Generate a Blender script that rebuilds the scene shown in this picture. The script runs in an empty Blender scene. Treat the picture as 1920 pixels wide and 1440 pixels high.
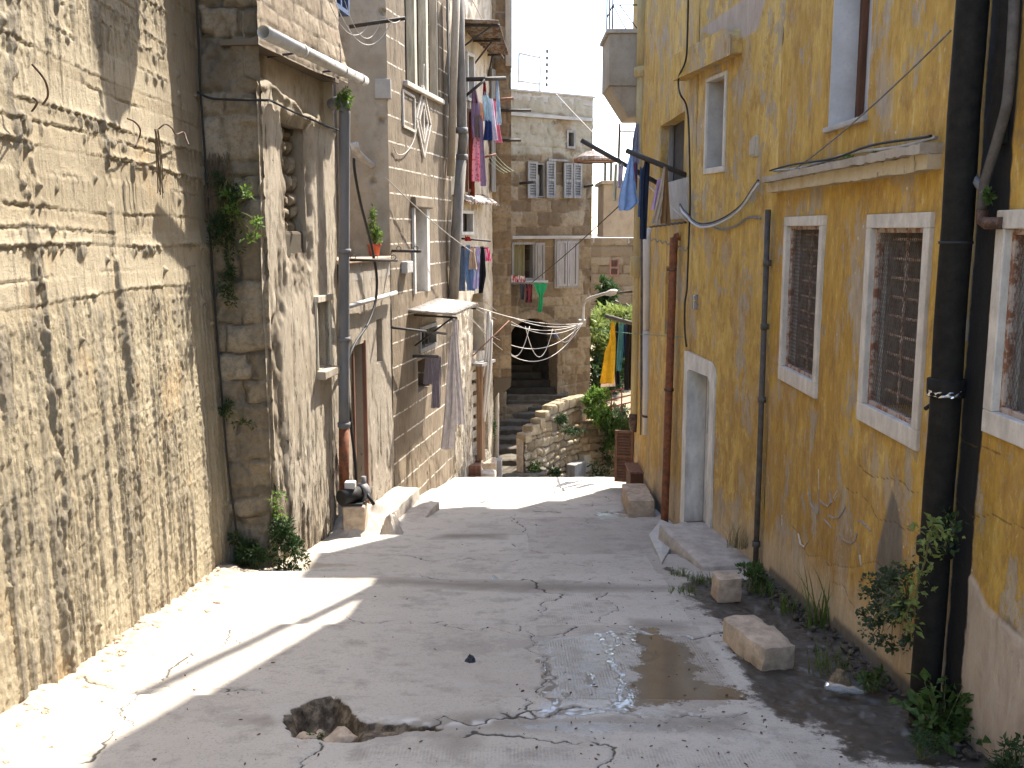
import bpy, math, random
import numpy as np
from mathutils import Vector, Matrix

# ------------------------------------------------------------------ camera, sky, sun, exposure
SC = bpy.context.scene
FPX = 1867.0                      # focal length for a 1920 px wide picture
PITCH = math.radians(8.8)
cam_d = bpy.data.cameras.new("camera")
cam = bpy.data.objects.new("camera", cam_d)
SC.collection.objects.link(cam)
cam.location = (0, 0, 2.0)
cam.rotation_euler = (math.radians(90) - PITCH, 0, 0)
cam_d.sensor_width = 36.0
cam_d.lens = FPX / 1920 * 36.0
cam_d.clip_start = 0.05
cam_d.clip_end = 3000
SC.camera = cam
SUN_AZ = math.radians(36)         # from straight ahead (+Y) towards the right (+X)
SUN_EL = math.radians(54)
W = bpy.data.worlds.new("World")
SC.world = W
W.use_nodes = True
_nt = W.node_tree
_nt.nodes.clear()
_o = _nt.nodes.new("ShaderNodeOutputWorld")
_b = _nt.nodes.new("ShaderNodeBackground")
_s = _nt.nodes.new("ShaderNodeTexSky")
_s.sky_type = 'NISHITA'
_s.sun_disc = False
_s.sun_elevation = SUN_EL
_s.sun_rotation = SUN_AZ
_s.dust_density = 1.2
_s.ozone_density = 1.0
_b.inputs[1].default_value = 0.15
_nt.links.new(_s.outputs[0], _b.inputs[0])
_nt.links.new(_b.outputs[0], _o.inputs[0])
sun_d = bpy.data.lights.new("sun", 'SUN')
sun_d.energy = 3.3
sun_d.angle = math.radians(0.55)
sun_d.color = (1.0, 0.93, 0.83)
sun = bpy.data.objects.new("sun", sun_d)
SC.collection.objects.link(sun)
_sd = Vector((math.sin(SUN_AZ) * math.cos(SUN_EL), math.cos(SUN_AZ) * math.cos(SUN_EL), math.sin(SUN_EL)))
sun.rotation_euler = _sd.to_track_quat('Z', 'Y').to_euler()
sun.location = (6, 8, 30)
SC.view_settings.view_transform = 'Standard'
SC.view_settings.look = 'None'
SC.view_settings.exposure = 2.2
SC.view_settings.gamma = 1.0
SC.render.engine = 'CYCLES'
SC.cycles.max_bounces = 8
SC.cycles.diffuse_bounces = 5
SC.cycles.glossy_bounces = 3
SC.cycles.transparent_max_bounces = 8
SC.cycles.use_adaptive_sampling = True
SC.cycles.adaptive_threshold = 0.02
SC.cycles.sample_clamp_indirect = 6.0
SC.cycles.caustics_reflective = False
SC.cycles.caustics_refractive = False

# ------------------------------------------------------------------ noise
def _hash(ix, iy, seed):
    h = (ix.astype(np.int64) * 374761393 + iy.astype(np.int64) * 668265263 + seed * 1442695041) & 0xFFFFFFFF
    h = ((h ^ (h >> 13)) * 1274126177) & 0xFFFFFFFF
    h = (h ^ (h >> 16)) & 0xFFFFFFFF
    h = (h * 2246822519) & 0xFFFFFFFF
    h = h ^ (h >> 15)
    return (h & 0xFFFFFF) / float(0xFFFFFF)

def vn(x, y, seed=0):
    x = np.asarray(x, float); y = np.asarray(y, float)
    x, y = np.broadcast_arrays(x, y)
    ix = np.floor(x); iy = np.floor(y)
    fx = x - ix; fy = y - iy
    fx = fx * fx * fx * (fx * (fx * 6 - 15) + 10); fy = fy * fy * fy * (fy * (fy * 6 - 15) + 10)
    a = _hash(ix, iy, seed); b = _hash(ix + 1, iy, seed)
    c = _hash(ix, iy + 1, seed); d = _hash(ix + 1, iy + 1, seed)
    return (a + (b - a) * fx) * (1 - fy) + (c + (d - c) * fx) * fy

def fbm(x, y, o=4, seed=0, g=0.5):
    t = 0; a = 1.0; s = 0
    for i in range(o):
        t = t + a * vn(x * 2 ** i + 17.3 * i, y * 2 ** i - 9.1 * i, seed + i)
        s += a; a *= g
    return t / s

def sst(a, b, x):
    t = np.clip((np.asarray(x, float) - a) / (b - a), 0, 1)
    return t * t * (3 - 2 * t)

# ------------------------------------------------------------------ pixel rays of the photograph, met with real surfaces
CP, SP = math.cos(PITCH), math.sin(PITCH)
def ray(u, v):
    x = (u - 960) / FPX; y = (720 - v) / FPX
    return (x, CP + SP * y, -SP + CP * y)
def at(u, v, Y):
    r = ray(u, v); t = Y / r[1]
    return Vector((r[0] * t, Y, 2.0 + r[2] * t))

class Pl:
    """vertical plane through two ground points; n points at the street"""
    def __init__(s, p0, p1, side):
        s.p0 = Vector((p0[0], p0[1], 0)); s.p1 = Vector((p1[0], p1[1], 0))
        s.d = (s.p1 - s.p0).normalized(); s.L = (s.p1 - s.p0).length
        n = Vector((-s.d.y, s.d.x, 0))
        if (Vector((side[0], side[1], 0)) - s.p0).dot(n) < 0: n = -n
        s.n = n
    def pt(s, a, z, o=0.0):
        q = s.p0 + s.d * a + s.n * o
        return Vector((q.x, q.y, z))
    def hit(s, u, v, o=0.0):
        r = ray(u, v)
        k = s.p0 + s.n * o
        t = (k.x * s.n.x + k.y * s.n.y) / (r[0] * s.n.x + r[1] * s.n.y)
        q = Vector((r[0] * t, r[1] * t, 0)) - k
        return q.dot(s.d), 2.0 + r[2] * t
    def P(s, u, v, o=0.0, oo=None):
        a, z = s.hit(u, v, o)
        return s.pt(a, z, o if oo is None else oo)
    def rect(s, u0, v0, u1, v1):
        um, vm = (u0 + u1) / 2, (v0 + v1) / 2
        a = s.hit(u0, vm)[0]; b = s.hit(u1, vm)[0]
        return min(a, b), max(a, b), s.hit(um, v1)[1], s.hit(um, v0)[1]

# ------------------------------------------------------------------ objects
COL = SC.collection
def tag(o, label=None, cat=None, group=None, kind=None):
    if label: o['label'] = label
    if cat: o['category'] = cat
    if group: o['group'] = group
    if kind: o['kind'] = kind
    return o
def link(name, me, mat, parent=None):
    o = bpy.data.objects.new(name, me)
    COL.objects.link(o)
    if mat is not None: me.materials.append(mat)
    if parent is not None:
        o.parent = parent
        m = Matrix.Translation(-Vector(parent.location)) if parent.type == 'EMPTY' else Matrix.Identity(4)
        o.matrix_parent_inverse = m
    return o
def thing(name, label, cat, loc, group=None):
    o = bpy.data.objects.new(name, None)
    COL.objects.link(o); o.location = loc; o.empty_display_size = 0.2
    return tag(o, label, cat, group)

def np_mesh(name, V, Fq, smooth=True, attrs=None):
    """V (n,3), Fq list of arrays of faces (each (m,k))"""
    me = bpy.data.meshes.new(name)
    me.vertices.add(len(V))
    me.vertices.foreach_set("co", np.asarray(V, np.float32).ravel())
    nl = sum(f.size for f in Fq); npoly = sum(len(f) for f in Fq)
    me.loops.add(nl); me.polygons.add(npoly)
    me.loops.foreach_set("vertex_index", np.concatenate([f.ravel() for f in Fq]).astype(np.int32))
    st = []; c = 0
    for f in Fq:
        st.append(c + np.arange(len(f)) * f.shape[1]); c += f.size
    me.polygons.foreach_set("loop_start", np.concatenate(st).astype(np.int32))
    me.update(calc_edges=True)
    me.polygons.foreach_set("use_smooth", np.full(npoly, smooth, bool))
    for k, a in (attrs or {}).items():
        at_ = me.attributes.new(k, 'FLOAT', 'POINT')
        at_.data.foreach_set("value", np.asarray(a, np.float32).ravel())
    me.validate()
    return me

class MB:
    def __init__(s): s.v = []; s.f = []; s.sm = []
    def add(s, vs, fs, sm=False):
        b = len(s.v); s.v += [tuple(q) for q in vs]
        s.f += [tuple(b + i for i in f) for f in fs]; s.sm += [sm] * len(fs)
    def hexa(s, p):      # 8 points: bottom 0-3 ccw, top 4-7
        s.add(p, [(3, 2, 1, 0), (4, 5, 6, 7), (0, 1, 5, 4), (1, 2, 6, 5), (2, 3, 7, 6), (3, 0, 4, 7)])
    def box(s, x0, x1, y0, y1, z0, z1):
        s.hexa([(x0, y0, z0), (x1, y0, z0), (x1, y1, z0), (x0, y1, z0), (x0, y0, z1), (x1, y0, z1), (x1, y1, z1), (x0, y1, z1)])
    def pbox(s, pl, a0, a1, z0, z1, o0, o1):
        q = [pl.pt(a0, 0, o0), pl.pt(a1, 0, o0), pl.pt(a1, 0, o1), pl.pt(a0, 0, o1)]
        s.hexa([(p.x, p.y, z0) for p in q] + [(p.x, p.y, z1) for p in q])
    def frame(s, pl, a0, a1, z0, z1, w, o0, o1, wb=None):
        wb = w if wb is None else wb
        s.pbox(pl, a0, a1, z1 - w, z1, o0, o1)
        s.pbox(pl, a0, a1, z0, z0 + wb, o0, o1)
        s.pbox(pl, a0, a0 + w, z0 + wb, z1 - w, o0, o1)
        s.pbox(pl, a1 - w, a1, z0 + wb, z1 - w, o0, o1)
    def tube(s, pts, r, n=8, caps=True, r1=None):
        pts = [Vector(p) for p in pts]
        m = len(pts); rings = []
        ref = None
        for i, p in enumerate(pts):
            t = (pts[min(i + 1, m - 1)] - pts[max(i - 1, 0)])
            if t.length < 1e-9: t = Vector((0, 0, 1))
            t.normalize()
            if ref is None:
                ref = Vector((0, 0, 1)) if abs(t.z) < .9 else Vector((1, 0, 0))
            a = (ref - t * ref.dot(t))
            if a.length < 1e-4:
                ref = Vector((1, 0, 0)) if abs(t.x) < .9 else Vector((0, 1, 0)); a = ref - t * ref.dot(t)
            a.normalize(); b = t.cross(a); ref = a
            rr = r if r1 is None else r + (r1 - r) * i / max(m - 1, 1)
            rings.append([p + (a * math.cos(2 * math.pi * k / n) + b * math.sin(2 * math.pi * k / n)) * rr for k in range(n)])
        vs = [q for g in rings for q in g]
        fs = []
        for i in range(m - 1):
            for k in range(n):
                k2 = (k + 1) % n
                fs.append((i * n + k, i * n + k2, (i + 1) * n + k2, (i + 1) * n + k))
        s.add(vs, fs, True)
        if caps:
            b = len(s.v) - len(vs)
            s.f.append(tuple(b + k for k in range(n - 1, -1, -1))); s.sm.append(False)
            s.f.append(tuple(b + (m - 1) * n + k for k in range(n))); s.sm.append(False)
    def lathe(s, c, prof, n=16):     # profile [(r,z)] about vertical axis at c
        vs = []; fs = []
        for r, z in prof:
            for k in range(n):
                a = 2 * math.pi * k / n
                vs.append((c[0] + r * math.cos(a), c[1] + r * math.sin(a), c[2] + z))
        for i in range(len(prof) - 1):
            for k in range(n):
                k2 = (k + 1) % n
                fs.append((i * n + k, i * n + k2, (i + 1) * n + k2, (i + 1) * n + k))
        s.add(vs, fs, True)
    def split(s):
        par = list(range(len(s.v)))
        def root(i):
            while par[i] != i: par[i] = par[par[i]]; i = par[i]
            return i
        for f in s.f:
            r = root(f[0])
            for i in f[1:]: par[root(i)] = r
        g = {}
        for f, m in zip(s.f, s.sm): g.setdefault(root(f[0]), []).append((f, m))
        out = []
        for fs in g.values():
            b = MB(); ids = {}
            for f, m in fs:
                for i in f:
                    if i not in ids: ids[i] = len(ids); b.v.append(s.v[i])
                b.f.append(tuple(ids[i] for i in f)); b.sm.append(m)
            out.append(b)
        return out
    def build_each(s, name, mat, parent=None, bevel=0):
        return [b.build(name, mat, parent, bevel) for b in s.split()]
    def build(s, name, mat, parent=None, bevel=0):
        me = bpy.data.meshes.new(name)
        me.from_pydata(s.v, [], s.f)
        me.polygons.foreach_set("use_smooth", s.sm)
        me.update()
        o = link(name, me, mat, parent)
        if bevel:
            m = o.modifiers.new("bevel", 'BEVEL'); m.width = bevel; m.segments = 2; m.limit_method = 'ANGLE'
        return o

def relief(name, pl, s0, s1, z0, z1, ds, dz, hf, mat, parent=None, holes=(), mask=None, depth=0.3, lean=0.0):
    """a wall sheet with real relief; rectangular holes get reveals that run into the wall"""
    def lin(a, b, d, edges):
        n = max(2, int(round((b - a) / d)) + 1)
        g = np.linspace(a, b, n)
        for e in edges:
            if a < e < b: g[np.argmin(abs(g - e))] = e
        return np.unique(g)
    S = lin(s0, s1, ds, [e for h in holes for e in h[:2]])
    Z = lin(z0, z1, dz, [e for h in holes for e in h[2:4]])
    SS, ZZ = np.meshgrid(S, Z, indexing='ij')
    r = hf(SS, ZZ)
    H, at_ = r if isinstance(r, tuple) else (r, {})
    H = H + lean * (ZZ - z0)
    X = pl.p0.x + pl.d.x * SS + pl.n.x * H
    Y = pl.p0.y + pl.d.y * SS + pl.n.y * H
    V = np.stack([X, Y, ZZ], -1).reshape(-1, 3)
    ns, nz = SS.shape
    cs = (S[:-1] + S[1:]) / 2; cz = (Z[:-1] + Z[1:]) / 2
    CS, CZ = np.meshgrid(cs, cz, indexing='ij')
    keep = np.ones(CS.shape, bool)
    for h in holes:
        keep &= ~((CS > h[0]) & (CS < h[1]) & (CZ > h[2]) & (CZ < h[3]))
    if mask is not None: keep &= ~mask(CS, CZ)
    idx = np.arange(ns * nz).reshape(ns, nz)
    a, b, c, d = idx[:-1, :-1], idx[1:, :-1], idx[1:, 1:], idx[:-1, 1:]
    cr = pl.d.cross(Vector((0, 0, 1)))
    order = (a, b, c, d) if cr.dot(pl.n) > 0 else (a, d, c, b)
    F = [np.stack([q[keep] for q in order], -1)]
    # reveals
    ed = []
    k = keep
    def emit(m, p, q):
        ed.append(np.stack([p[m], q[m]], -1))
    m = np.zeros_like(k); m[:-1] = ~k[:-1] & k[1:]; emit(m[:-1], b[:-1], c[:-1])
    m = np.zeros_like(k); m[1:] = ~k[1:] & k[:-1]; emit(m[1:], a[1:], d[1:])
    m = np.zeros_like(k); m[:, :-1] = ~k[:, :-1] & k[:, 1:]; emit(m[:, :-1], d[:, :-1], c[:, :-1])
    m = np.zeros_like(k); m[:, 1:] = ~k[:, 1:] & k[:, :-1]; emit(m[:, 1:], a[:, 1:], b[:, 1:])
    E = np.concatenate(ed) if ed else np.zeros((0, 2), int)
    if len(E):
        uq, inv = np.unique(E.ravel(), return_inverse=True)
        base = len(V)
        back = V[uq] - np.array([pl.n.x, pl.n.y, 0]) * depth
        V = np.concatenate([V, back])
        inv = inv.reshape(-1, 2) + base
        F.append(np.stack([E[:, 0], E[:, 1], inv[:, 1], inv[:, 0]], -1))
        at_ = {kk: np.concatenate([np.asarray(vv).ravel(), np.asarray(vv).ravel()[uq]]) for kk, vv in at_.items()}
    me = np_mesh(name, V, F, True, at_)
    if len(E): me.set_sharp_from_angle(angle=math.radians(60))
    return link(name, me, mat, parent)

def stones(s, z, rh, bw, seed=0, warp=.03, rvar=.25):
    """irregular courses: distance to the nearest joint, and a random number per stone"""
    s = s + warp * (fbm(s * 3, z * 3, 3, seed + 5) - .5) * 2
    zz = z + warp * (fbm(s * 2.5 + 9, z * 2.5, 3, seed + 6) - .5) * 2
    q = zz / rh; q = q + rvar * (vn(q * .9, q * 0 + 3.3, seed) - .5) * 2
    k = np.floor(q); fz = q - k
    off = _hash(k, k * 0 + 7, seed); w = bw * (.7 + .7 * _hash(k, k * 0 + 3, seed))
    t = s / w + off; t = t + .35 * (vn(t * 1.1, k * 3.7, seed + 2) - .5) * 2
    c = np.floor(t); fx = t - c
    d = np.minimum(np.minimum(fx, 1 - fx) * w, np.minimum(fz, 1 - fz) * rh)
    return d, _hash(c, k, seed + 11)

# ------------------------------------------------------------------ materials
class Mt:
    def __init__(s, name):
        s.m = bpy.data.materials.new(name); s.m.use_nodes = True
        s.t = s.m.node_tree; s.t.nodes.clear()
        s.out = s.t.nodes.new("ShaderNodeOutputMaterial")
        s.pos = s.t.nodes.new("ShaderNodeNewGeometry").outputs['Position']
    def node(s, typ, ins=None, **props):
        n = s.t.nodes.new(typ)
        for k, v in props.items(): setattr(n, k, v)
        for k, v in (ins or {}).items():
            if isinstance(v, bpy.types.NodeSocket): s.t.links.new(v, n.inputs[k])
            elif v is not None:
                i = n.inputs[k]
                if hasattr(i, 'default_value'):
                    try: i.default_value = v
                    except Exception: i.default_value = (*v, 1.0)
        return n
    def vec(s, sc, vec=None, loc=(0, 0, 0)):
        return s.node("ShaderNodeMapping", {'Vector': vec or s.pos, 'Scale': sc, 'Location': loc}).outputs[0]
    def noise(s, scale, detail=4, rough=.6, sc=None, dist=0, loc=(0, 0, 0), vec=None):
        v = s.vec(sc, vec, loc) if sc else (vec or s.pos)
        return s.node("ShaderNodeTexNoise", {'Vector': v, 'Scale': scale, 'Detail': detail, 'Roughness': rough, 'Distortion': dist}).outputs[0]
    def vor(s, scale, sc=None, feature='F1', out='Distance', vec=None):
        v = s.vec(sc, vec) if sc else (vec or s.pos)
        return s.node("ShaderNodeTexVoronoi", {'Vector': v, 'Scale': scale}, feature=feature).outputs[out]
    def rng(s, f, a, b, c=0., d=1.):
        return s.node("ShaderNodeMapRange", {'Value': f, 'From Min': a, 'From Max': b, 'To Min': c, 'To Max': d}, interpolation_type='SMOOTHSTEP').outputs[0]
    def ramp(s, f, stops):
        n = s.node("ShaderNodeValToRGB", {'Fac': f}); e = n.color_ramp.elements
        while len(e) < len(stops): e.new(.5)
        for i, (p, c) in enumerate(stops):
            e[i].position = p; e[i].color = (*c, 1)
        return n.outputs[0]
    def mix(s, f, a, b, mode='MIX'):
        n = s.node("ShaderNodeMix", {0: f}, data_type='RGBA', blend_type=mode)
        for i, v in ((6, a), (7, b)):
            if isinstance(v, bpy.types.NodeSocket): s.t.links.new(v, n.inputs[i])
            else: n.inputs[i].default_value = (*v, 1)
        return n.outputs[2]
    def math(s, op, a, b=0., clamp=False):
        n = s.node("ShaderNodeMath", {0: a, 1: b}, operation=op); n.use_clamp = clamp
        return n.outputs[0]
    def mul(s, a, b): return s.math('MULTIPLY', a, b)
    def addv(s, a, b): return s.math('ADD', a, b)
    def attr(s, name): return s.node("ShaderNodeAttribute", attribute_name=name).outputs['Fac']
    def sep(s): return s.node("ShaderNodeSeparateXYZ", {0: s.pos}).outputs
    def rand(s): return s.node("ShaderNodeObjectInfo").outputs['Random']
    def fin(s, col, rough=.9, bump=None, bs=.4, bd=.01, metal=0., spec=.3, trans=None):
        p = s.node("ShaderNodeBsdfPrincipled", {'Roughness': rough, 'Metallic': metal, 'Specular IOR Level': spec})
        if isinstance(col, bpy.types.NodeSocket): s.t.links.new(col, p.inputs['Base Color'])
        else: p.inputs['Base Color'].default_value = (*col, 1)
        if bump is not None:
            b = s.node("ShaderNodeBump", {'Height': bump, 'Strength': bs, 'Distance': bd})
            s.t.links.new(b.outputs[0], p.inputs['Normal'])
        sh = p.outputs[0]
        if trans:
            tr = s.node("ShaderNodeBsdfTranslucent", {'Color': col if isinstance(col, bpy.types.NodeSocket) else (*col, 1)})
            ms = s.node("ShaderNodeMixShader", {0: trans, 1: sh, 2: tr.outputs[0]})
            sh = ms.outputs[0]
        s.t.links.new(sh, s.out.inputs[0])
        return s.m

def simple(name, c, rough=.7, var=.25, scale=8, metal=0, sc=None, bs=.2, spec=.3):
    m = Mt(name); n = m.noise(scale, 5, .6, sc)
    d = tuple(x * (1 - var) for x in c); e = tuple(min(1, x * (1 + var)) for x in c)
    f = m.noise(scale * 7, 6, .74, sc); q = m.ramp(n, [(.3, d), (.7, e)])
    q = m.mix(m.mul(m.rng(f, .52, .66), min(.9, var * 1.6)), q, tuple(x * .55 for x in c))
    return m.fin(q, rough, m.addv(n, m.mul(f, .6)), bs * 1.4, .005, metal, spec)
def rusty(name, c, r=(.17, .07, .03), amt=.5, rough=.65, metal=0.):
    m = Mt(name); n = m.noise(14, 6, .7); k = m.rng(n, amt - .06, amt + .06)
    return m.fin(m.mix(k, m.ramp(m.noise(40, 3), [(.3, tuple(x * .8 for x in c)), (.7, c)]), r), rough, n, .3, .003, metal)

# --- materials of the setting
def mk_concrete_wall():
    m = Mt("board_marked_concrete")
    n1 = m.noise(1.3, 6, .65); n2 = m.noise(9, 5, .6, (1, 1, .25)); n3 = m.noise(75, 6, .75)
    c = m.ramp(n1, [(.3, (.285, .23, .145)), (.5, (.375, .31, .205)), (.7, (.46, .39, .27))])
    c = m.mix(m.mul(m.rng(m.attr('board'), .35, .75), .55), c, (.47, .405, .29))
    c = m.mix(m.mul(m.rng(m.attr('board'), .3, .05), .5), c, (.26, .22, .15))
    c = m.mix(m.rng(n2, .5, .75), c, (.33, .27, .185))
    c = m.mix(m.mul(m.attr('raw'), .6), c, m.ramp(n1, [(.35, (.285, .24, .16)), (.65, (.39, .335, .23))]))
    st = m.noise(2.0, 4, .6, (1, 1, .5), loc=(3, 1, 7))
    c = m.mix(m.mul(m.rng(st, .56, .7), .6), c, (.46, .31, .15))
    c = m.mix(m.mul(m.rng(m.attr('grout'), .2, .6), .75), c, (.19, .165, .125))
    vs = m.noise(20, 7, .75, (1, 1, .05), loc=(2, 6, 2))
    c = m.mix(m.mul(m.rng(vs, .54, .64), .5), c, (.13, .105, .07))
    c = m.mix(m.mul(m.attr('damp'), .7), c, (.15, .12, .08))
    c = m.mix(m.mul(m.rng(n3, .52, .66), .5), c, (.17, .135, .09))
    c = m.mix(m.mul(m.rng(m.noise(28, 6, .75, (1, 1, .3), loc=(3, 3, 1)), .55, .66), .45), c, (.20, .16, .11))
    c = m.mix(m.mul(m.rng(m.noise(3.2, 5, .7, loc=(8, 2, 2)), .6, .74), .3), c, (.6, .53, .4))
    h = m.addv(m.mul(n3, .9), n2)
    return m.fin(c, .95, h, .8, .014)
def mk_masonry(name, cols, joint, js=.012, dark=(.12, .10, .07), damp=.35, bs=.5, soft=1.0, stain=.5):
    m = Mt(name)
    t = m.attr('tone'); j = m.attr('joint')
    n1 = m.noise(2.2, 6, .65); n2 = m.noise(22, 6, .7); n3 = m.noise(70, 6, .74)
    c = m.ramp(t, [(i / (len(cols) - 1) * .9 + .05, k) for i, k in enumerate(cols)])
    c = m.mix(m.mul(m.rng(n2, .42, .72), .55), c, tuple(x * .55 for x in cols[0]))
    c = m.mix(m.mul(m.rng(n1, .5, .72), damp), c, dark)
    v = m.noise(6, 5, .7, (1, 1, .2), loc=(5, 5, 5))
    c = m.mix(m.mul(m.rng(v, .55, .75), stain), c, dark)
    jj = m.rng(m.addv(j, m.mul(m.math('SUBTRACT', n2, .5), js * 2)), js * .2, js * 1.6 * soft)
    c = m.mix(m.math('SUBTRACT', 1., jj), c, joint)
    c = m.mix(m.mul(m.rng(n3, .52, .66), .4), c, dark)
    h = m.addv(m.mul(n2, .7), m.mul(n3, .6))
    return m.fin(c, .93, h, bs, .012)
def mk_plaster(name, base, pale, dark, brown, dens=.585, streak=.18, bs=.85):
    """weathered render: pale skin, dark vertical scabs where it has come off"""
    m = Mt(name)
    n1 = m.noise(1.6, 6, .65); n2 = m.noise(9, 6, .7, (1, 1, streak * 2)); n3 = m.noise(60, 6, .75)
    c = m.ramp(n1, [(.32, base), (.55, pale), (.75, tuple(x * .86 for x in base))])
    lo = m.attr('low')
    k = m.addv(m.mul(m.noise(19, 8, .8, (1, 1, streak * 1.3), dist=.4), 1.0), m.mul(lo, .13))
    scab = m.rng(k, dens, dens + .07)
    c = m.mix(m.mul(m.rng(n2, .5, .7), .5), c, brown)
    c = m.mix(m.mul(scab, .85), c, dark)
    c = m.mix(m.mul(m.attr('dirt'), .8), c, m.mix(n2, dark, brown))
    c = m.mix(m.mul(m.rng(n3, .53, .66), .4), c, brown)
    h = m.addv(m.math('SUBTRACT', m.mul(n3, .5), m.mul(scab, .8)), m.mul(n2, .25))
    return m.fin(c, .93, h, bs, .012)
def mk_yellow(name, bright=0., grey=.55, gz=(0, 0)):
    m = Mt(name)
    n1 = m.noise(1.15, 7, .66, (1, 1, .5)); n2 = m.noise(9, 9, .76, (1, 1, .3), dist=.2)
    n3 = m.noise(17, 6, .7, (1, 1, .35), loc=(4, 7, 1)); n4 = m.noise(70, 3, .6); n5 = m.noise(2.6, 6, .68, (1, 1, .5), loc=(2, 9, 3))
    k = m.addv(m.mul(n1, .42), m.addv(m.mul(n2, .40), m.mul(n3, .18)))
    b = bright
    c = m.ramp(k, [(.37, (.25 + b, .14 + b, .034 + b * .5)), (.46, (.39 + b, .234 + b, .046 + b * .5)), (.54, (.495 + b, .318 + b, .072 + b * .7)), (.63, (.58 + b, .43 + b, .155 + b))])
    c = m.mix(m.mul(m.rng(n5, grey, grey + .12), .75), c, (.35, .285, .215))
    c = m.mix(m.mul(m.rng(n3, .58, .70), .55), c, (.62, .47, .22))
    c = m.mix(m.mul(m.rng(m.noise(8, 8, .78, (1, 1, .16), loc=(1, 3, 8)), .57, .67), .6), c, (.23, .135, .05))
    p1 = m.noise(4.6, 10, .78, (1, 1, .6), .25, (1, 5, 5)); p2 = m.noise(2.4, 10, .76, (1, 1, .6), .25, (8, 3, 1)); p3 = m.noise(10, 10, .8, (1, 1, .7), .15, (3, 3, 9))
    e1 = m.rng(m.addv(p1, m.mul(m.rng(m.sep()[2], 1.9, -.3), .075)), .535, .57); e2 = m.rng(p2, grey + .03, grey + .055); e3 = m.rng(p3, .625, .645)
    c = m.mix(m.mul(e1, .62), c, m.ramp(n3, [(.35, (.24, .13, .04)), (.65, (.41, .24, .07))]))
    c = m.mix(m.mul(e3, .75), c, m.ramp(n2, [(.4, (.56, .42, .19)), (.6, (.66, .53, .30))]))
    c = m.mix(m.mul(e2, .85), c, m.ramp(n3, [(.35, (.27, .225, .165)), (.65, (.40, .34, .26))]))
    low = m.addv(m.attr('low'), m.mul(m.math('SUBTRACT', n2, .5), .5))
    c = m.mix(m.mul(m.rng(low, .35, .8), .85), c, m.ramp(n3, [(.3, (.44, .33, .20)), (.7, (.57, .46, .32))]))
    c = m.mix(m.mul(m.rng(m.noise(34, 7, .78, (1, 1, .45), loc=(3, 8, 5)), .54, .64), .45), c, (.27, .175, .075))
    c = m.mix(m.mul(m.rng(m.noise(30, 7, .78, (1, 1, .4), loc=(7, 2, 5)), .57, .66), .45), c, (.58, .45, .22))
    fl = m.noise(26, 4, .6, (1, 1, .5), loc=(6, 6, 6))
    c = m.mix(m.mul(m.rng(m.mul(fl, m.rng(n5, .38, .6)), .66, .70), .85), c, (.66, .61, .52))
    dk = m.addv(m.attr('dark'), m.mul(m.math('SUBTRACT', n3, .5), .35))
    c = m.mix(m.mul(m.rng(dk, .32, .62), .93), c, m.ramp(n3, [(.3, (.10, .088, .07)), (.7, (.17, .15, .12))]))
    pt = m.addv(m.attr('patch'), m.mul(m.math('SUBTRACT', n5, .5), .25))
    c = m.mix(m.rng(pt, .42, .55), c, m.ramp(n2, [(.3, (.33, .255, .19)), (.6, (.44, .36, .28))]))
    tar = m.addv(m.attr('tar'), m.mul(m.math('SUBTRACT', n3, .5), .5))
    c = m.mix(m.rng(tar, .4, .6), c, (.012, .011, .010))
    c = m.mix(m.mul(m.rng(m.attr('crack'), .55, .9), .7), c, (.09, .05, .02))
    h = m.addv(m.mul(n4, .45), m.addv(m.mul(n3, .6), m.mul(n2, .6)))
    h = m.math('SUBTRACT', h, m.addv(m.mul(e2, .35), m.mul(e3, .2)))
    return m.fin(c, .88, h, .55, .012)
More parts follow.
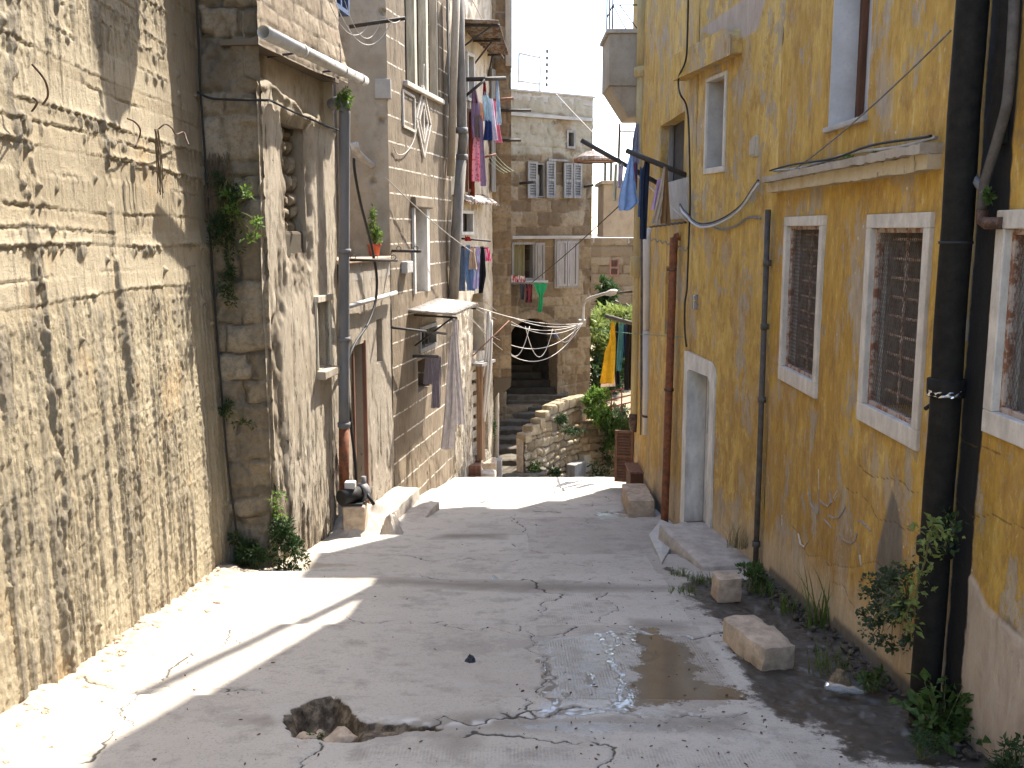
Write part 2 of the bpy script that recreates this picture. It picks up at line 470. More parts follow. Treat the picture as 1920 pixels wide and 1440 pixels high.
def mk_street():
    m = Mt("worn_concrete_paving")
    n1 = m.noise(.9, 6, .62); n2 = m.noise(6, 6, .65); n3 = m.noise(55, 6, .72); n4 = m.noise(190, 3, .6)
    t = m.attr('tone')
    c = m.ramp(m.addv(m.mul(n1, .6), m.mul(t, .4)), [(.3, (.36, .322, .27)), (.5, (.45, .41, .347)), (.7, (.52, .48, .412))])
    c = m.mix(m.mul(m.rng(n2, .5, .72), .5), c, (.22, .19, .155))
    c = m.mix(m.mul(m.rng(n3, .53, .66), .45), c, (.16, .145, .125))
    c = m.mix(m.mul(m.rng(n4, .54, .68), .35), c, (.14, .125, .11))
    c = m.mix(m.mul(m.rng(m.noise(2.1, 7, .74, loc=(4, 4, 4)), .52, .62), .35), c, (.20, .18, .155))
    c = m.mix(m.mul(m.rng(m.noise(3.4, 7, .72, loc=(9, 1, 4)), .56, .66), .4), c, (.45, .43, .40))
    vs = m.vor(7.0); sp = m.rng(m.addv(vs, m.mul(m.math('SUBTRACT', n3, .5), .12)), .03, .07)
    c = m.mix(m.mul(m.math('SUBTRACT', 1., sp), .5), c, (.12, .10, .08))
    c = m.mix(m.mul(m.attr('stain'), .75), c, m.ramp(n2, [(.3, (.12, .10, .075)), (.7, (.22, .19, .15))]))
    c = m.mix(m.mul(m.attr('lime_glint'), .8), c, (.62, .60, .56))  # lime streak, and a sky reflection painted as pale colour
    # grooves rolled into the concrete
    g = m.node("ShaderNodeTexWave", {'Vector': m.vec((1, .06, 1)), 'Scale': 17.0, 'Distortion': 1.0, 'Detail': 1.0, 'Detail Scale': .6}, wave_type='BANDS', bands_direction='X').outputs[1]
    gv = m.mul(m.mul(m.attr('groove'), m.rng(n2, .38, .58)), g)
    c = m.mix(m.mul(gv, .18), c, (.14, .12, .10))
    ng = m.addv(n2, m.mul(n3, .4))
    mud = m.rng(m.addv(m.attr('mud'), m.mul(m.math('SUBTRACT', ng, .7), 1.0)), .40, .55)
    c = m.mix(m.mul(mud, .95), c, m.ramp(n3, [(.3, (.018, .016, .013)), (.7, (.06, .052, .042))]))
    wet = m.rng(m.addv(m.attr('wet'), m.mul(m.math('SUBTRACT', ng, .7), .9)), .42, .58)
    pud = m.rng(m.addv(m.attr('puddle'), m.mul(m.math('SUBTRACT', ng, .7), 1.5)), .46, .54)
    c = m.mix(m.mul(wet, .35), c, (.15, .135, .115))
    c = m.mix(m.mul(pud, .74), c, (.12, .09, .055))
    pit = m.rng(m.attr('pit'), .25, .6)
    c = m.mix(pit, c, m.ramp(m.noise(16, 6, .7), [(.36, (.03, .022, .015)), (.5, (.11, .083, .054)), (.64, (.26, .205, .14))]))
    dirt = m.rng(m.addv(m.attr('dirt'), m.mul(m.math('SUBTRACT', n2, .5), .7)), .4, .7)
    c = m.mix(m.mul(dirt, .75), c, m.ramp(n3, [(.3, (.24, .19, .13)), (.7, (.40, .33, .24))]))
    ck = m.rng(m.attr('crack'), .35, .75)
    c = m.mix(m.mul(ck, .9), c, (.03, .026, .02))
    gl = m.math('MAXIMUM', m.mul(wet, .85), pud)
    gl = m.math('MAXIMUM', gl, m.mul(mud, .55))
    film = m.mul(m.rng(m.addv(m.attr('film'), m.mul(m.math('SUBTRACT', ng, .7), .55)), .38, .5), 1.)
    gl = m.math('MAXIMUM', gl, film)
    c = m.mix(m.mul(film, .5), c, (.11, .10, .085))
    rough = m.math('SUBTRACT', .88, m.mul(gl, .84))
    dry = m.math('SUBTRACT', 1., m.math('MAXIMUM', m.mul(pud, .93), m.mul(film, .85)))
    h = m.mul(dry, m.addv(m.addv(m.mul(n3, .35), m.mul(n4, .12)), m.addv(m.mul(gv, .22), m.mul(n2, .3))))
    rip = m.noise(45, 2, .5, (1.6, 1, 1))
    h = m.addv(h, m.mul(pud, m.mul(rip, .05)))
    return m.fin(c, rough, h, .5, .011, 0, .4)

M = {}
M['cwall'] = mk_concrete_wall()
M['quoin'] = mk_masonry("weathered_sandstone_blocks", [(.16, .127, .085), (.23, .183, .122), (.30, .245, .17)], (.09, .072, .05), dark=(.065, .054, .04), damp=.5)
M['farstone'] = mk_masonry("brown_sandstone_courses", [(.14, .095, .055), (.20, .14, .08), (.26, .19, .11), (.30, .23, .145)], (.24, .19, .135), js=.016, dark=(.10, .075, .05), damp=.5, stain=.4)
M['house'] = mk_masonry("sunlit_far_stone", [(.17, .115, .065), (.22, .155, .09), (.26, .195, .12)], (.13, .09, .05), js=.016, damp=.25)
M['rubble'] = mk_masonry("honey_rubble_stone", [(.19, .14, .085), (.26, .20, .125), (.32, .255, .165), (.37, .31, .215)], (.10, .075, .048), dark=(.16, .13, .08), damp=.4)
M['cblock'] = mk_masonry("old_block_masonry", [(.26, .20, .135), (.33, .265, .185), (.38, .31, .22)], (.15, .12, .085), dark=(.10, .08, .055), damp=.4)
M['plaster'] = mk_plaster("flaking_pale_plaster", (.325, .27, .195), (.44, .38, .295), (.09, .072, .05), (.205, .16, .108))
M['plaster2'] = mk_plaster("grey_beige_plaster", (.295, .248, .188), (.385, .332, .262), (.12, .098, .072), (.225, .182, .132), dens=.64, streak=.3)
M['plaster3'] = mk_plaster("pitted_sunlit_plaster", (.46, .38, .27), (.60, .53, .42), (.14, .11, .075), (.34, .26, .17), dens=.58, streak=.14)
M['cornice'] = mk_plaster("stained_stone_trim", (.42, .345, .225), (.50, .42, .28), (.20, .17, .13), (.42, .28, .10), dens=.6)
M['yellow'] = mk_yellow("faded_ochre_limewash", -.012, .525)
M['yellow2'] = mk_yellow("paler_ochre_limewash", .05, .515)
M['street'] = mk_street()
def mk_scored():
    m = Mt("scored_brown_render")
    x, y, z = m.sep()
    n1 = m.noise(2, 6, .65); n2 = m.noise(16, 6, .75, (1, 1, .12)); n3 = m.noise(60, 4, .6)
    c = m.ramp(n1, [(.3, (.14, .106, .068)), (.5, (.20, .154, .103)), (.7, (.265, .21, .142))])
    c = m.mix(m.mul(m.rng(n2, .48, .66), .65), c, (.13, .10, .07))
    c = m.mix(m.mul(m.attr('dirt'), .75), c, (.15, .115, .075))
    zz = m.addv(z, m.mul(m.math('SUBTRACT', m.noise(3, 2), .5), .02))
    fr = m.math('FRACT', m.mul(zz, 1 / .33))
    ln = m.mul(m.rng(m.math('ABSOLUTE', m.math('SUBTRACT', fr, .5)), .045, .02), m.rng(m.noise(9, 4, .7, loc=(1, 2, 3)), .40, .52))
    c = m.mix(m.mul(ln, .85), c, (.66, .61, .52))
    h = m.addv(m.addv(m.mul(n2, .7), m.mul(n3, .35)), m.mul(ln, .3))
    return m.fin(c, .93, h, .7, .012)
M['scored'] = mk_scored()

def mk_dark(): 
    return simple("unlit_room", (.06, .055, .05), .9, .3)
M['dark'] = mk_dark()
M['roof'] = simple("flat_roof_concrete", (.36, .33, .29), .95, .2, 3)
M['backwall'] = simple("plain_back_wall", (.40, .34, .25), .95, .2, 2)
M['earth'] = simple("dry_earth", (.26, .20, .13), 1.0, .3, 4)

# ------------------------------------------------------------------ wall planes
A = Pl((-2.68, 1.0), (-2.68, 9.2), (0, 5))
B = Pl((-2.86, 9.17), (-2.27, 9.17), (-2.5, 5))
C = Pl((-2.27, 9.15), (-1.98, 11.35), (0, 10))
D = Pl((-1.93, 11.37), (-1.605, 13.2), (0, 12))
E = Pl((-1.6, 13.2), (-1.0, 16.6), (0, 15))
FF = Pl((-1.0, 16.6), (-.36, 18.5), (1, 17))
G = Pl((-.55, 22.0), (1.865, 23.6), (0, 10))
N = Pl((2.33, -1.0), (2.33, 8.92), (0, 5))
J = Pl((2.33, 8.92), (1.985, 11.0), (0, 10))
K = Pl((1.985, 11.0), (1.90, 15.25), (0, 13))

# ------------------------------------------------------------------ the street
STEPS = [(3.75, .05, .02), (5.33, .055, -.03), (6.93, .05, -.02), (8.72, .055, -.03), (9.75, .04, -.02), (10.9, .045, .01), (12.2, .045, .02), (13.7, .05, -.03), (15.2, .045, .02)]
def zg(x, y):
    x = np.asarray(x, float); y = np.asarray(y, float)
    z = -.1055 * y - .012
    for i, (yk, h, tl) in enumerate(STEPS):
        yy = yk + tl * x + .025 * (vn(x * 2.2, x * 0 + i, 40 + i) - .5)
        z = z - h * sst(-.018, .018, y - yy)
    z = z - .20 * np.clip(y - 16.7, 0, 8) + .1055 * np.maximum(y - 24.7, 0)
    z = z + .03 * np.maximum(-y, 0) * 0
    return z
def gnd(u, v, dz=0.):
    z = -1.
    for i in range(16):
        r = ray(u, v); t = (z + dz - 2.0) / r[2]
        z = .5 * z + .5 * float(zg(r[0] * t, r[1] * t))
    r = ray(u, v); t = (z + dz - 2.0) / r[2]
    return Vector((r[0] * t, r[1] * t, z + dz))
def zgf(x, y): return float(zg(x, y))

def segdist(X, Y, pts, reach=.25):
    out = np.full(X.shape, 9.0)
    for (x0, y0), (x1, y1) in zip(pts[:-1], pts[1:]):
        bx = (X > min(x0, x1) - reach) & (X < max(x0, x1) + reach) & (Y > min(y0, y1) - reach) & (Y < max(y0, y1) + reach)
        if not bx.any(): continue
        x = X[bx]; y = Y[bx]
        dx, dy = x1 - x0, y1 - y0; L2 = dx * dx + dy * dy + 1e-9
        t = np.clip(((x - x0) * dx + (y - y0) * dy) / L2, 0, 1)
        d = np.hypot(x - x0 - t * dx, y - y0 - t * dy)
        out[bx] = np.minimum(out[bx], d)
    return out
def polysd(X, Y, pts, reach=.4):
    """signed distance, positive inside, clipped to reach"""
    d = segdist(X, Y, pts + pts[:1], reach); d = np.minimum(d, reach)
    ins = np.zeros(X.shape, bool)
    for (x0, y0), (x1, y1) in zip(pts, pts[1:] + pts[:1]):
        if y0 == y1: continue
        c = ((y0 > Y) != (y1 > Y)) & (X < (x1 - x0) * (Y - y0) / (y1 - y0) + x0)
        ins ^= c
    return np.where(ins, d, -d)
def jitter(pts, n, amp, seed):
    rs = random.Random(seed); out = [pts[0]]
    for a, b in zip(pts[:-1], pts[1:]):
        L = math.hypot(b[0] - a[0], b[1] - a[1])
        for i in range(1, n + 1):
            t = i / n; k = 0 if i == n else amp * L
            out.append((a[0] + (b[0] - a[0]) * t + rs.uniform(-k, k), a[1] + (b[1] - a[1]) * t + rs.uniform(-k, k)))
    return out
def frac(pts, seed, amp=.16, it=5):
    rs = random.Random(seed); p = list(pts)
    for k in range(it):
        q = [p[0]]
        for a, b in zip(p[:-1], p[1:]):
            dx, dy = b[0] - a[0], b[1] - a[1]; j = rs.gauss(0, amp)
            q += [((a[0] + b[0]) / 2 - dy * j, (a[1] + b[1]) / 2 + dx * j), b]
        p = q
    return p
def g2(pts): return [tuple(gnd(*p)[:2]) for p in pts]

def make_street():
    xs = np.linspace(-2.95, 2.75, 520)
    ys = [-6.0]
    while ys[-1] < 30: 
        y = ys[-1]
        ys.append(y + (.12 if y < 2.5 else .0095 if y < 8 else .0015 * (y - 8) + .0095 if y < 17 else .08))
    ys = np.array(ys)
    X, Y = np.meshgrid(xs, ys, indexing='ij')
    Zg = zg(X, Y)
    a = {}
    cracks = [g2(p) for p in [
        [(1005, 1090), (990, 1165), (1002, 1190), (1030, 1250), (1015, 1300), (1005, 1340)],
        [(735, 1170), (870, 1180), (960, 1187), (1005, 1192), (1100, 1178), (1360, 1187)],
        [(1110, 1390), (1150, 1420), (1125, 1445)], [(600, 1390), (560, 1440)],
        [(300, 1280), (330, 1245), (400, 1215), (430, 1180)], [(110, 1435), (210, 1370), (230, 1330), (320, 1290)],
        [(1140, 1110), (1142, 1170)], [(960, 960), (985, 990), (985, 1010)], [(1090, 960), (1075, 985)],
        [(700, 1040), (950, 1052), (1120, 1060)], [(780, 1075), (930, 1088), (1090, 1090)],
        [(160, 1280), (300, 1288), (420, 1297), (540, 1305)], [(940, 1335), (1090, 1325), (1250, 1355), (1400, 1335)],
        [(1350, 1185), (1420, 1182)], [(720, 1370), (960, 1345), (1010, 1330)], [(1060, 1040), (960, 1020)],
        [(880, 935), (1000, 950), (1170, 965)], [(960, 975), (1190, 985)], [(1010, 910), (1040, 935)], [(640, 1150), (830, 1165)],
        [(1130, 950), (1135, 930), (1185, 930)], [(430, 1075), (560, 1060), (700, 1040)], [(870, 1380), (960, 1378), (1090, 1392)]]]
    cd = np.full(X.shape, 9.)
    for i, p in enumerate(cracks):
        cd = np.minimum(cd, segdist(X, Y, frac(p, i)))
    for i, (yk, hh_, tl) in enumerate(STEPS):
        yy = yk + tl * X + .025 * (vn(X * 2.2, X * 0 + i, 40 + i) - .5) + .012 * (fbm(X * 9, X * 0 + i, 3, 140 + i) - .5)
        cd = np.minimum(cd, np.abs(Y - yy) + .02 * sst(.52, .40, fbm(X * 1.4, X * 0 + 3 * i, 3, 150 + i)))
    cw = .0045 + .011 * vn(X * 6, Y * 6, 5) ** 1.5
    ck = np.clip(1 - cd / (cw * 1.6), 0, 1)
    a['crack'] = ck
    # slab tones
    row = sum((Y > yk + tl * X).astype(float) for yk, h, tl in STEPS)
    colm = (X > .28 + .12 * np.sin(row * 2.1)).astype(float) + (X > 1.35).astype(float)
    a['tone'] = _hash(row, colm, 3) * .6 + .2
    pud = polysd(X, Y, g2([(1180, 1190), (1225, 1182), (1285, 1215), (1312, 1270), (1400, 1300), (1395, 1322), (1160, 1326), (1185, 1270), (1200, 1225)]), .3)
    a['puddle'] = np.clip(.5 + pud * 2.6, 0, 1)
    wet = polysd(X, Y, g2([(1000, 1195), (1180, 1187), (1300, 1190), (1400, 1320), (1300, 1345), (1010, 1345), (1030, 1270)]), .3)
    wet2 = polysd(X, Y, g2([(930, 1350), (1100, 1345), (1400, 1360), (1420, 1375), (1100, 1385), (980, 1375)]), .3)
    wet3 = polysd(X, Y, g2([(1120, 960), (1180, 955), (1190, 970), (1120, 975)]), .3)
    a['wet'] = np.clip(.5 + np.maximum(np.maximum(wet, wet2 - .05), wet3) * 3, 0, 1)
    rv = [[(1118, 1188), (1132, 1205), (1150, 1212), (1152, 1250), (1158, 1300), (1166, 1322)], [(1186, 1180), (1192, 1200), (1206, 1222), (1212, 1240)], [(1142, 1184), (1150, 1212)], [(1104, 1262), (1114, 1286)], [(1010, 1238), (1024, 1262), (1034, 1282), (1014, 1308), (1040, 1328), (1100, 1338), (1160, 1330)], [(1012, 1332), (1070, 1336), (1130, 1334)], [(1060, 1300), (1100, 1318), (1160, 1326)], [(1125, 960), (1180, 962)], [(1000, 958), (1050, 962)]]
    fd = np.minimum.reduce([segdist(X, Y, frac(g2(p), 70 + i, .14, 4), .3) for i, p in enumerate(rv)])
    a['film'] = np.clip(.75 - fd * 14, 0, 1)
    mud = polysd(X, Y, g2([(1250, 1065), (1330, 1085), (1400, 1090), (1480, 1075), (1580, 1150), (1700, 1232), (1830, 1330), (1990, 1440), (1640, 1440), (1580, 1380), (1430, 1345), (1395, 1310), (1385, 1230), (1330, 1150), (1290, 1110)]), .4)
    a['mud'] = np.clip(.42 + mud * 1.7 + .5 * (fbm(X * 3.2, Y * 3.2, 4, 66) - .5), 0, 1)
    st = [polysd(X, Y, g2(p), .3) for p in ([(800, 1375), (830, 1365), (910, 1360), (900, 1400), (850, 1420)], [(470, 1350), (500, 1340), (520, 1355), (490, 1365)], [(630, 1080), (1120, 1092), (1260, 1098), (1255, 1110), (980, 1112), (640, 1092)],
        [(920, 1330), (1010, 1345), (1400, 1340), (1410, 1372), (1000, 1372), (820, 1372), (700, 1372), (720, 1350)], [(840, 1000), (950, 1000), (950, 1012), (800, 1012)], [(1180, 1160), (1290, 1165), (1290, 1185), (1180, 1182)])]
    a['stain'] = np.clip(.35 + np.maximum.reduce(st) * 4 + .5 * (fbm(X * 5, Y * 5, 4, 61) - .5), 0, 1) * sst(.0, .08, np.maximum.reduce(st) + .06)
    lm = np.maximum(polysd(X, Y, g2([(680, 1340), (900, 1348), (990, 1332), (1010, 1345), (900, 1362), (740, 1362)]), .3), polysd(X, Y, g2([(1010, 1322), (1130, 1326), (1120, 1344), (1010, 1342)]), .3))  # second patch is the sky glint on the wet slab
    a['lime_glint'] = sst(-.02, .06, lm) * sst(.4, .6, fbm(X * 7, Y * 7, 4, 8))
    gr = polysd(X, Y, g2([(1000, 1195), (1340, 1195), (1390, 1320), (1010, 1325), (1030, 1260)]), .3)
    gr2 = polysd(X, Y, g2([(1130, 1395), (1500, 1400), (1560, 1445), (1140, 1445)]), .3)
    gr3 = polysd(X, Y, g2([(1010, 1100), (1130, 1100), (1150, 1180), (1010, 1185)]), .3)
    gr4 = polysd(X, Y, g2([(640, 1390), (1090, 1390), (1130, 1440), (640, 1440)]), .3) - .02
    a['groove'] = sst(0, .1, np.maximum.reduce([gr, gr2, gr3, gr4]))
    # the broken hole
    hp = g2([(530, 1352), (545, 1332), (575, 1318), (630, 1316), (660, 1332), (675, 1350), (730, 1357), (800, 1358), (830, 1366), (760, 1372), (700, 1385), (655, 1392), (600, 1386), (555, 1382)])
    hd = polysd(X, Y, jitter(hp + hp[:1], 5, .11, 9)[:-1], .3) + .03 * (fbm(X * 16, Y * 16, 3, 14) - .5)
    big = polysd(X, Y, g2([(528, 1352), (545, 1332), (575, 1318), (630, 1316), (660, 1332), (680, 1352), (690, 1385), (655, 1392), (600, 1386), (555, 1382)]), .3)
    pitz = sst(-.006, .02, hd) * (.035 + .11 * sst(0, .09, big)) * (.5 + fbm(X * 7, Y * 7, 3, 13))
    a['pit'] = sst(-.012, .012, hd)
    # edges: dirt and crumbs at the left wall, gutter on the right
    ed = sst(-2.05, -2.6, X + .18 * (fbm(Y * 1.6, X * 2, 3, 22) - .5) * 2) * (Y < 10.2)
    a['dirt'] = np.clip(ed * .85 + sst(-1.7, -2.1, X) * (Y > 9) * .6 + .55 * sst(.25, .0, np.abs(Y - 9.2)) * (X < -1.5), 0, 1)
    Zg = Zg - pitz - ck * .014
    flat = 1 - sst(.45, .6, a['puddle'])
    Zg = Zg + flat * .006 * (fbm(X * 1.7, Y * 1.7, 4, 31) - .5) * 2 + .0022 * flat * (fbm(X * 22, Y * 22, 3, 32) - .5) * 2
    Zg = Zg + ed * (.03 + .05 * fbm(X * 9, Y * 9, 4, 33)) * sst(-2.2, -2.7, X)
    Zg = Zg + a['mud'] * sst(.4, .7, a['mud']) * (-.025 + .035 * (fbm(X * 12, Y * 12, 4, 34) - .4)) * (Y < 10)
    # crumbly crest where the slope steepens
    Zg = Zg + .02 * (fbm(X * 4, Y * 2, 3, 35) - .5) * sst(16, 16.7, Y)
    V = np.stack([X, Y, Zg], -1).reshape(-1, 3)
    idx = np.arange(X.size).reshape(X.shape)
    F = np.stack([idx[:-1, :-1], idx[1:, :-1], idx[1:, 1:], idx[:-1, 1:]], -1).reshape(-1, 4)
    o = link("street", np_mesh("street", V, [F], True, a), M['street'])
    tag(o, "worn concrete stepped alley paving with cracks and a brown puddle", "street", kind='structure')
make_street()
mb = MB(); mb.add([(-1500, -1500, -4.2), (1500, -1500, -4.2), (1500, 1500, -4.2), (-1500, 1500, -4.2)], [(0, 1, 2, 3)])
tag(mb.build("ground", M['earth']), "dry brown earth around and below the old town", "ground", kind='structure')

# ------------------------------------------------------------------ left concrete wall
def conc(S, Z):
    h = np.zeros_like(S); gro = np.zeros_like(S)
    zt = Z + .035 * (S - 4) * (Z - .5) * .25
    low = sst(1.66, 1.44, Z + .12 * (vn(S * 2.3, Z * .5, 71) - .5))
    top = sst(2.5, 3.1, Z - .22 * (S - 4.2) + .5 * (fbm(S * 1.5, Z * 1.5, 3, 69) - .5))
    mid_ = sst(.46, .66, fbm(S * .8, Z * .55, 4, 74))
    # runs of laitance: long thin vertical ridges, densest low on the wall
    wob = .012 * (fbm(S * 3, Z * 3, 2, 68) - .5)
    r1 = vn((S + wob) * 34, Z * .55, 73) * .7 + vn((S + wob) * 61, Z * .9, 77) * .45 + .12 * (fbm(S * 30, Z * 9, 3, 78) - .5)
    r2 = vn((S + wob) * 15, Z * .7, 67) + .12 * (fbm(S * 30, Z * 14, 3, 76) - .5)
    ridg = np.maximum(sst(.62, .84, r1), .9 * sst(.70, .88, r2))
    gate = sst(.30, .55, fbm(S * 3.0, Z * 1.6, 4, 79))
    ra = ridg * (low * (.5 + .5 * gate) + (1 - low) * (gate * .32 * mid_ + .45 * top))
    lump = sst(.60, .8, fbm(S * 24, Z * 17, 3, 75)) * (low * .55 + .7 * top + .12 * mid_)
    h += .0125 * ra + .008 * lump
    gro += .65 * ra + .5 * lump
    boards = np.zeros_like(S)
    rs = random.Random(4)
    zk = -1.4; k = 0
    while zk < 6.5:
        zk += rs.choice([.10, .13, .15, .18, .22]); k += 1
        jag = .011 * (fbm(S * 22, S * 0 + k, 3, 80 + k) - .5) * 2 + .012 * np.sin(S * 2.1 + k)
        dz = zt - (zk + jag)
        pres = sst(.40, .64, fbm(S * 1.7, S * 0 + k * 5.1, 3, 81))
        st = .35 + .9 * rs.random()
        lip = np.exp(-np.maximum(dz, 0) / .02) * sst(-.004, .004, dz) * pres * st * (.25 + 1.3 * fbm(S * 24, S * 0 + k, 3, 82))
        L = .012 + .22 * np.maximum(0, fbm(S * 13, S * 0 + k * 2.2, 3, 83) - .40) * (.3 + 1.4 * pres)
        col = sst(.47, .66, fbm(S * 29, S * 0 + k * 1.7, 2, 84))
        drip = col * sst(0.006, -.004, dz) * sst(-L, -L * .5, dz) * pres
        lo_ = 1 - .72 * low
        h += lo_ * np.maximum(.015 * lip, .014 * drip * st) + .008 * (rs.random() - .5) * sst(-.004, .004, dz)
        boards = np.where(dz > 0, rs.random(), boards)
        h -= lo_ * .007 * np.exp(-((dz + .010) / .008) ** 2) * (.3 + .7 * pres)
        gro += lo_ * (.45 * lip + .6 * drip)
    for s0, w, z0 in ((4.78, .09, -2), (5.95, .05, -1.), (3.3, .07, -2)):
        c = s0 + .05 * np.sin(Z * 1.7) + .03 * (vn(Z * 4, Z * 0, 90) - .5)
        bd = np.exp(-((S - c) / w) ** 2)
        b = bd * sst(.36, .62, fbm(S * 20, Z * 8, 4, 91)) * (.4 + .9 * fbm(S * 5, Z * 3, 2, 92)) * sst(z0, z0 + 1.2, Z)
        h += .022 * b; gro += b
    for q in range(40):
        s_, z_ = rs.uniform(2.5, 8.0), rs.uniform(-1.2, 4.5); w = rs.uniform(.008, .022)
        r2_ = ((S - s_) / w) ** 2 + ((Z - z_) / (w * rs.uniform(.7, 2.0))) ** 2
        m = r2_ < 9
        bl = np.exp(-r2_[m]) * (.5 + 1.0 * fbm(S[m] * 50, Z[m] * 50, 2, 93)); h[m] += .022 * bl; gro[m] += .5 * bl
    h += .0045 * (fbm(S * 34, Z * 22, 3, 72) - .5) + .006 * (fbm(S * 1.2, Z * 1.2, 3, 94) - .5) + .008 * np.maximum(low, .7 * top) * (fbm(S * 45, Z * 38, 2, 70) - .5)
    dm = sst(1.0, 3.2, Z) * sst(6.2, 7.8, S + .5 * (fbm(S, Z, 3, 95) - .5)) * .8
    dm = np.maximum(dm, .55 * sst(2.6, 4.2, Z) * sst(.45, .62, fbm(S * 2.2, Z * .6, 4, 96)))
    return h * 1.35, {'grout': np.clip(gro, 0, 1), 'damp': dm, 'board': boards, 'raw': np.maximum(low, .8 * top)}
cw = thing("concrete_wall", "tall rough board marked concrete wall along the left of the alley", "wall", (-2.7, 5, -1))
relief("wall_face", A, 1.5, 8.2, -1.7, 6.2, .010, .0115, conc, M['cwall'], cw, lean=-.012)
mb = MB(); mb.box(-3.6, -2.80, -2.5, 9.14, -2, 6.25); mb.box(-2.80, -2.66, -2.5, 1.48, -2, 6.2); mb.build("wall_core", M['backwall'], cw)
# ------------------------------------------------------------------ helpers for buildings
def shell(name, pts, z0, z1, skip, parent, mat=None, roof=True):
    mb = MB(); n = len(pts)
    for i in range(n):
        if i in skip: continue
        a, b = pts[i], pts[(i + 1) % n]
        mb.add([(a[0], a[1], z0), (b[0], b[1], z0), (b[0], b[1], z1), (a[0], a[1], z1)], [(0, 1, 2, 3)])
    o = mb.build(name, mat or M['backwall'], parent)
    if roof:
        mb = MB()
        mb.add([(p[0], p[1], z1) for p in pts] + [(p[0], p[1], z1 - .2) for p in pts], [tuple(range(n)), tuple(range(2 * n - 1, n - 1, -1))] + [(i, n + i, n + (i + 1) % n, (i + 1) % n) for i in range(n)])
        mb.build("roof", M['roof'], parent)
    return o
def prism(mb, pl, out, o0, o1):
    n = len(out)
    vs = [pl.pt(a, z, o1) for a, z in out] + [pl.pt(a, z, o0) for a, z in out]
    mb.add(vs, [tuple(range(n)), tuple(range(2 * n - 1, n - 1, -1))] + [(i, (i + 1) % n, n + (i + 1) % n, n + i) for i in range(n)])
def panel(name, pl, r, o, mat, parent, th=.03, mb=None):
    b = MB(); b.pbox(pl, r[0], r[1], r[2], r[3], o - th, o); return b.build(name, mat, parent)
def grow(r, g): return (r[0] - g, r[1] + g, r[2] - g, r[3] + g)

wood = lambda n, c: simple(n, c, .75, .35, 22, 0, (1, 1, .12), .3)
M['greywood'] = wood("weathered_grey_wood", (.235, .222, .205))
M['brownwood'] = wood("dark_brown_wood", (.10, .045, .025))
M['palewood'] = wood("pale_bare_wood", (.50, .45, .35))
M['timber'] = wood("raw_brown_timber", (.22, .13, .075))
M['redwood'] = wood("old_red_brown_wood", (.20, .10, .065))
M['white'] = simple("dirty_white_paint", (.58, .55, .50), .7, .22, 9, 0, (1, 1, .4))
M['winframe'] = simple("limewashed_stone_frame", (.52, .475, .41), .8, .22, 12, 0, (1, 1, .5))
M['bluepaint'] = simple("faded_blue_paint", (.06, .09, .17), .6, .3, 12)
M['rustframe'] = rusty("rusting_pale_frame", (.42, .34, .28), (.20, .085, .045), .52)
M['rust'] = rusty("brown_rust", (.13, .075, .05), (.055, .03, .02), .5)
M['mesh'] = rusty("rusty_wire_mesh", (.17, .14, .12), (.10, .06, .04), .5)
M['bars'] = rusty("twisted_iron_bars", (.42, .34, .27), (.24, .14, .09), .5)
M['glassdark'] = simple("dusty_dark_glass", (.035, .037, .04), .25, .3, 6, spec=.5)
M['grey'] = simple("grey_render", (.37, .35, .32), .9, .16, 5)
M['beigepanel'] = simple("cream_shutter_panel", (.38, .34, .265), .85, .18, 7, 0, (1, 1, .4))
M['ceramic'] = simple("grey_terrace_slab", (.50, .36, .24), .9, .2, 9)
M['roomwall'] = simple("dim_room_wall", (.20, .18, .155), .9, .25, 5)
M['block'] = simple("pale_cast_block", (.44, .345, .25), .95, .32, 12, bs=1.0)
M['step'] = simple("worn_stone_step", (.40, .355, .30), .92, .25, 7, bs=.5)
M['soot_shade'] = simple("soot_and_shade_stone", (.045, .04, .032), .95, .4, 5)  # soot, with the shade of the deep passage also put into the colour
M['stairstep'] = simple("shade_darkened_stair_stone", (.12, .104, .08), .92, .3, 6, bs=.5)  # colour darkened to carry the shade under the overhanging bay

def hstone(rh, bw, seed, deep=.02, bulge=.012, rough=.012, js=.02, ss=1):
    def f(S, Z):
        d, t = stones(S, Z, rh, bw, seed)
        h = bulge * sst(0, .06, d) - deep * (1 - sst(.002, js, d)) + bulge * (t - .5)
        h = h + rough * (fbm(S * 7, Z * 7, 4, seed + 20) - .5) * 2 + rough * .5 * (fbm(S * 24, Z * 24, 3, seed + 21) - .5) * 2
        return h, {'tone': t, 'joint': d}
    return f
def low_of(pl, S, Z, hgt=1.2):
    X = pl.p0.x + pl.d.x * S; Y = pl.p0.y + pl.d.y * S
    return np.clip(1 - (Z - zg(X, Y)) / hgt, 0, 1)

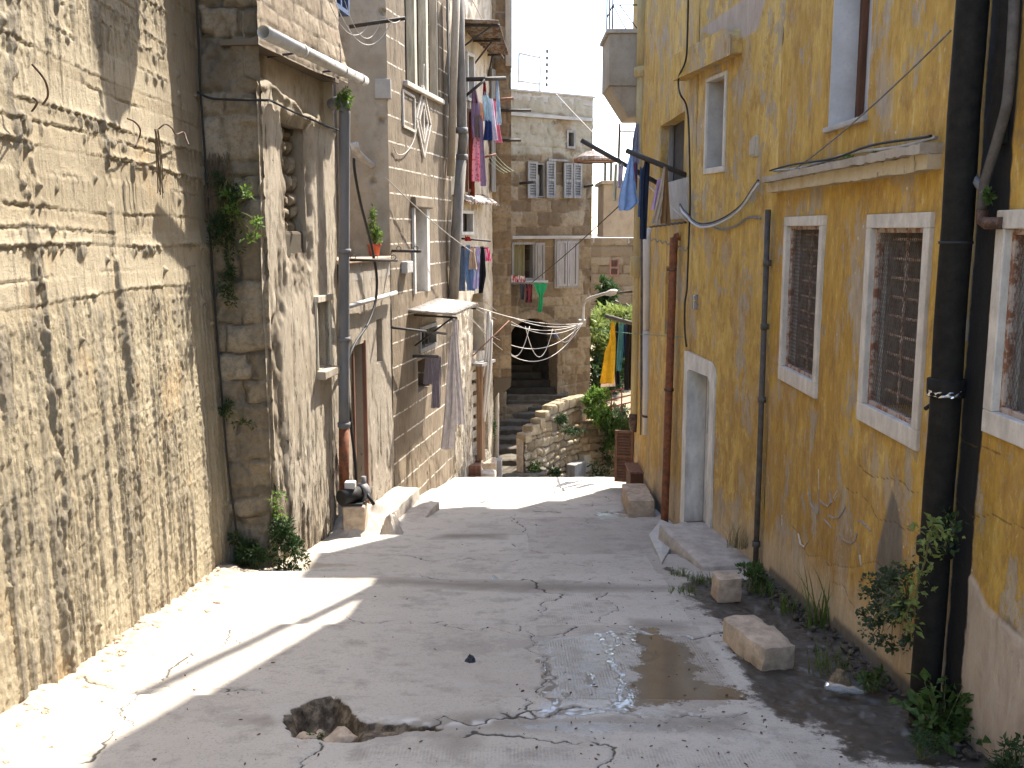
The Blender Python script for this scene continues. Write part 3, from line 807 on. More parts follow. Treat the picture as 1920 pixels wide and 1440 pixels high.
# ------------------------------------------------------------------ stone house with flaking plaster (left, first)
hc = thing("stone_house", "stone house with flaking pale plaster behind the grey drainpipe", "house", (-2.2, 10.2, -1.3))
def qf(S, Z):
    d, t = stones(S, Z, .30, .40, 51, .09, .75)
    h = .025 * sst(0, .07, d) - .03 * (1 - sst(.002, .03, d)) * sst(.35, .6, fbm(S * 3, Z * 3, 3, 50)) + .035 * (t - .5)
    h = h + .035 * (fbm(S * 6, Z * 6, 5, 71, .6) - .5) * 2 + .014 * (fbm(S * 22, Z * 22, 3, 72) - .5) * 2
    return h, {'tone': t, 'joint': d + .03 * sst(.6, .35, fbm(S * 3, Z * 3, 3, 50))}
def quoinf(S, Z):
    h, a = qf(S, Z)
    er = fbm(S * 4, Z * 2.2, 4, 52)
    h = h - .06 * sst(.55, .75, er) - .05 * sst(.50, .59, S) * fbm(S * 9, Z * 6, 3, 53) + .05 * sst(.3, 0., S) * fbm(S * 5, Z * 3, 3, 54)
    return h, a
relief("corner_stones", B, 0, .62, -1.8, 6.2, .016, .016, quoinf, M['quoin'], hc)
zs0, zs1 = C.hit(505, 150)[1], C.hit(640, 238)[1]
nic = C.rect(541, 245, 578, 470)
win = C.rect(594, 565, 617, 690)
blu = C.rect(622, -60, 650, 20)
nic = (nic[0], nic[1], C.hit(560, 475)[1], C.hit(560, 238)[1])
def cfac(S, Z):
    t = np.clip(S / 2.2, 0, 1); zs = zs0 + (zs1 - zs0) * t + .10 * (fbm(S * 2.2, S * 0, 3, 55) - .5) * 2
    up = sst(-.03, .03, Z - zs)
    scab = sst(.52, .62, fbm(S * 7, Z * 1.3, 5, 56, .6))
    low = low_of(C, S, Z, 1.6)
    ero = sst(.45, .62, fbm(S * 3, Z * 1.2, 4, 57)) * sst(1.0, .25, S)          # eroded strip by the corner
    nd = np.maximum(np.abs(S - (nic[0] + nic[1]) / 2) - (nic[1] - nic[0]) / 2, np.maximum(nic[2] - Z, Z - nic[3]))
    rag = sst(.16, .0, nd + .10 * (fbm(S * 9, Z * 5, 4, 58) - .5) * 2)
    belownic = sst(.3, .0, np.abs(S - (nic[0] + nic[1]) / 2) - .08 + .1 * (fbm(S * 5, Z * 3, 3, 59) - .5)) * sst(nic[2] - .55, nic[2] - .2, Z) * sst(nic[2] + .1, nic[2], Z)
    h = -.018 * scab * (.5 + low) - .05 * ero * fbm(S * 12, Z * 5, 3, 60) * 1.3 - .045 * rag - .05 * belownic * fbm(S * 14, Z * 12, 3, 62)
    h = h - .10 * up + .03 * (fbm(S * 1.2, Z * .8, 3, 63) - .5) + .0035 * (fbm(S * 26, Z * 16, 4, 64) - .5) * 2
    h = h + .035 * sst(.05, 0, np.abs(Z - zs + .05)) * fbm(S * 8, Z * 8, 3, 65)
    return h, {'low': low, 'dirt': np.clip(ero * .9 + rag * .7 + belownic + .8 * sst(.10, .0, np.abs(Z - zs)), 0, 1)}
zsp = max(zs0, zs1) + .25
relief("plaster_front", C, -.02, C.L, -1.9, 3.9, .017, .017, cfac, M['plaster'], hc, holes=[nic, win], depth=.28)
zc = C.hit(570, 95)[1]
def upf(S, Z):
    h, a = hstone(.19, .36, 57, .008, .002, .010, .010)(S, Z)
    a['joint'] = a['joint']; 
    return h + .05 + .09 * sst(.55, 0, Z - zc + .1) * sst(1.4, 2.2, S), a
M_up0 = C.hit(570, 125)[1]
relief("block_upper_wall", C, -.05, C.L + .12, M_up0 - .02, 6.4, .025, .02, upf, M['cblock'], hc, holes=[(blu[0], blu[1], blu[2], blu[3])], depth=.25)
b = MB(); b.pbox(C, -.05, C.L + .12, M_up0 - .02, M_up0 + .03, -.3, .04); b.build("ledge", M['cblock'], hc)
shell("back_walls", [(-2.29, 9.2), (-2.27, 9.2), (-1.98, 11.33), (-6, 11.33), (-6, 9.2)], -2, 6.4, {1, 0, 4}, hc)
b = MB(); b.box(-6, -2.84, 9.2, 9.3, -2, 6.4); b.pbox(C, 0.0, 2.2, -2, 6.4, -.6, -.5); b.build("inner_wall", M['roomwall'], hc)
# rubble filling of the blocked niche
def nichef(S, Z):
    d, t = stones(S, Z, .15, .17, 66, .06, .5)
    return -.22 + .05 * sst(0, .05, d) + .06 * t + .02 * fbm(S * 20, Z * 20, 3, 67), {'tone': t, 'joint': d}
relief("rubble_infill", C, nic[0] - .05, nic[1] + .05, nic[2] - .05, nic[3] + .05, .014, .014, nichef, M['quoin'], hc)
b = MB(); b.pbox(C, nic[0] - .05, nic[1] + .05, nic[2] - .06, nic[2] + .22, -.3, -.07); b.build("niche_sill", M['quoin'], hc, .03)
w = thing("window", None, None, C.pt((win[0] + win[1]) / 2, win[2], 0)); w.parent = hc; w.matrix_parent_inverse = Matrix.Translation(-Vector(hc.location))
panel("blind_panel", C, win, -.14, M['grey'], w)
b = MB(); b.pbox(C, win[0] - .05, win[1] + .05, win[2] - .10, win[2] - .01, -.1, .10); b.build("sill", M['plaster2'], w, .01)
b = MB(); b.pbox(C, win[0] - .04, win[1] + .06, win[3], win[3] + .07, -.02, .04); b.pbox(C, win[1], win[1] + .04, win[2], win[3], -.05, .025); b.pbox(C, win[0] - .03, win[0], win[2], win[3], -.05, .02); b.build("frame", M['palewood'], w, .006)
w = thing("window", None, None, C.pt((blu[0] + blu[1]) / 2, blu[2], 0)); w.parent = hc; w.matrix_parent_inverse = Matrix.Translation(-Vector(hc.location))
b = MB(); b.frame(C, blu[0], blu[1], blu[2], blu[3], .05, -.06, .03)
mid = (blu[0] + blu[1]) / 2; b.pbox(C, mid - .025, mid + .025, blu[2] + .05, blu[3] - .05, -.055, .02); b.build("frame", M['bluepaint'], w)
panel("pane", C, blu, -.07, M['glassdark'], w)

# ------------------------------------------------------------------ low terrace house with the dark doorway
hd = thing("terrace_house", "low plastered house with a roof terrace and dark doorway beside the drainpipe", "house", (-1.8, 12.3, -1.6))
zt = D.hit(700, 490)[1]
dr = D.rect(664, 660, 686, 930); dr = (dr[0], dr[1], zgf(-1.8, 12.2) + .18, D.hit(675, 645)[1])
sl = D.rect(706, 598, 718, 680)
def dfac(S, Z):
    low = low_of(D, S, Z, 1.5)
    scab = sst(.55, .64, fbm(S * 7, Z * 1.5, 5, 156, .6))
    h = -.015 * scab * (.4 + low) + .02 * (fbm(S * 1.5, Z * 1.2, 3, 157) - .5) + .003 * (fbm(S * 26, Z * 16, 4, 158) - .5) * 2
    return h, {'low': low, 'dirt': .5 * sst(.15, 0, zt - Z) + .6 * sst(.12, .0, np.abs(S - dr[1]) + .03) * (Z < dr[3])}
relief("plaster_front", D, 0, D.L + .02, -2.3, zt, .018, .018, dfac, M['plaster2'], hd, holes=[dr, sl], depth=.35)
b = MB(); b.pbox(D, dr[0] - .03, dr[0] + .004, dr[2], dr[3], -.03, .022); b.pbox(D, dr[1] - .004, dr[1] + .022, dr[2], dr[3] + .03, -.03, .02); b.build_each("doorframe", M['redwood'], hd)
panel("door", D, (dr[0], dr[1] + .01, dr[2], dr[3]), -.20, M['plaster2'], hd, .05)
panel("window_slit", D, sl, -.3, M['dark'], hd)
shell("back_walls", [(-1.93, 11.39), (-1.605, 13.2), (-6, 13.2), (-6, 11.39)], -2.4, zt - .005, {0}, hd)
b = MB(); b.pbox(D, -.05, D.L, zt, zt + .05, -1.3, .04); b.build("terrace_slab", M['ceramic'], hd, .012)

# ------------------------------------------------------------------ tall house with scored render
he = thing("scored_house", "tall brown house scored with white mortar lines and a diamond ornament", "house", (-1.3, 15, -2))
H = Pl((-4.0, 13.2), (-1.6, 13.2), (-2, 5))
def hfac(S, Z):
    h = .03 * (fbm(S * 1.4, Z * 1.2, 4, 161) - .5) + .006 * (fbm(S * 18, Z * 14, 4, 162) - .5) * 2
    for (u, v, r) in ((718, 22, .05), (716, 227, .05), (700, 340, .05), (695, 313, .22)):
        a, z = H.hit(u, v); d = np.hypot(S - a, Z - z)
        h = h - (.06 if r < .1 else .02) * sst(r, r * .5, d)
    return h, {'low': 0 * S, 'dirt': np.clip(.8 * sst(1.0, .2, Z - zt + .5 * fbm(S * 3, Z * 2, 3, 163)) * sst(.4, .6, fbm(S * 4, Z * 4, 3, 164)), 0, 1)}
relief("side_wall", H, 0, 2.4, zt - .3, 7.2, .025, .025, hfac, M['plaster2'], he)
b = MB(); a0, a1, q0, q1 = H.rect(703, 148, 733, 178); b.pbox(H, a0, a1, q0 - .05, q1, -.05, .03); b.build("blocked_vent", M['grey'], he, .01)
bw = E.rect(757, -200, 822, 150); bw = (bw[0], bw[1], E.hit(790, 168)[1], 6.6)
bw2 = E.rect(838, -200, 850, 190); bw2 = (bw2[0], bw2[1], E.hit(844, 195)[1], 5.9)
lw = E.rect(774, 395, 803, 545); lw = (lw[0], lw[1], E.hit(788, 548)[1], E.hit(788, 388)[1])
sw = E.rect(786, 612, 816, 652)
ow = E.rect(783, 672, 806, 730)
def efac(S, Z):
    low = low_of(E, S, Z, 1.2)
    h = -.012 * sst(.52, .64, fbm(S * 9, Z * 1.6, 5, 171, .6)) * (.4 + low) + .018 * (fbm(S * 1.4, Z * 1.1, 3, 172) - .5) + .004 * (fbm(S * 26, Z * 16, 4, 173) - .5) * 2
    return h, {'low': low, 'dirt': np.clip(.7 * sst(.2, .0, np.abs(S - .9) - .25) * sst(.2, -.5, Z - E.hit(780, 590)[1]) * 0 + .8 * sst(2.5, 3.2, S) * sst(.35, .6, fbm(S * 3, Z * .7, 4, 174)), 0, 1)}
relief("scored_front", E, 0, E.L + .02, -3.0, 7.2, .022, .022, efac, M['scored'], he, holes=[bw, bw2, lw, sw, ow], depth=.3)
shell("back_walls", [(-1.62, 13.24), (-1.0, 16.6), (-6, 16.6), (-6, 13.24)], -3, 7.2, {0, 3}, he)
b = MB(); b.box(-6, -3.9, 13.22, 13.3, -3, 7.2); b.pbox(E, -.2, 3.6, -3, 7.2, -.75, -.65); b.build("inner_wall", M['roomwall'], he)
w = thing("window", None, None, E.pt((bw[0] + bw[1]) / 2, bw[2], 0)); w.parent = he; w.matrix_parent_inverse = Matrix.Translation(-Vector(he.location))
b = MB(); ws = bw[1] - bw[0]
for i in range(4):
    t = bw[0] + ws * (i / 3); b.pbox(E, max(t - .06, bw[0] - .02), min(t + .06, bw[1] + .02), bw[2], bw[3], -.14, -.02)
b.build_each("mullion", M['palewood'], w)
b = MB(); b.pbox(E, bw[0] - .10, bw[1] + .10, bw[2] - .07, bw[2], -.1, .06); b.build("sill", M['winframe'], w, .01)
for i in range(3):
    p = (bw[0] + ws * i / 3 + .06, bw[0] + ws * (i + 1) / 3 - .06, bw[2], bw[3]); panel("pane", E, p, -.16, M['timber'] if i == 2 else M['greywood'], w)
w = thing("window", None, None, E.pt((bw2[0] + bw2[1]) / 2, bw2[2], 0)); w.parent = he; w.matrix_parent_inverse = Matrix.Translation(-Vector(he.location))
b = MB(); b.frame(E, *bw2, .05, -.12, .02); b.build("frame", M['greywood'], w); panel("pane", E, bw2, -.13, M['glassdark'], w)
w = thing("window", None, None, E.pt((lw[0] + lw[1]) / 2, lw[2], 0)); w.parent = he; w.matrix_parent_inverse = Matrix.Translation(-Vector(he.location))
b = MB(); b.pbox(E, lw[0] - .01, lw[0] + .07, lw[2], lw[3], -.2, .03); b.pbox(E, lw[0] + .12, lw[0] + .17, lw[2], lw[3], -.2, -.02); b.pbox(E, lw[1] - .16, lw[1] - .02, lw[2], lw[3], -.2, .03); b.build_each("board", M['white'], w)
b = MB(); b.pbox(E, lw[0] - .06, lw[1] + .08, lw[3] - .02, lw[3] + .14, -.12, .07); b.build("lintel", M['scored'], w, .02); panel("pane", E, lw, -.22, M['greywood'], w)
w = thing("window", None, None, E.pt((sw[0] + sw[1]) / 2, sw[2], 0)); w.parent = he; w.matrix_parent_inverse = Matrix.Translation(-Vector(he.location))
b = MB(); b.frame(E, *grow(sw, .03), .06, -.08, .03)
for i in range(1, 4):
    t = sw[0] + (sw[1] - sw[0]) * i / 4; b.pbox(E, t - .008, t + .008, sw[2], sw[3], -.06, -.04)
b.build("frame", M['greywood'], w); panel("pane", E, sw, -.25, M['dark'], w)
# diamond ornament and square panel drawn in raised mortar
def strip(mb, pl, pts, wd, o, o0=-.01):
    for (a, z), (a2, z2) in zip(pts[:-1], pts[1:]):
        dx, dz = a2 - a, z2 - z; L = math.hypot(dx, dz); nx, nz = -dz / L * wd / 2, dx / L * wd / 2
        prism(mb, pl, [(a + nx, z + nz), (a2 + nx, z2 + nz), (a2 - nx, z2 - nz), (a - nx, z - nz)], o0, o)
b = MB()
cx, cz = E.hit(793, 228); hw = .40; hh = .50
strip(b, E, [(cx - hw, cz), (cx, cz + hh), (cx + hw, cz), (cx, cz - hh), (cx - hw, cz)], .045, .022)
strip(b, E, [(cx - hw * .6, cz), (cx, cz + hh * .6), (cx + hw * .6, cz), (cx, cz - hh * .6), (cx - hw * .6, cz)], .04, .022)
strip(b, E, [(cx, cz - .18), (cx, cz + .18)], .04, .022)
b.build("diamond_ornament", M['winframe'], he)
b = MB(); a0, z0 = E.hit(755, 236); a1, z1 = E.hit(772, 178)
strip(b, E, [(a0, z0), (a0, z1), (a1 + .1, z1 - .02), (a1 + .1, z0 - .02), (a0, z0)], .035, .022); b.build("square_ornament", M['winframe'], he)

# ------------------------------------------------------------------ house with hung-out washing (left, beyond)
hf_ = thing("pitted_house", "narrow house with pitted sunlit plaster behind the hanging laundry", "house", (-.7, 17.6, -2.4))
fw1 = FF.rect(873, 100, 887, 190); fw2 = FF.rect(873, 205, 886, 360)
fd = FF.rect(886, 550, 908, 660); fw3 = FF.rect(862, 395, 885, 440)
fdl = FF.rect(887, 690, 915, 850)
def ffac(S, Z):
    h = -.03 * sst(.52, .66, fbm(S * 6, Z * 2.2, 5, 181, .6)) + .02 * (fbm(S * 1.4, Z * 1.1, 3, 182) - .5) + .012 * (fbm(S * 16, Z * 8, 4, 183) - .5) * 2
    return h, {'low': low_of(FF, S, Z, 3.), 'dirt': .5 * sst(.5, .7, fbm(S * 4, Z * .6, 3, 184))}
relief("pitted_front", FF, 0, FF.L, -3.3, 6.6, .025, .025, ffac, M['plaster3'], hf_, holes=[fw1, fw2, fw3, fd, fdl], depth=.3)
shell("back_walls", [(-1.0, 16.62), (-.36, 18.52), (-5, 18.52), (-5, 16.62)], -3.3, 6.6, {0}, hf_)
b = MB(); b.pbox(FF, -.2, 2., -3.3, 6.6, -.7, -.6); b.build("inner_wall", M['roomwall'], hf_)
for r, k in ((fw1, 'greywood'), (fw2, 'redwood'), (fw3, 'greywood')):
    w = thing("window", None, None, FF.pt((r[0] + r[1]) / 2, r[2], 0)); w.parent = hf_; w.matrix_parent_inverse = Matrix.Translation(-Vector(hf_.location))
    b = MB(); b.frame(FF, *r, .05, -.08, .04); b.build("frame", M['white' if k == 'greywood' else k], w); panel("pane", FF, r, -.1, M[k if r is not fw3 else 'dark'], w)
panel("shutter", FF, FF.rect(917, 130, 924, 360), .06, M['greywood'], hf_)
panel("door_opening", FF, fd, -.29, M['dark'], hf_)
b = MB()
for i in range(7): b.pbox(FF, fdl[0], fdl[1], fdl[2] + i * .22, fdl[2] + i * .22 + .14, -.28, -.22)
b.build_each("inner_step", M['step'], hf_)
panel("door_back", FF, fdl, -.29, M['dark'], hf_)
b = MB(); p0 = FF.hit(893, 640)[0]; b.pbox(FF, p0 - .05, p0 + .10, FF.hit(893, 862)[1], FF.hit(893, 680)[1], .02, .12); b.build("doorpost", M['timber'], hf_)
b = MB(); b.pbox(FF, FF.hit(884, 677)[0], FF.hit(910, 677)[0], FF.hit(897, 682)[1], FF.hit(897, 677)[1], -.02, .2); b.build("door_lintel", M['greywood'], hf_)

# ------------------------------------------------------------------ overhanging stone house over the lane
hm = thing("overhanging_house", "dark stone house bay overhanging the start of the stairs", "house", (-.3, 20, -2))
zb = at(940, 712, 18.55).z
MPl = Pl((-.37, 18.53), (-.015, 18.53), (0, 5))
relief("bay_front", MPl, 0, MPl.L, zb, 6.9, .02, .02, hstone(.28, .42, 191, .014, .008, .02, .016), M['farstone'], hm)
b = MB(); b.box(-.36, -.02, 18.6, 21.9, zb, 5.9); b.box(-.50, -.37, 18.53, 21.9, -3.3, 5.9); b.build("bay_body", M['farstone'], hm)
b = MB(); b.box(-.12, .0, 18.50, 18.8, 4.9, 6.95); b.build("chimney_pier", M['plaster2'], hm, .01)
b = MB(); prism(b, MPl, [(.05, zb + .02), (.335, zb + .02), (.32, zb - .12), (.22, zb - .2), (.10, zb - .22), (.05, zb - .3)], -.4, .02); b.build("corbel", M['quoin'], hm, .03)

# ------------------------------------------------------------------ far stone house with the arch
hg = thing("arched_house", "old brown stone house with an arched stair passage and grey shutters", "house", (.7, 26, -2))
gtop = G.hit(1035, 175)[1]
gw1 = G.rect(1006, 306, 1021, 370); gw2 = G.rect(1056, 308, 1087, 370); gw3 = G.rect(1063, 246, 1077, 277)
gw4 = G.rect(960, 456, 1000, 524); gd = G.rect(1042, 452, 1081, 536)
ac, az1 = G.hit(997, 652); ahw = (G.hit(1044, 680)[0] - G.hit(950, 680)[0]) / 2; azb = G.hit(997, 760)[1]
def archmask(S, Z):
    return (np.abs(S - ac) < ahw) & (Z > azb) & ((Z < az1) | (((S - ac) / ahw) ** 2 + ((Z - az1) / (ahw * .95)) ** 2 < 1))
zpl = G.hit(1000, 290)[1]
def gfac(S, Z):
    d, t = stones(S, Z, .27, .48, 201, .06, .4)
    h = -.02 * (1 - sst(.002, .025, d)) + .015 * (t - .5) + .03 * (fbm(S * 7, Z * 7, 5, 202, .6) - .5) * 2
    up = sst(-.02, .06, Z - zpl - .9 * sst(1.0, 1.25, S + .2 * (fbm(S * 2, Z * 2, 3, 203) - .5)) * 0 - .25 * (fbm(S * 2.2, Z * .2, 3, 204) - .5))
    ra = np.hypot((S - ac) / (ahw * 1.0), np.maximum(Z - az1, 0) / (ahw * .95))
    ring = (ra > 1) & (ra < 1.28)
    h = h + .03 * ring
    return h, {'tone': np.where(ring, .7, t), 'joint': np.where(ring, .2, d), 'low': up}
def mk_gstone():
    m = Mt("patched_brown_stone")
    t = m.attr('tone'); n1 = m.noise(1.1, 6, .65); n2 = m.noise(12, 5, .65); n3 = m.noise(34, 6, .75)
    c = m.ramp(t, [(.1, (.115, .08, .046)), (.4, (.17, .12, .07)), (.7, (.225, .168, .10)), (.95, (.28, .22, .145))])
    c = m.mix(m.mul(m.rng(n2, .45, .7), .5), c, (.13, .095, .06))
    j = m.addv(m.attr('joint'), m.mul(m.math('SUBTRACT', n2, .5), .03))
    c = m.mix(m.mul(m.math('SUBTRACT', 1., m.rng(j, .003, .024)), m.mul(m.rng(m.noise(3, 4), .38, .56), .8)), c, (.27, .22, .155))
    c = m.mix(m.mul(m.rng(n3, .52, .64), .5), c, (.09, .065, .04))
    c = m.mix(m.mul(m.rng(m.noise(1.7, 6, .7, loc=(3, 3, 3)), .53, .66), .7), c, m.ramp(n2, [(.3, (.25, .20, .135)), (.7, (.35, .29, .20))]))
    up = m.attr('low')
    pc = m.ramp(m.noise(1.3, 6, .7, loc=(7, 1, 2)), [(.35, (.22, .195, .14)), (.5, (.30, .27, .205)), (.65, (.34, .305, .24))])
    pc = m.mix(m.mul(m.rng(n2, .5, .7), .3), pc, (.24, .20, .14))
    c = m.mix(m.mul(up, m.rng(m.addv(m.noise(1.0, 5, .7, loc=(9, 4, 1)), m.mul(m.rng(m.sep()[2], 4.3, 5.2), .4)), .42, .5)), c, pc)
    return m.fin(c, .93, m.addv(n2, m.mul(n3, .4)), .45, .015)
M['gstone'] = mk_gstone()
relief("stone_front", G, 0, G.L, -3.3, gtop, .03, .025, gfac, M['gstone'], hg, holes=[gw1, gw2, gw3, gw4, gd], mask=archmask, depth=.35)
b = MB(); b.pbox(G, 0, G.L + .05, gtop - .02, gtop + .02, -.4, .03); b.pbox(G, .3, G.L - .02, gtop - .55, gtop - .48, -.02, .06); b.build("parapet_band", M['grey'], hg)
sidepts = [(G.p0.x, G.p0.y), (G.p1.x, G.p1.y), (2.3, 31), (-2, 31)]
shell("back_walls", sidepts, -3.3, gtop, {0}, hg)
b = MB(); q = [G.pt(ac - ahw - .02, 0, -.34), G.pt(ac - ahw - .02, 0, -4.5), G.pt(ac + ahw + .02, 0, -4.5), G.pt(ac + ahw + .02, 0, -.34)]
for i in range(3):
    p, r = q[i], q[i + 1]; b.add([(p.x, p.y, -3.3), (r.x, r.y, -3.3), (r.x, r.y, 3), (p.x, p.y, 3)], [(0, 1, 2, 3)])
b.add([(p.x, p.y, az1 + ahw * .95) for p in q], [(0, 1, 2, 3)]); b.build("passage_walls", M['soot_shade'], hg)
b = MB(); qq = [G.pt(-.0, 0, -.9), G.pt(G.L, 0, -.9)]
b.pbox(G, 0.02, G.L - .02, G.hit(1000, 590)[1], gtop - .1, -1.0, -.9); b.build("inner_wall", M['roomwall'], hg)
def louver(mb, pl, a0, a1, z0, z1, o0, o1, n=12, w=.05, mid=True):
    mb.frame(pl, a0, a1, z0, z1, w, o0, o1)
    zm = (z0 + z1) / 2
    if mid: mb.pbox(pl, a0 + w, a1 - w, zm - w / 2, zm + w / 2, o0, o1)
    mb.pbox(pl, a0 + w, a1 - w, z0 + w, z1 - w, o0, o0 + .006)
    for i in range(n):
        z = z0 + w + (z1 - z0 - 2 * w) * (i + .5) / n
        h = (z1 - z0 - 2 * w) / n * .62
        q = [pl.pt(a0 + w, z - h / 2, o1 - .004), pl.pt(a1 - w, z - h / 2, o1 - .004), pl.pt(a1 - w, z + h / 2, o0 + .012), pl.pt(a0 + w, z + h / 2, o0 + .012)]
        mb.add(q + [Vector((p.x, p.y, p.z - .008)) for p in q], [(0, 1, 2, 3), (7, 6, 5, 4), (0, 4, 5, 1)])
def subthing(name, pl, r, parent):
    w = thing(name, None, None, pl.pt((r[0] + r[1]) / 2, r[2], 0)); w.parent = parent; w.matrix_parent_inverse = Matrix.Translation(-Vector(parent.location)); return w
w = subthing("window", G, gw1, hg)
panel("pane", G, gw1, -.25, M['glassdark'], w)
b = MB(); b.pbox(G, gw1[0], (gw1[0] + gw1[1]) / 2, gw1[2], gw1[2] + .5, -.1, -.05); b.frame(G, *gw1, .03, -.08, .0); b.build("frame", M['greywood'], w)
for r in (G.rect(987, 303, 1005, 372), G.rect(1022, 303, 1039, 372)):
    b = MB(); louver(b, G, *r, .02, .07); b.build("shutter", M['greywood'], w)
w = subthing("window", G, gw2, hg)
panel("pane", G, gw2, -.25, M['glassdark'], w)
mid = (gw2[0] + gw2[1]) / 2
for r in ((gw2[0] - .02, mid - .01, gw2[2] - .02, gw2[3] + .02), (mid + .01, gw2[1] + .02, gw2[2] - .02, gw2[3] + .02)):
    b = MB(); louver(b, G, *r, .02, .07); b.build("shutter", M['greywood'], w)
w = subthing("window", G, gw3, hg)
b = MB(); b.frame(G, *grow(gw3, .02), .05, -.1, .03); b.build("frame", M['greywood'], w); panel("pane", G, gw3, -.3, M['dark'], w)
w = subthing("window", G, gw4, hg)
b = MB(); b.frame(G, *grow(gw4, .02), .05, -.1, .03); b.build("frame", M['greywood'], w)
M['curtain'] = simple("olive_curtain_cloth", (.23, .21, .12), .9, .35, 30, 0, (1, 1, .05))
def curtf(S, Z): return -.16 + .03 * np.sin(S * 42 + 2 * vn(S * 3, Z, 5)), {}
relief("curtain", G, gw4[0], gw4[0] + (gw4[1] - gw4[0]) * .78, gw4[2], gw4[3], .012, .2, curtf, M['curtain'], w)
r = G.rect(1001, 455, 1019, 526); b = MB(); b.frame(G, *r, .05, .02, .06); b.pbox(G, r[0], r[1], r[2], r[3], .02, .035)
for i in range(3): zz = r[2] + (r[3] - r[2]) * (i + .5) / 3; b.pbox(G, r[0] + .07, r[1] - .07, zz - .14, zz + .14, .03, .05)
b.build("shutter", M['greywood'], w)
b = MB(); b.pbox(G, gw4[0] - .04, gw4[1] + .04, gw4[2] - .1, gw4[2] - .02, -.1, .1); b.build("sill", M['greywood'], w)
w = subthing("window", G, gd, hg); mid = (gd[0] + gd[1]) / 2
for r in ((gd[0], mid - .008, gd[2], gd[3]), (mid + .008, gd[1], gd[2], gd[3])):
    b = MB(); b.frame(G, *r, .05, .0, .05); b.pbox(G, r[0] + .05, r[1] - .05, r[2] + .05, r[3] - .05, 0, .02)
    for i in range(3): zz = r[2] + (r[3] - r[2]) * (i + .5) / 3; b.pbox(G, r[0] + .07, r[1] - .07, zz - .17, zz + .17, .01, .035)
    b.build("shutter", simple("bleached_lilac_wood", (.30, .285, .28), .75, .2, 25, 0, (1, 1, .12)), w)
b = MB(); b.frame(G, *grow(gd, .05), .06, -.05, .03); b.build("frame", M['greywood'], w)
b = MB(); b.pbox(G, G.hit(958, 440)[0], G.hit(1105, 445)[0], G.hit(1030, 448)[1], G.hit(1030, 442)[1], -.03, .06); b.build("string_course", M['grey'], hg, .01)
b = MB(); b.pbox(G, G.hit(1025, 302)[0], G.hit(1062, 300)[0], G.hit(1045, 303)[1], G.hit(1045, 299)[1], -.03, .08); b.build("broken_ledge", M['greywood'], hg, .01)
b = MB(); a0, a1, q0, q1 = G.rect(1038, 623, 1047, 633); b.pbox(G, a0, a1, q0, q1, 0, .03); b.build("number_plate", M['bluepaint'], hg)
# ------------------------------------------------------------------ yellow house (right)
hy = thing("yellow_house", "long peeling yellow ochre house with barred windows along the right of the alley", "house", (2.4, 6, -.8))
def irect(u0, v0, u1, v1): return N.rect(u0, v0, u1, v1)
n1 = N.rect(1476, 418, 1536, 0); n1 = (n1[0], n1[1], N.hit(1500, 704)[1], N.hit(1505, 421)[1])
n1 = (N.hit(1537, 560)[0], N.hit(1474, 560)[0], n1[2], n1[3]); n1 = (min(n1[:2]), max(n1[:2]), n1[2], n1[3])
n2 = (N.hit(1733, 560)[0], N.hit(1632, 560)[0], N.hit(1670, 783)[1], N.hit(1680, 424)[1])
n3a = N.hit(1882, 560)[0]; n3 = (n3a - (n2[1] - n2[0]) * 1.0, n3a, N.hit(1890, 785)[1], N.hit(1905, 424)[1])
n4 = (N.hit(1631, 120)[0], N.hit(1557, 120)[0], N.hit(1592, 228)[1], N.hit(1592, 228)[1] + 1.5)
def sz(pl, pts): return [pl.hit(*p) for p in pts]
sp = N.hit(1735, 1300, .105)[0]           # where the black pipe stands
S_ = lambda pl, u, v: pl.hit(u, v)
pat_poly = sz(N, [(1792, 1055), (1808, 1062), (1830, 1090), (1850, 1135), (1885, 1170), (1925, 1205), (1990, 1260), (2010, 1560), (1700, 1500), (1770, 1380)])
dark_poly = sz(N, [(1638, 1140), (1641, 1050), (1650, 1000), (1664, 950), (1672, 918), (1684, 945), (1693, 1000), (1692, 1060), (1688, 1145)])
dk2 = sz(N, [(1865, 1160), (1890, 1155), (1925, 1205), (1925, 1230), (1890, 1200)])
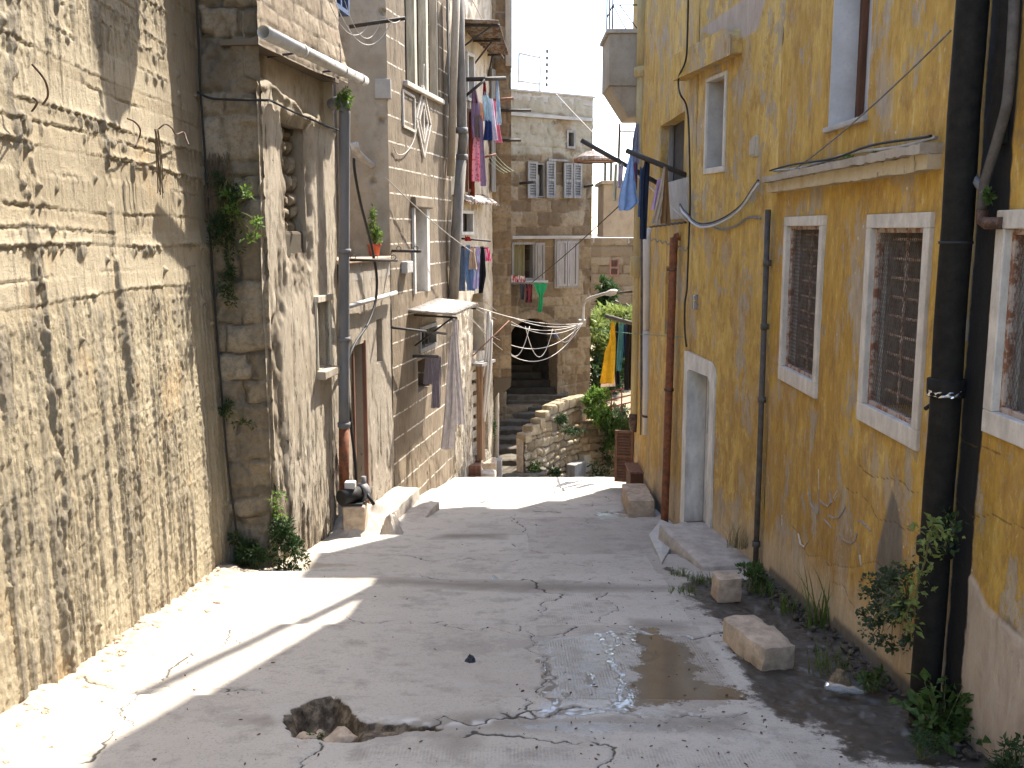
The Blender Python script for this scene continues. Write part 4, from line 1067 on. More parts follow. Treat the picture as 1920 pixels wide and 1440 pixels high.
def nfac(S, Z):
    low = low_of(N, S, Z, .95) + .25 * (fbm(S * 1.4, Z * .6, 3, 301) - .5)
    h = .016 * (fbm(S * 1.1, Z * .9, 3, 302) - .5) + .0045 * (fbm(S * 14, Z * 8, 4, 303) - .5) * 2
    cr = [frac(sz(N, p), i, .06, 4) for i, p in enumerate([[(1585, 915), (1722, 1003)], [(1480, 985), (1655, 1065)], [(1795, 940), (1860, 965), (1990, 1040)], [(1610, 870), (1722, 925)], [(1800, 825), (1880, 850)], [(1760, 770), (1800, 790)], [(1560, 1090), (1660, 1190)]])]
    cd = np.minimum.reduce([segdist(S, Z, c, .1) for c in cr])
    ck = np.clip(1 - cd / .022, 0, 1)
    pd = polysd(S, Z, pat_poly, .4)
    pt = np.clip(.5 + pd * 6, 0, 1)
    dd = np.maximum(np.maximum(polysd(S, Z, dark_poly, .3), polysd(S, Z, dk2, .2) - .01), -.3)
    dk = np.clip(.45 + dd * 6, 0, 1)
    zc = N.hit(1590, 325)[1]
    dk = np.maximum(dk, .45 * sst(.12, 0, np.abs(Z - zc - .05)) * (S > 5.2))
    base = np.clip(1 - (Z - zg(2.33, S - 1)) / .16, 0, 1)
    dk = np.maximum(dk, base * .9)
    z0 = N.hit(1790, 400)[1]
    wl = np.where(Z > z0 - .1, .30, .20) + .05 * (fbm(S * 0, Z * 3, 3, 304) - .5)
    td = np.maximum(sp - wl - S, S - sp - .02)
    tar = np.clip(.5 - td * 9, 0, 1)
    h = h - .010 * sst(.45, .6, pt) * -1 - .004 * ck
    return h, {'low': np.clip(low, 0, 1), 'patch': pt, 'dark': dk, 'tar': tar, 'crack': ck}
M['y_n'] = M['yellow']
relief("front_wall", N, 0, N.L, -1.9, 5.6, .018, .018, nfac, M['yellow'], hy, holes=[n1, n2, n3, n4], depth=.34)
dj = (J.hit(1331, 840)[0], J.hit(1290, 840)[0]); dj = (min(dj), max(dj), J.hit(1310, 998)[1], J.hit(1312, 700)[1])
wj = (J.hit(1359, 235)[0], J.hit(1326, 235)[0]); wj = (min(wj), max(wj), J.hit(1342, 318)[1], J.hit(1342, 148)[1])
def jfac(S, Z):
    low = low_of(J, S, Z, 1.1) + .3 * (fbm(S * 1.4, Z * .6, 3, 311) - .5)
    h = .016 * (fbm(S * 1.1, Z * .9, 3, 312) - .5) + .004 * (fbm(S * 14, Z * 8, 4, 313) - .5) * 2
    pch = polysd(S, Z, sz(J, [(1300, 60), (1400, -10), (1440, -10), (1420, 60), (1385, 80)]), .3)
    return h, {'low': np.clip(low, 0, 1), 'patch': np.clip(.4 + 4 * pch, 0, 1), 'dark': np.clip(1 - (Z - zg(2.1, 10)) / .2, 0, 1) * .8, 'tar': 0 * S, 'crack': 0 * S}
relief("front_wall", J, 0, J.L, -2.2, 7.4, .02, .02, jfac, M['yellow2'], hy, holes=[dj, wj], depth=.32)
hk = (K.hit(1283, 270)[0], K.hit(1238, 270)[0]); hk = (min(hk), max(hk), K.hit(1262, 340)[1], K.hit(1262, 222)[1])
wk = (K.hit(1259, 565)[0], K.hit(1247, 565)[0]); wk = (min(wk), max(wk), K.hit(1253, 630)[1], K.hit(1253, 500)[1])
def kfac(S, Z):
    low = low_of(K, S, Z, 1.1) + .3 * (fbm(S * 1.4, Z * .6, 3, 321) - .5)
    h = .016 * (fbm(S * 1.1, Z * .9, 3, 322) - .5) + .004 * (fbm(S * 14, Z * 8, 4, 323) - .5) * 2
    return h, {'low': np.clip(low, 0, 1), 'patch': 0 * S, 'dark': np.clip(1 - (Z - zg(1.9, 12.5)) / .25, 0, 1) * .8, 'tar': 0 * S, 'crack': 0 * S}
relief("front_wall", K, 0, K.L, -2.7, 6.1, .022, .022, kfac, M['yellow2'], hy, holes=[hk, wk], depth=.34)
# body: three roof heights, as the shadow on the paving shows
def block(name, pts, z0, z1, skip):
    shell(name, pts, z0, z1, skip, hy)
block("near_volume", [(2.36, -1), (2.36, 8.92), (2.2, 10.31), (8, 10.31), (8, -1)], -2.5, 9.2, {0, 1})
b = MB(); b.pbox(N, 0, N.L, 5.55, 9.2, -.3, .02); b.pbox(J, 0, 1.40, 7.35, 9.2, -.3, .02); b.build("upper_storey", M['yellow'], hy)
block("middle_volume", [(2.2, 10.36), (1.985, 11.0), (1.93, 13.75), (8, 13.75), (8, 10.36)], -2.8, 6.05, {0, 1, 4})
b = MB(); b.box(1.93, 6, 13.75, 15.25, 6.05, 7.9); b.build("stair_tower", M['yellow2'], hy)
b = MB(); b.hexa([(2.09, 10.3, 6.0), (2.4, 10.3, 6.0), (2.2, 11.7, 6.0), (1.94, 11.7, 6.0), (2.09, 10.3, 9.2), (2.4, 10.3, 9.2), (2.2, 11.7, 6.62), (1.94, 11.7, 6.62)]); b.hexa([(1.94, 11.72, 6.0), (2.2, 11.72, 6.0), (2.2, 13.7, 6.0), (1.93, 13.7, 6.0), (1.94, 11.72, 6.60), (2.2, 11.72, 6.60), (2.2, 13.7, 6.1), (1.93, 13.7, 6.1)]); b.build_each("sloping_parapet", M['yellow2'], hy)
block("far_volume", [(1.93, 13.76), (1.90, 15.25), (6, 15.25), (6, 13.76)], -3.3, 6.1, {0, 3})
b = MB(); b.box(2.9, 3.0, -1, 15, -2, 5.5); b.build("inner_wall", M['roomwall'], hy)
# end wall facing down the lane, with the brown shutters
b = MB(); b.box(2.16, 6, 15.25, 15.95, -3.4, 4.15); b.build("rear_wing", M['yellow2'], hy)
# projecting balcony bay
b = MB()
zt0 = at(1165, 62, 15.4).z; zb0 = at(1150, 160, 15.4).z
b.box(1.44, 2.0, 15.42, 16.5, zb0, zt0); b.build("balcony_parapet", M['plaster2'], hy, .012)
b = MB(); b.box(1.40, 2.0, 15.38, 16.54, zt0, zt0 + .06); b.build("balcony_coping", M['step'], hy, .008)
b = MB(); b.hexa([(1.75, 15.5, zb0 - .45), (2.0, 15.5, zb0 - .45), (2.0, 16.4, zb0 - .45), (1.75, 16.4, zb0 - .45), (1.46, 15.44, zb0), (2.0, 15.44, zb0), (2.0, 16.48, zb0), (1.46, 16.48, zb0)]); b.build("balcony_corbel", M['plaster2'], hy, .02)
b = MB(); b.box(1.92, 4, 15.42, 16.5, 4.15, 6.3); b.build("balcony_room", M['yellow2'], hy)
b = MB()
for y in (15.5, 16.0, 16.45):
    b.tube([(1.5, y, zt0 + .05), (1.5, y, zt0 + 1.0)], .012, 6)
for z in (.42, .95):
    b.tube([(1.5, 15.5, zt0 + z), (1.5, 16.45, zt0 + z)], .01, 6); b.tube([(1.5, 15.5, zt0 + z), (1.95, 15.5, zt0 + z)], .01, 6)
b.tube([(1.5, 15.5, zt0 + .42), (1.72, 15.5, zt0 + .04)], .008, 6); b.tube([(1.6, 15.5, zt0 + .42), (1.9, 15.5, zt0 + .04)], .008, 6)
b.build("balcony_railing", M['rust'], hy)
# windows with stone frames, expanded metal and twisted bars
def barred(pl, r, fw, wb):
    w = subthing("window", pl, r, hy)
    b = MB(); b.frame(pl, r[0] - fw, r[1] + fw, r[2] - wb, r[3] + fw, fw + .012, -.10, .028, wb + .012); b.build("stone_frame", M['winframe'], w, .006)
    b = MB(); b.frame(pl, r[0] + .010, r[1] - .010, r[2] + .010, r[3] - .010, .030, -.055, -.012); b.build("iron_frame", M['rustframe'], w, .003)
    b = MB(); a0, a1, z0, z1 = r[0] + .035, r[1] - .035, r[2] + .035, r[3] - .035
    pa, pz = .030, .062; W_, H_ = a1 - a0, z1 - z0
    k = pz / pa
    def seg(c, sg):   # line z = z0 + sg*k*(a-a0) + c
        pts = []
        aa = np.linspace(a0, a1, 2)
        lo, hi = a0, a1
        if sg > 0: lo = max(a0, a0 + (-c) / k); hi = min(a1, a0 + (H_ - c) / k)
        else: lo = max(a0, a0 + (c - H_) / k); hi = min(a1, a0 + c / k)
        if hi - lo < .005: return
        p = [pl.pt(t, z0 + c + sg * k * (t - a0), -.028 + .0 * sg) for t in (lo, hi)]
        b.tube(p, .0014, 4, False)
    n = int((H_ + k * W_) / pz) + 1
    for i in range(n): seg(-k * W_ + i * pz, 1); seg(i * pz, -1)
    b.build("wire_mesh", M['mesh'], w)
    b = MB()
    def twist(p, q):
        n = max(4, int((q - p).length / .016)); pts = [p.lerp(q, i / n) for i in range(n + 1)]
        d = (q - p).normalized(); e = d.cross(pl.n)
        vs = []; fs = []
        for i, c in enumerate(pts):
            th = i * .75
            for kk in range(4):
                a_ = th + kk * math.pi / 2; rr = .0125 if kk % 2 else .008
                vs.append(c + (e * math.cos(a_) + pl.n * math.sin(a_)) * rr)
        for i in range(n):
            for kk in range(4): fs.append((i * 4 + kk, i * 4 + (kk + 1) % 4, (i + 1) * 4 + (kk + 1) % 4, (i + 1) * 4 + kk))
        b.add(vs, fs)
    for i in (1, 2): t = a0 + W_ * i / 3; twist(pl.pt(t, z0, -.105), pl.pt(t, z1, -.105))
    nb = 9
    for i in range(nb): z = z0 + H_ * (i + .6) / nb; twist(pl.pt(a0, z, -.12), pl.pt(a1, z, -.12))
    b.build("grille", M['bars'], w)
    b = MB(); b.pbox(pl, r[1] - .012, r[1] + .03, r[2] - .01, r[3] + .01, -.335, -.10); b.build("jamb_lining", M['roomwall'], w)
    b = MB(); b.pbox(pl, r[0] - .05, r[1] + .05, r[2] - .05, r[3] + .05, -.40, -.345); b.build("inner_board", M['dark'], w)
barred(N, n1, .065, .11); barred(N, n2, .075, .11); barred(N, n3, .075, .10)
w = subthing("window", N, n4, hy)
b = MB(); b.pbox(N, n4[1] - .012, n4[1] + .03, n4[2], n4[3], -.24, -.004); b.build("jamb_lining", simple("whitewashed_jamb", (.47, .465, .46), .85, .16, 5), w)
panel("blind_panel", N, n4, -.235, simple("grey_white_infill", (.44, .43, .43), .85, .14, 4), w, .05)
b = MB(); b.pbox(N, n4[0] + .035, n4[0] + .075, n4[2] + .01, n4[3], -.23, -.17); b.pbox(N, n4[1] - .09, n4[1] - .02, n4[2] + .01, n4[3], -.23, -.19); b.build_each("frame", M['brownwood'], w)
b = MB(); b.pbox(N, n4[0] - .01, n4[1] + .02, n4[2] - .035, n4[2] + .006, -.2, .03); b.build("sill", M['grey'], w, .008)
w = subthing("window", J, wj, hy)
b = MB(); b.pbox(J, wj[1] - .012, wj[1] + .03, wj[2], wj[3], -.2, -.004); b.build("jamb_lining", M['grey'], w)
panel("blind_panel", J, wj, -.20, M['grey'], w, .04)
b = MB(); b.frame(J, *grow(wj, .035), .04, -.08, .02, .06); b.build("frame", M['winframe'], w, .006)
w = subthing("window", K, wk, hy)
panel("blind_panel", K, wk, -.22, M['yellow2'], w, .04)
w = subthing("window", K, hk, hy)
b = MB(); b.pbox(K, hk[1] - .10, hk[1] - .04, hk[2], hk[3], -.16, -.10); b.build("frame", M['greywood'], w)
panel("pane", K, (hk[0], hk[1], hk[2], hk[3]), -.17, M['dark'], w)
q = (K.hit(1290, 380)[0], K.hit(1236, 380)[0]); q = (max(min(q), .02), max(q), K.hit(1262, 412)[1], hk[2])
b = MB(); b.pbox(K, q[0], q[1], q[2], q[3], -.02, .022); b.build("apron_panel", M['grey'], hy, .006)
# cornice over the barred windows
c0, c1 = N.hit(1768, 290)[0], N.L + .0
zc = N.hit(1590, 320)[1]
b = MB()
def trimf(z0, z1, o, mat, nm):
    b = MB(); n = 60
    rs = random.Random(int(z0 * 997))
    L = np.linspace(c0, c1, n)
    vs = []; fs = []
    for i, a in enumerate(L):
        j = [rs.uniform(-.006, .006) for _ in range(4)]
        for (z, oo) in ((z0 + j[0], -.03), (z0 + j[0], o + j[1]), (z1 + j[2], o + j[1] + j[3]), (z1 + j[2], -.03)): vs.append(N.pt(a, z, oo))
    for i in range(n - 1):
        for k in range(4): fs.append((i * 4 + k, (i + 1) * 4 + k, (i + 1) * 4 + (k + 1) % 4, i * 4 + (k + 1) % 4))
    fs += [(0, 1, 2, 3), ((n - 1) * 4 + 3, (n - 1) * 4 + 2, (n - 1) * 4 + 1, (n - 1) * 4)]
    b.add(vs, fs); b.build(nm, mat, hy)
trimf(zc + .005, zc + .055, .13, M['plaster2'], "cornice_slab"); trimf(zc - .085, zc + .003, .085, M['cornice'], "cornice_moulding")
# hood over the blocked upper window
h0, h1 = J.hit(1394, 60)[0], J.hit(1284, 130)[0]; za, zb_ = J.hit(1340, 128)[1], J.hit(1340, 78)[1]
out = [(h0, za + .02), (h1, za + .02)] + [(h1 + .10 * math.sin(t), (za + zb_) / 2 + .0 - (zb_ - za) / 2 * math.cos(t)) for t in np.linspace(.2, math.pi - .2, 7)] + [(h1, zb_), (h0 + .1, zb_), (h0, zb_ - .1)]
b = MB(); prism(b, J, out, -.03, .13); b.build("window_hood", M['yellow2'], hy, .03)
# door with pale surround
db, dt = dj[2], dj[3]
b = MB(); e = .13
out = [(dj[0] - e, db - .1), (dj[0] - e, dt + .04), (dj[0] - e + .04, dt + .12), (dj[0] - e + .14, dt + .17), (dj[1] + .05, dt + .20), (dj[1] + .14, dt + .19), (dj[1] + .14, db - .1), (dj[1] + .01, db - .1), (dj[1] + .01, dt - .02), (dj[1] - .06, dt + .01), (dj[0] + .05, dt + .01), (dj[0], dt - .04), (dj[0], db - .1)]
n = len(out); vs = [J.pt(a, z, .022) for a, z in out] + [J.pt(a, z, -.2) for a, z in out]
quads = [(0, 1, 11, 12), (1, 2, 3, 11), (3, 4, 10, 11), (4, 9, 10), (4, 5, 8, 9), (5, 6, 7, 8)]
b.add(vs, quads + [(i, (i + 1) % n, n + (i + 1) % n, n + i) for i in range(n)]); b.build("door_surround", M['white'], hy, .006)
d = subthing("door", J, dj, hy)
panel("door_leaf", J, (dj[0] + .01, dj[1], db, db + (dt - db) * .56), -.20, M['white'], d, .04)
b = MB(); zq = db + (dt - db) * .56
b.frame(J, dj[0] + .01, dj[1], zq, dt, .05, -.24, -.20)
for i in range(1, 9): t = dj[0] + .05 + (dj[1] - dj[0] - .1) * i / 9; b.tube([J.pt(t, zq + .04, -.22), J.pt(t, dt - .04, -.22)], .008, 6)
b.build("door_grille", M['white'], d)
panel("dark_behind", J, (dj[0], dj[1], zq, dt), -.30, M['roomwall'], d, .02)
b = MB(); b.frame(J, dj[0] + .10, dj[1] - .06, db + .12, zq - .1, .03, -.203, -.19); b.build("door_mould", M['white'], d)
b = MB(); b.pbox(J, dj[0], dj[1], db - .12, db - .003, -.32, .06); b.build("threshold", M['winframe'], hy, .01)
def strokes(name, pl, lines, wd, o, mat, parent=None):
    b = MB()
    for l in lines:
        q = MB(); strip(q, pl, sz(pl, l), wd, o); q.build(name, mat, parent)
def arc(*p): return list(p)
M['scrawl'] = simple("grey_chalk_scrawl", (.30, .27, .25), .9, .3, 40)
M['scratch'] = simple("pale_scratch", (.55, .48, .38), .9, .2, 40)
strokes("scratched_stroke", N, [arc((1517, 918), (1520, 945), (1527, 958), (1534, 962), (1535, 920)), arc((1538, 938), (1545, 946), (1553, 949), (1558, 942), (1556, 924)), arc((1553, 966), (1562, 971), (1572, 970), (1580, 960), (1585, 950)), arc((1544, 973), (1552, 981), (1559, 990)), arc((1576, 1008), (1586, 1015), (1597, 1018), (1604, 1012), (1607, 1000)), arc((1608, 976), (1615, 977), (1624, 987), (1632, 995))], .011, .0045, M['scrawl'], hy)
strokes("scratch_mark", N, [arc((1563, 934), (1570, 921)), arc((1565, 938), (1569, 930)), arc((1496, 1000), (1500, 1020), (1508, 1026), (1514, 1015)), arc((1612, 1040), (1614, 1060)), arc((1466, 965), (1466, 985)), arc((1535, 880), (1536, 918))], .006, .0045, M['scratch'], hy)
M['doorink'] = simple("grey_door_scribble", (.28, .24, .22), .9, .2, 40)
b = MB()
z0_ = db + .55; a_ = (dj[0] + dj[1]) / 2
for l in ([(-.03, .25), (.03, .22), (.02, .15), (-.02, .16), (-.03, .21)], [(-.03, .12), (.03, .02)], [(.03, .12), (-.02, .03)], [(-.02, -.1), (.03, -.2), (.0, -.26), (-.03, -.2)]):
    strip(b, J, [(a_ + x, z0_ + z) for x, z in l], .012, -.192, -.203)
for i in range(len(b.v)):
    pass
b.build_each("door_scribble", M['doorink'], d)
b = MB(); a0, a1, q0, q1 = J.rect(1301, 553, 1308, 563); b.pbox(J, a0, a1, q0, q1, 0, .02); a0, a1, q0, q1 = J.rect(1301, 567, 1308, 580); b.pbox(J, a0, a1, q0, q1, 0, .02); b.build("number_tiles", M['greywood'], hy)
b = MB(); a0, a1, q0, q1 = J.rect(1301, 554, 1308, 579)
am = (a0 + a1) / 2; zmA = q1 - (q1 - q0) * .2; zmB = q0 + (q1 - q0) * .25
strip(b, J, [(am - .02, zmA + .03), (am + .02, zmA + .03), (am - .01, zmA - .03)], .012, .024); strip(b, J, [(am, zmB + .035), (am, zmB - .035)], .012, .024); b.build("number_digits", M['white'], hy)

# brown shutters round the corner
b = MB(); q = Pl((1.62, 15.3), (1.92, 15.22), (1.7, 10)); r = (0, q.L - .02, at(1188, 890, 15.3).z - .1, at(1188, 806, 15.3).z); louver(b, q, *r, .0, .04, 16, .04); b.build("shutter", simple("brown_painted_shutter", (.16, .075, .04), .6, .25, 14), hy)
b = MB(); b.box(1.935, 2.0, 15.255, 15.27, -3, -.6); b.build("door_edge", M['brownwood'], hy)
hb = thing("balcony_house", "grey rendered house bay with a plain balcony wall beyond the yellow house", "house", (2.6, 22, -3.5))
b = MB(); z1_, z2_ = at(1165, 345, 21).z, at(1165, 445, 21).z; xb_ = at(1131, 400, 21).x
b.box(xb_, 3.0, 21, 22.4, z2_, z1_); b.build("balcony_wall", M['plaster2'], hb, .012)
b = MB(); b.box(xb_ - .05, 3.0, 20.95, 22.65, z1_, z1_ + .07); b.build("balcony_coping", M['step'], hb, .01)
b = MB(); b.box(2.95, 4.2, 21.2, 22.5, -4, z1_ - .01); b.build("wall", M['plaster2'], hb)

# ------------------------------------------------------------------ sunlit stone house far behind, right
R0 = Pl((2.5, 36.3), (8.1, 35.3), (0, 10))
hh = thing("hillside_house", "pale sunlit stone house with a closed brown shutter beyond the garden", "house", (6, 36, -3))
zt_ = at(1150, 446, 36).z
rw = R0.rect(1143, 485, 1161, 518)
relief("stone_front", R0, 0, 4.6, -4, zt_, .05, .04, hstone(.35, .5, 211, .03, .02, .02, .03), M['house'], hh, holes=[rw], depth=.3)
shell("back_walls", [(2.5, 36.32), (7.0, 35.52), (8, 42), (2.7, 42)], -4, zt_, {0}, hh)
w = subthing("window", R0, rw, hh); b = MB(); louver(b, R0, *rw, -.06, .04, 12, .06); b.build("shutter", M['redwood'], w)

# ------------------------------------------------------------------ stairs and retaining wall
st = thing("stone_stairs", "worn grey stone stairs climbing into the dark archway", "stairs", (0, 21, -3))
vlist = [(890, 930, 1002), (862, 932, 995), (840, 933, 994), (822, 934, 998), (805, 934, 1006), (789, 935, 1016), (775, 935, 1026), (762, 936, 1036), (750, 938, 1043), (740, 945, 1046)]
zc_ = -2.95; zz = zc_; prevY = 19.0
rise = .118
lastY = None
for i, (v, ua, ub) in enumerate(vlist):
    z = zc_ + rise * (i + .8)
    r0 = ray(960, v); Y = (z - 2) / r0[2] * r0[1]
    xa = at(ua, v, Y).x - .05; xb = at(ub, v, Y).x + .25
    b = MB(); n = 10; rs = random.Random(i)
    xs = np.linspace(xa, xb, n); Yend = Y + 1.6 if i < len(vlist) - 1 else 26
    for (x0, x1) in zip(xs[:-1], xs[1:]): pass
    vs = []; fs = []
    for x in xs:
        j = rs.uniform(-.03, .03); k = rs.uniform(-.012, .012)
        vs += [(x, Y + j, z - 1.6), (x, Y + j - .01, z + k - .02), (x, Y + j + .03, z + k), (x, Yend, z + k * .3), (x, Yend, z - 1.6)]
    for m_ in range(n - 1):
        for k in range(5): fs.append((m_ * 5 + k, (m_ + 1) * 5 + k, (m_ + 1) * 5 + (k + 1) % 5, m_ * 5 + (k + 1) % 5))
    fs += [(4, 3, 2, 1, 0), tuple((n - 1) * 5 + k for k in range(5))]
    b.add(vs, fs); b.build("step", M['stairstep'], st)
    lastY, lastz = Y, z
for i in range(5):
    b = MB(); b.box(G.pt(ac - ahw, 0).x + .02, G.pt(ac + ahw, 0).x - .02, 22.95 + i * .32, 27, -3, lastz + .14 * (i + 1)); b.build("step", M['soot_shade'], st)
rw_ = thing("retaining_wall", "honey coloured rubble retaining wall stepping down beside the stairs", "wall", (1.2, 20.5, -3))
RA = Pl((.16, 19.45), (1.52, 21.6), (1.5, 10)); RB = Pl((1.52, 21.6), (3.2, 22.2), (1.5, 10))
tops = [(984, 822), (1000, 803), (1015, 788), (1034, 764), (1058, 754), (1085, 746), (1112, 743)]
ta = [RA.hit(u, v) for u, v in tops]
def topz(S):
    return np.interp(S, [a for a, z in ta], [z for a, z in ta])
def rfn(S, Z):
    d, t = stones(S, Z, .15, .22, 221, .09, .7)
    return .025 * sst(0, .05, d) - .03 * (1 - sst(.002, .03, d)) + .03 * (t - .5) + .018 * (fbm(S * 9, Z * 9, 4, 9) - .5) * 2, {'tone': t, 'joint': d}
relief("stone_face", RA, ta[0][0], RA.L + .02, -4, 1.0, .02, .02, rfn, M['rubble'], rw_, mask=lambda S, Z: Z > topz(S) + .07 * (fbm(S * 9, S * 0, 3, 9) - .4), depth=.10)
ztop2 = RB.hit(1150, 785)[1]
relief("stone_face", RB, -.02, RB.L, -4, ztop2, .025, .025, hstone(.16, .26, 222, .03, .02, .02, .03), M['rubble'], rw_)
b = MB(); 
prism(b, RA, [(ta[0][0] + .02, -4)] + [(a, z - .03) for a, z in ta] + [(ta[-1][0], -4)], -.20, -.04)
b.build("wall_core", M['block'], rw_)
RB_COPE = True
b = MB(); b.add([(1.5, 21.7, ztop2 - .05), (9, 21.9, ztop2 - .05), (9, 36, ztop2 + .4), (1.5, 36, ztop2 + .4)], [(0, 1, 2, 3)]); tag(b.build("garden_ground", M['earth']), "sloping earth of the garden behind the retaining wall", "garden ground", kind='structure')

# ------------------------------------------------------------------ pipes, cables, bars
M['pipegrey'] = simple("grey_plastic_pipe", (.165, .16, .16), .6, .2, 6, 0, (1, 1, .2))
M['pipelight'] = simple("pale_grey_pipe", (.48, .46, .43), .6, .18, 8)
M['pipewhite'] = simple("dusty_white_pipe", (.52, .48, .44), .6, .15, 8, 0, (1, 1, .2))
M['pipeyellow'] = simple("ochre_painted_pipe", (.40, .31, .15), .8, .3, 6, 0, (1, 1, .2))
M['piperust'] = rusty("red_brown_pipe", (.25, .085, .035), (.13, .055, .03), .52)
M['pipedark'] = simple("dark_iron_pipe", (.085, .075, .065), .7, .35, 14)
def mk_tar():
    m = Mt("tarred_black_pipe"); n = m.noise(16, 6, .7); n2 = m.noise(70, 3)
    return m.fin(m.ramp(n, [(.3, (.006, .006, .005)), (.7, (.022, .019, .015))]), .8, m.addv(n, m.mul(n2, .4)), .7, .006, 0, .18)
M['tar'] = mk_tar()
M['rubblecap'] = simple("honey_coping_stone", (.31, .245, .155), .95, .3, 9, bs=1.0)
M['plaster2b'] = simple("lichen_grey_pipe", (.20, .18, .155), .85, .35, 9, 0, (1, 1, .3))
M['cable'] = simple("black_cable", (.022, .021, .02), .6, .2, 20)
M['cablegrey'] = simple("grey_cable", (.20, .19, .18), .65, .2, 20)
M['cablewhite'] = simple("white_cable", (.46, .43, .39), .6, .1, 20)
M['iron'] = simple("dark_iron_bar", (.045, .038, .033), .65, .3, 20)
M['foil'] = simple("crumpled_foil", (.6, .6, .6), .25, .2, 50, 1.)
def smooth_pts(p, k=6):
    p = [Vector(q) for q in p]; out = []
    for i in range(len(p) - 1):
        a, b, c, d = p[max(i - 1, 0)], p[i], p[i + 1], p[min(i + 2, len(p) - 1)]
        for j in range(k):
            t = j / k
            out.append(.5 * ((2 * b) + (c - a) * t + (2 * a - 5 * b + 4 * c - d) * t * t + (3 * b - a - 3 * c + d) * t ** 3))
    return out + [p[-1]]
def cable(name, label, pts, r, mat, cat="cable", group=None, k=6, n=6):
    b = MB(); b.tube(smooth_pts(pts, k), r, n); o = b.build(name, mat)
    return tag(o, label, cat, group)
def sag(p, q, s, n=14):
    return [p.lerp(q, i / n) - Vector((0, 0, s * 4 * (i / n) * (1 - i / n))) for i in range(n + 1)]
def clamp(mb, p, r, h=.04): mb.lathe((p.x, p.y, p.z), [(r, 0), (r + .012, 0), (r + .012, h), (r, h)], 12)

# left gutter pipe
b = MB(); p0, p1 = C.P(494, 60, .25), C.P(683, 152, .26)
t = thing("gutter_pipe", "pale grey open gutter pipe jutting along the block wall above the peeling plaster", "pipe", p0)
dr_ = (p1 - p0)
def hollow(mb, p0, p1, r, th=.006, n=14):
    d = (p1 - p0).normalized(); a = Vector((0, 0, 1)); a = (a - d * a.dot(d)).normalized(); c = d.cross(a)
    def ring(p, rr): return [p + (a * math.cos(2 * math.pi * k / n) + c * math.sin(2 * math.pi * k / n)) * rr for k in range(n)]
    vs = ring(p0, r) + ring(p1, r) + ring(p1, r - th) + ring(p0, r - th); fs = []
    for g in range(4):
        for k in range(n): fs.append((g * n + k, g * n + (k + 1) % n, ((g + 1) % 4) * n + (k + 1) % n, ((g + 1) % 4) * n + k))
    mb.add(vs, fs, True)
hollow(b, p0, p1, .057); b.build("pipe_body", M['pipelight'], t)
for i in (.3, .72, .93):
    b = MB(); q = p0.lerp(p1, i); hollow(b, q, q + dr_.normalized() * .05, .064); b.build("collar", M['pipelight'], t)
for i in (.33, .7):
    b = MB(); q = p0.lerp(p1, i); b.tube([q, q - C.n * .45 + Vector((0, 0, -.05))], .012, 6); b.build("bracket", M['iron'], t)

# left drain pipe
Yd = 11.12
base = gnd(645, 980)
def dp(v): return at(646 if v < 500 else 645, v, Yd)
t = thing("drain_pipe", "tall grey drainpipe with a rust red lower length on the peeling house", "pipe", dp(975))
b = MB(); b.tube(smooth_pts([dp(803), dp(500), dp(240), dp(208), at(644, 195, Yd) , at(634, 191, Yd + .02), at(622, 196, Yd + .1)], 4), .062, 14); b.build("upper_pipe", M['pipegrey'], t)
b = MB(); b.tube([dp(945), dp(800)], .060, 14); b.build("rusty_pipe", M['piperust'], t)
zb_ = zgf(dp(975).x, Yd)
b = MB(); q = dp(945); b.tube([Vector((q.x, q.y, zb_ - .05)), q], .070, 14); b.build("socket", M['step'], t)
b = MB()
for v in (475, 800, 640): clamp(b, dp(v), .062, .05)
b.build_each("clamp", M['pipegrey'], t)
# weedy fern on top of it is built with the plants

# cables, left
Yc = 9.06
cable("black_cable", "thin black cable running down the corner beside the concrete wall", [*[at(u + 7, v, Yc) for u, v in ((361, -10), (366, 100), (369, 175), (380, 330), (392, 520), (402, 660), (412, 780), (420, 870), (430, 950), (437, 1000))]], .010, M['cable'])
cable("wall_cable", "dark cable crossing from the stone corner over the plaster to the drainpipe", [at(370, 172, 9.03), at(395, 184, 9.03), at(440, 187, 9.03), at(498, 188, 9.03)] + [C.P(u, v, .03) for u, v in ((508, 189), (530, 200), (555, 212), (580, 222), (605, 233), (640, 246))], .011, M['cable'])
cable("black_hose", "black hose looping down from the drainpipe top to the water pump", [D.P(u, v, .10) for u, v in ((664, 296), (665, 320), (676, 380), (695, 455), (706, 515), (704, 565), (690, 607), (668, 640), (655, 672), (652, 720), (657, 790), (664, 850), (668, 900), (664, 925))], .017, M['cable'], "hose")
cable("bent_hose", "thin second black hose beside the dark doorway", [D.P(u, v, .06) for u, v in ((650, 620), (652, 700), (656, 780), (667, 860), (668, 895), (660, 925))], .010, M['cable'], "hose")
b = MB(); hollow(b, H.P(664, 268, .42), H.P(668, 285, .38), .05); b.tube(smooth_pts([H.P(664, 270, .40), H.P(672, 287, .30), H.P(683, 299, .16), H.P(698, 310, .0)], 5), .045, 10)
tag(b.build("stub_pipe", M['pipelight']), "short bent pale pipe going into the plaster side wall", "pipe")
b = MB(); b.tube([D.P(646, 577, .07), D.P(742, 549, .07)], .028, 10)
tag(b.build("conduit_pipe", M['pipelight']), "pale horizontal conduit across the terrace house front", "pipe")
def bar(name, label, p, q, r, mat=None, group=None, extra=None):
    b = MB(); d = (q - p).normalized(); b.tube([p, q], r, 6)
    if extra: extra(b)
    return tag(b.build(name, mat or M['iron']), label, "bar", group)
gb = "iron clothes line brackets"
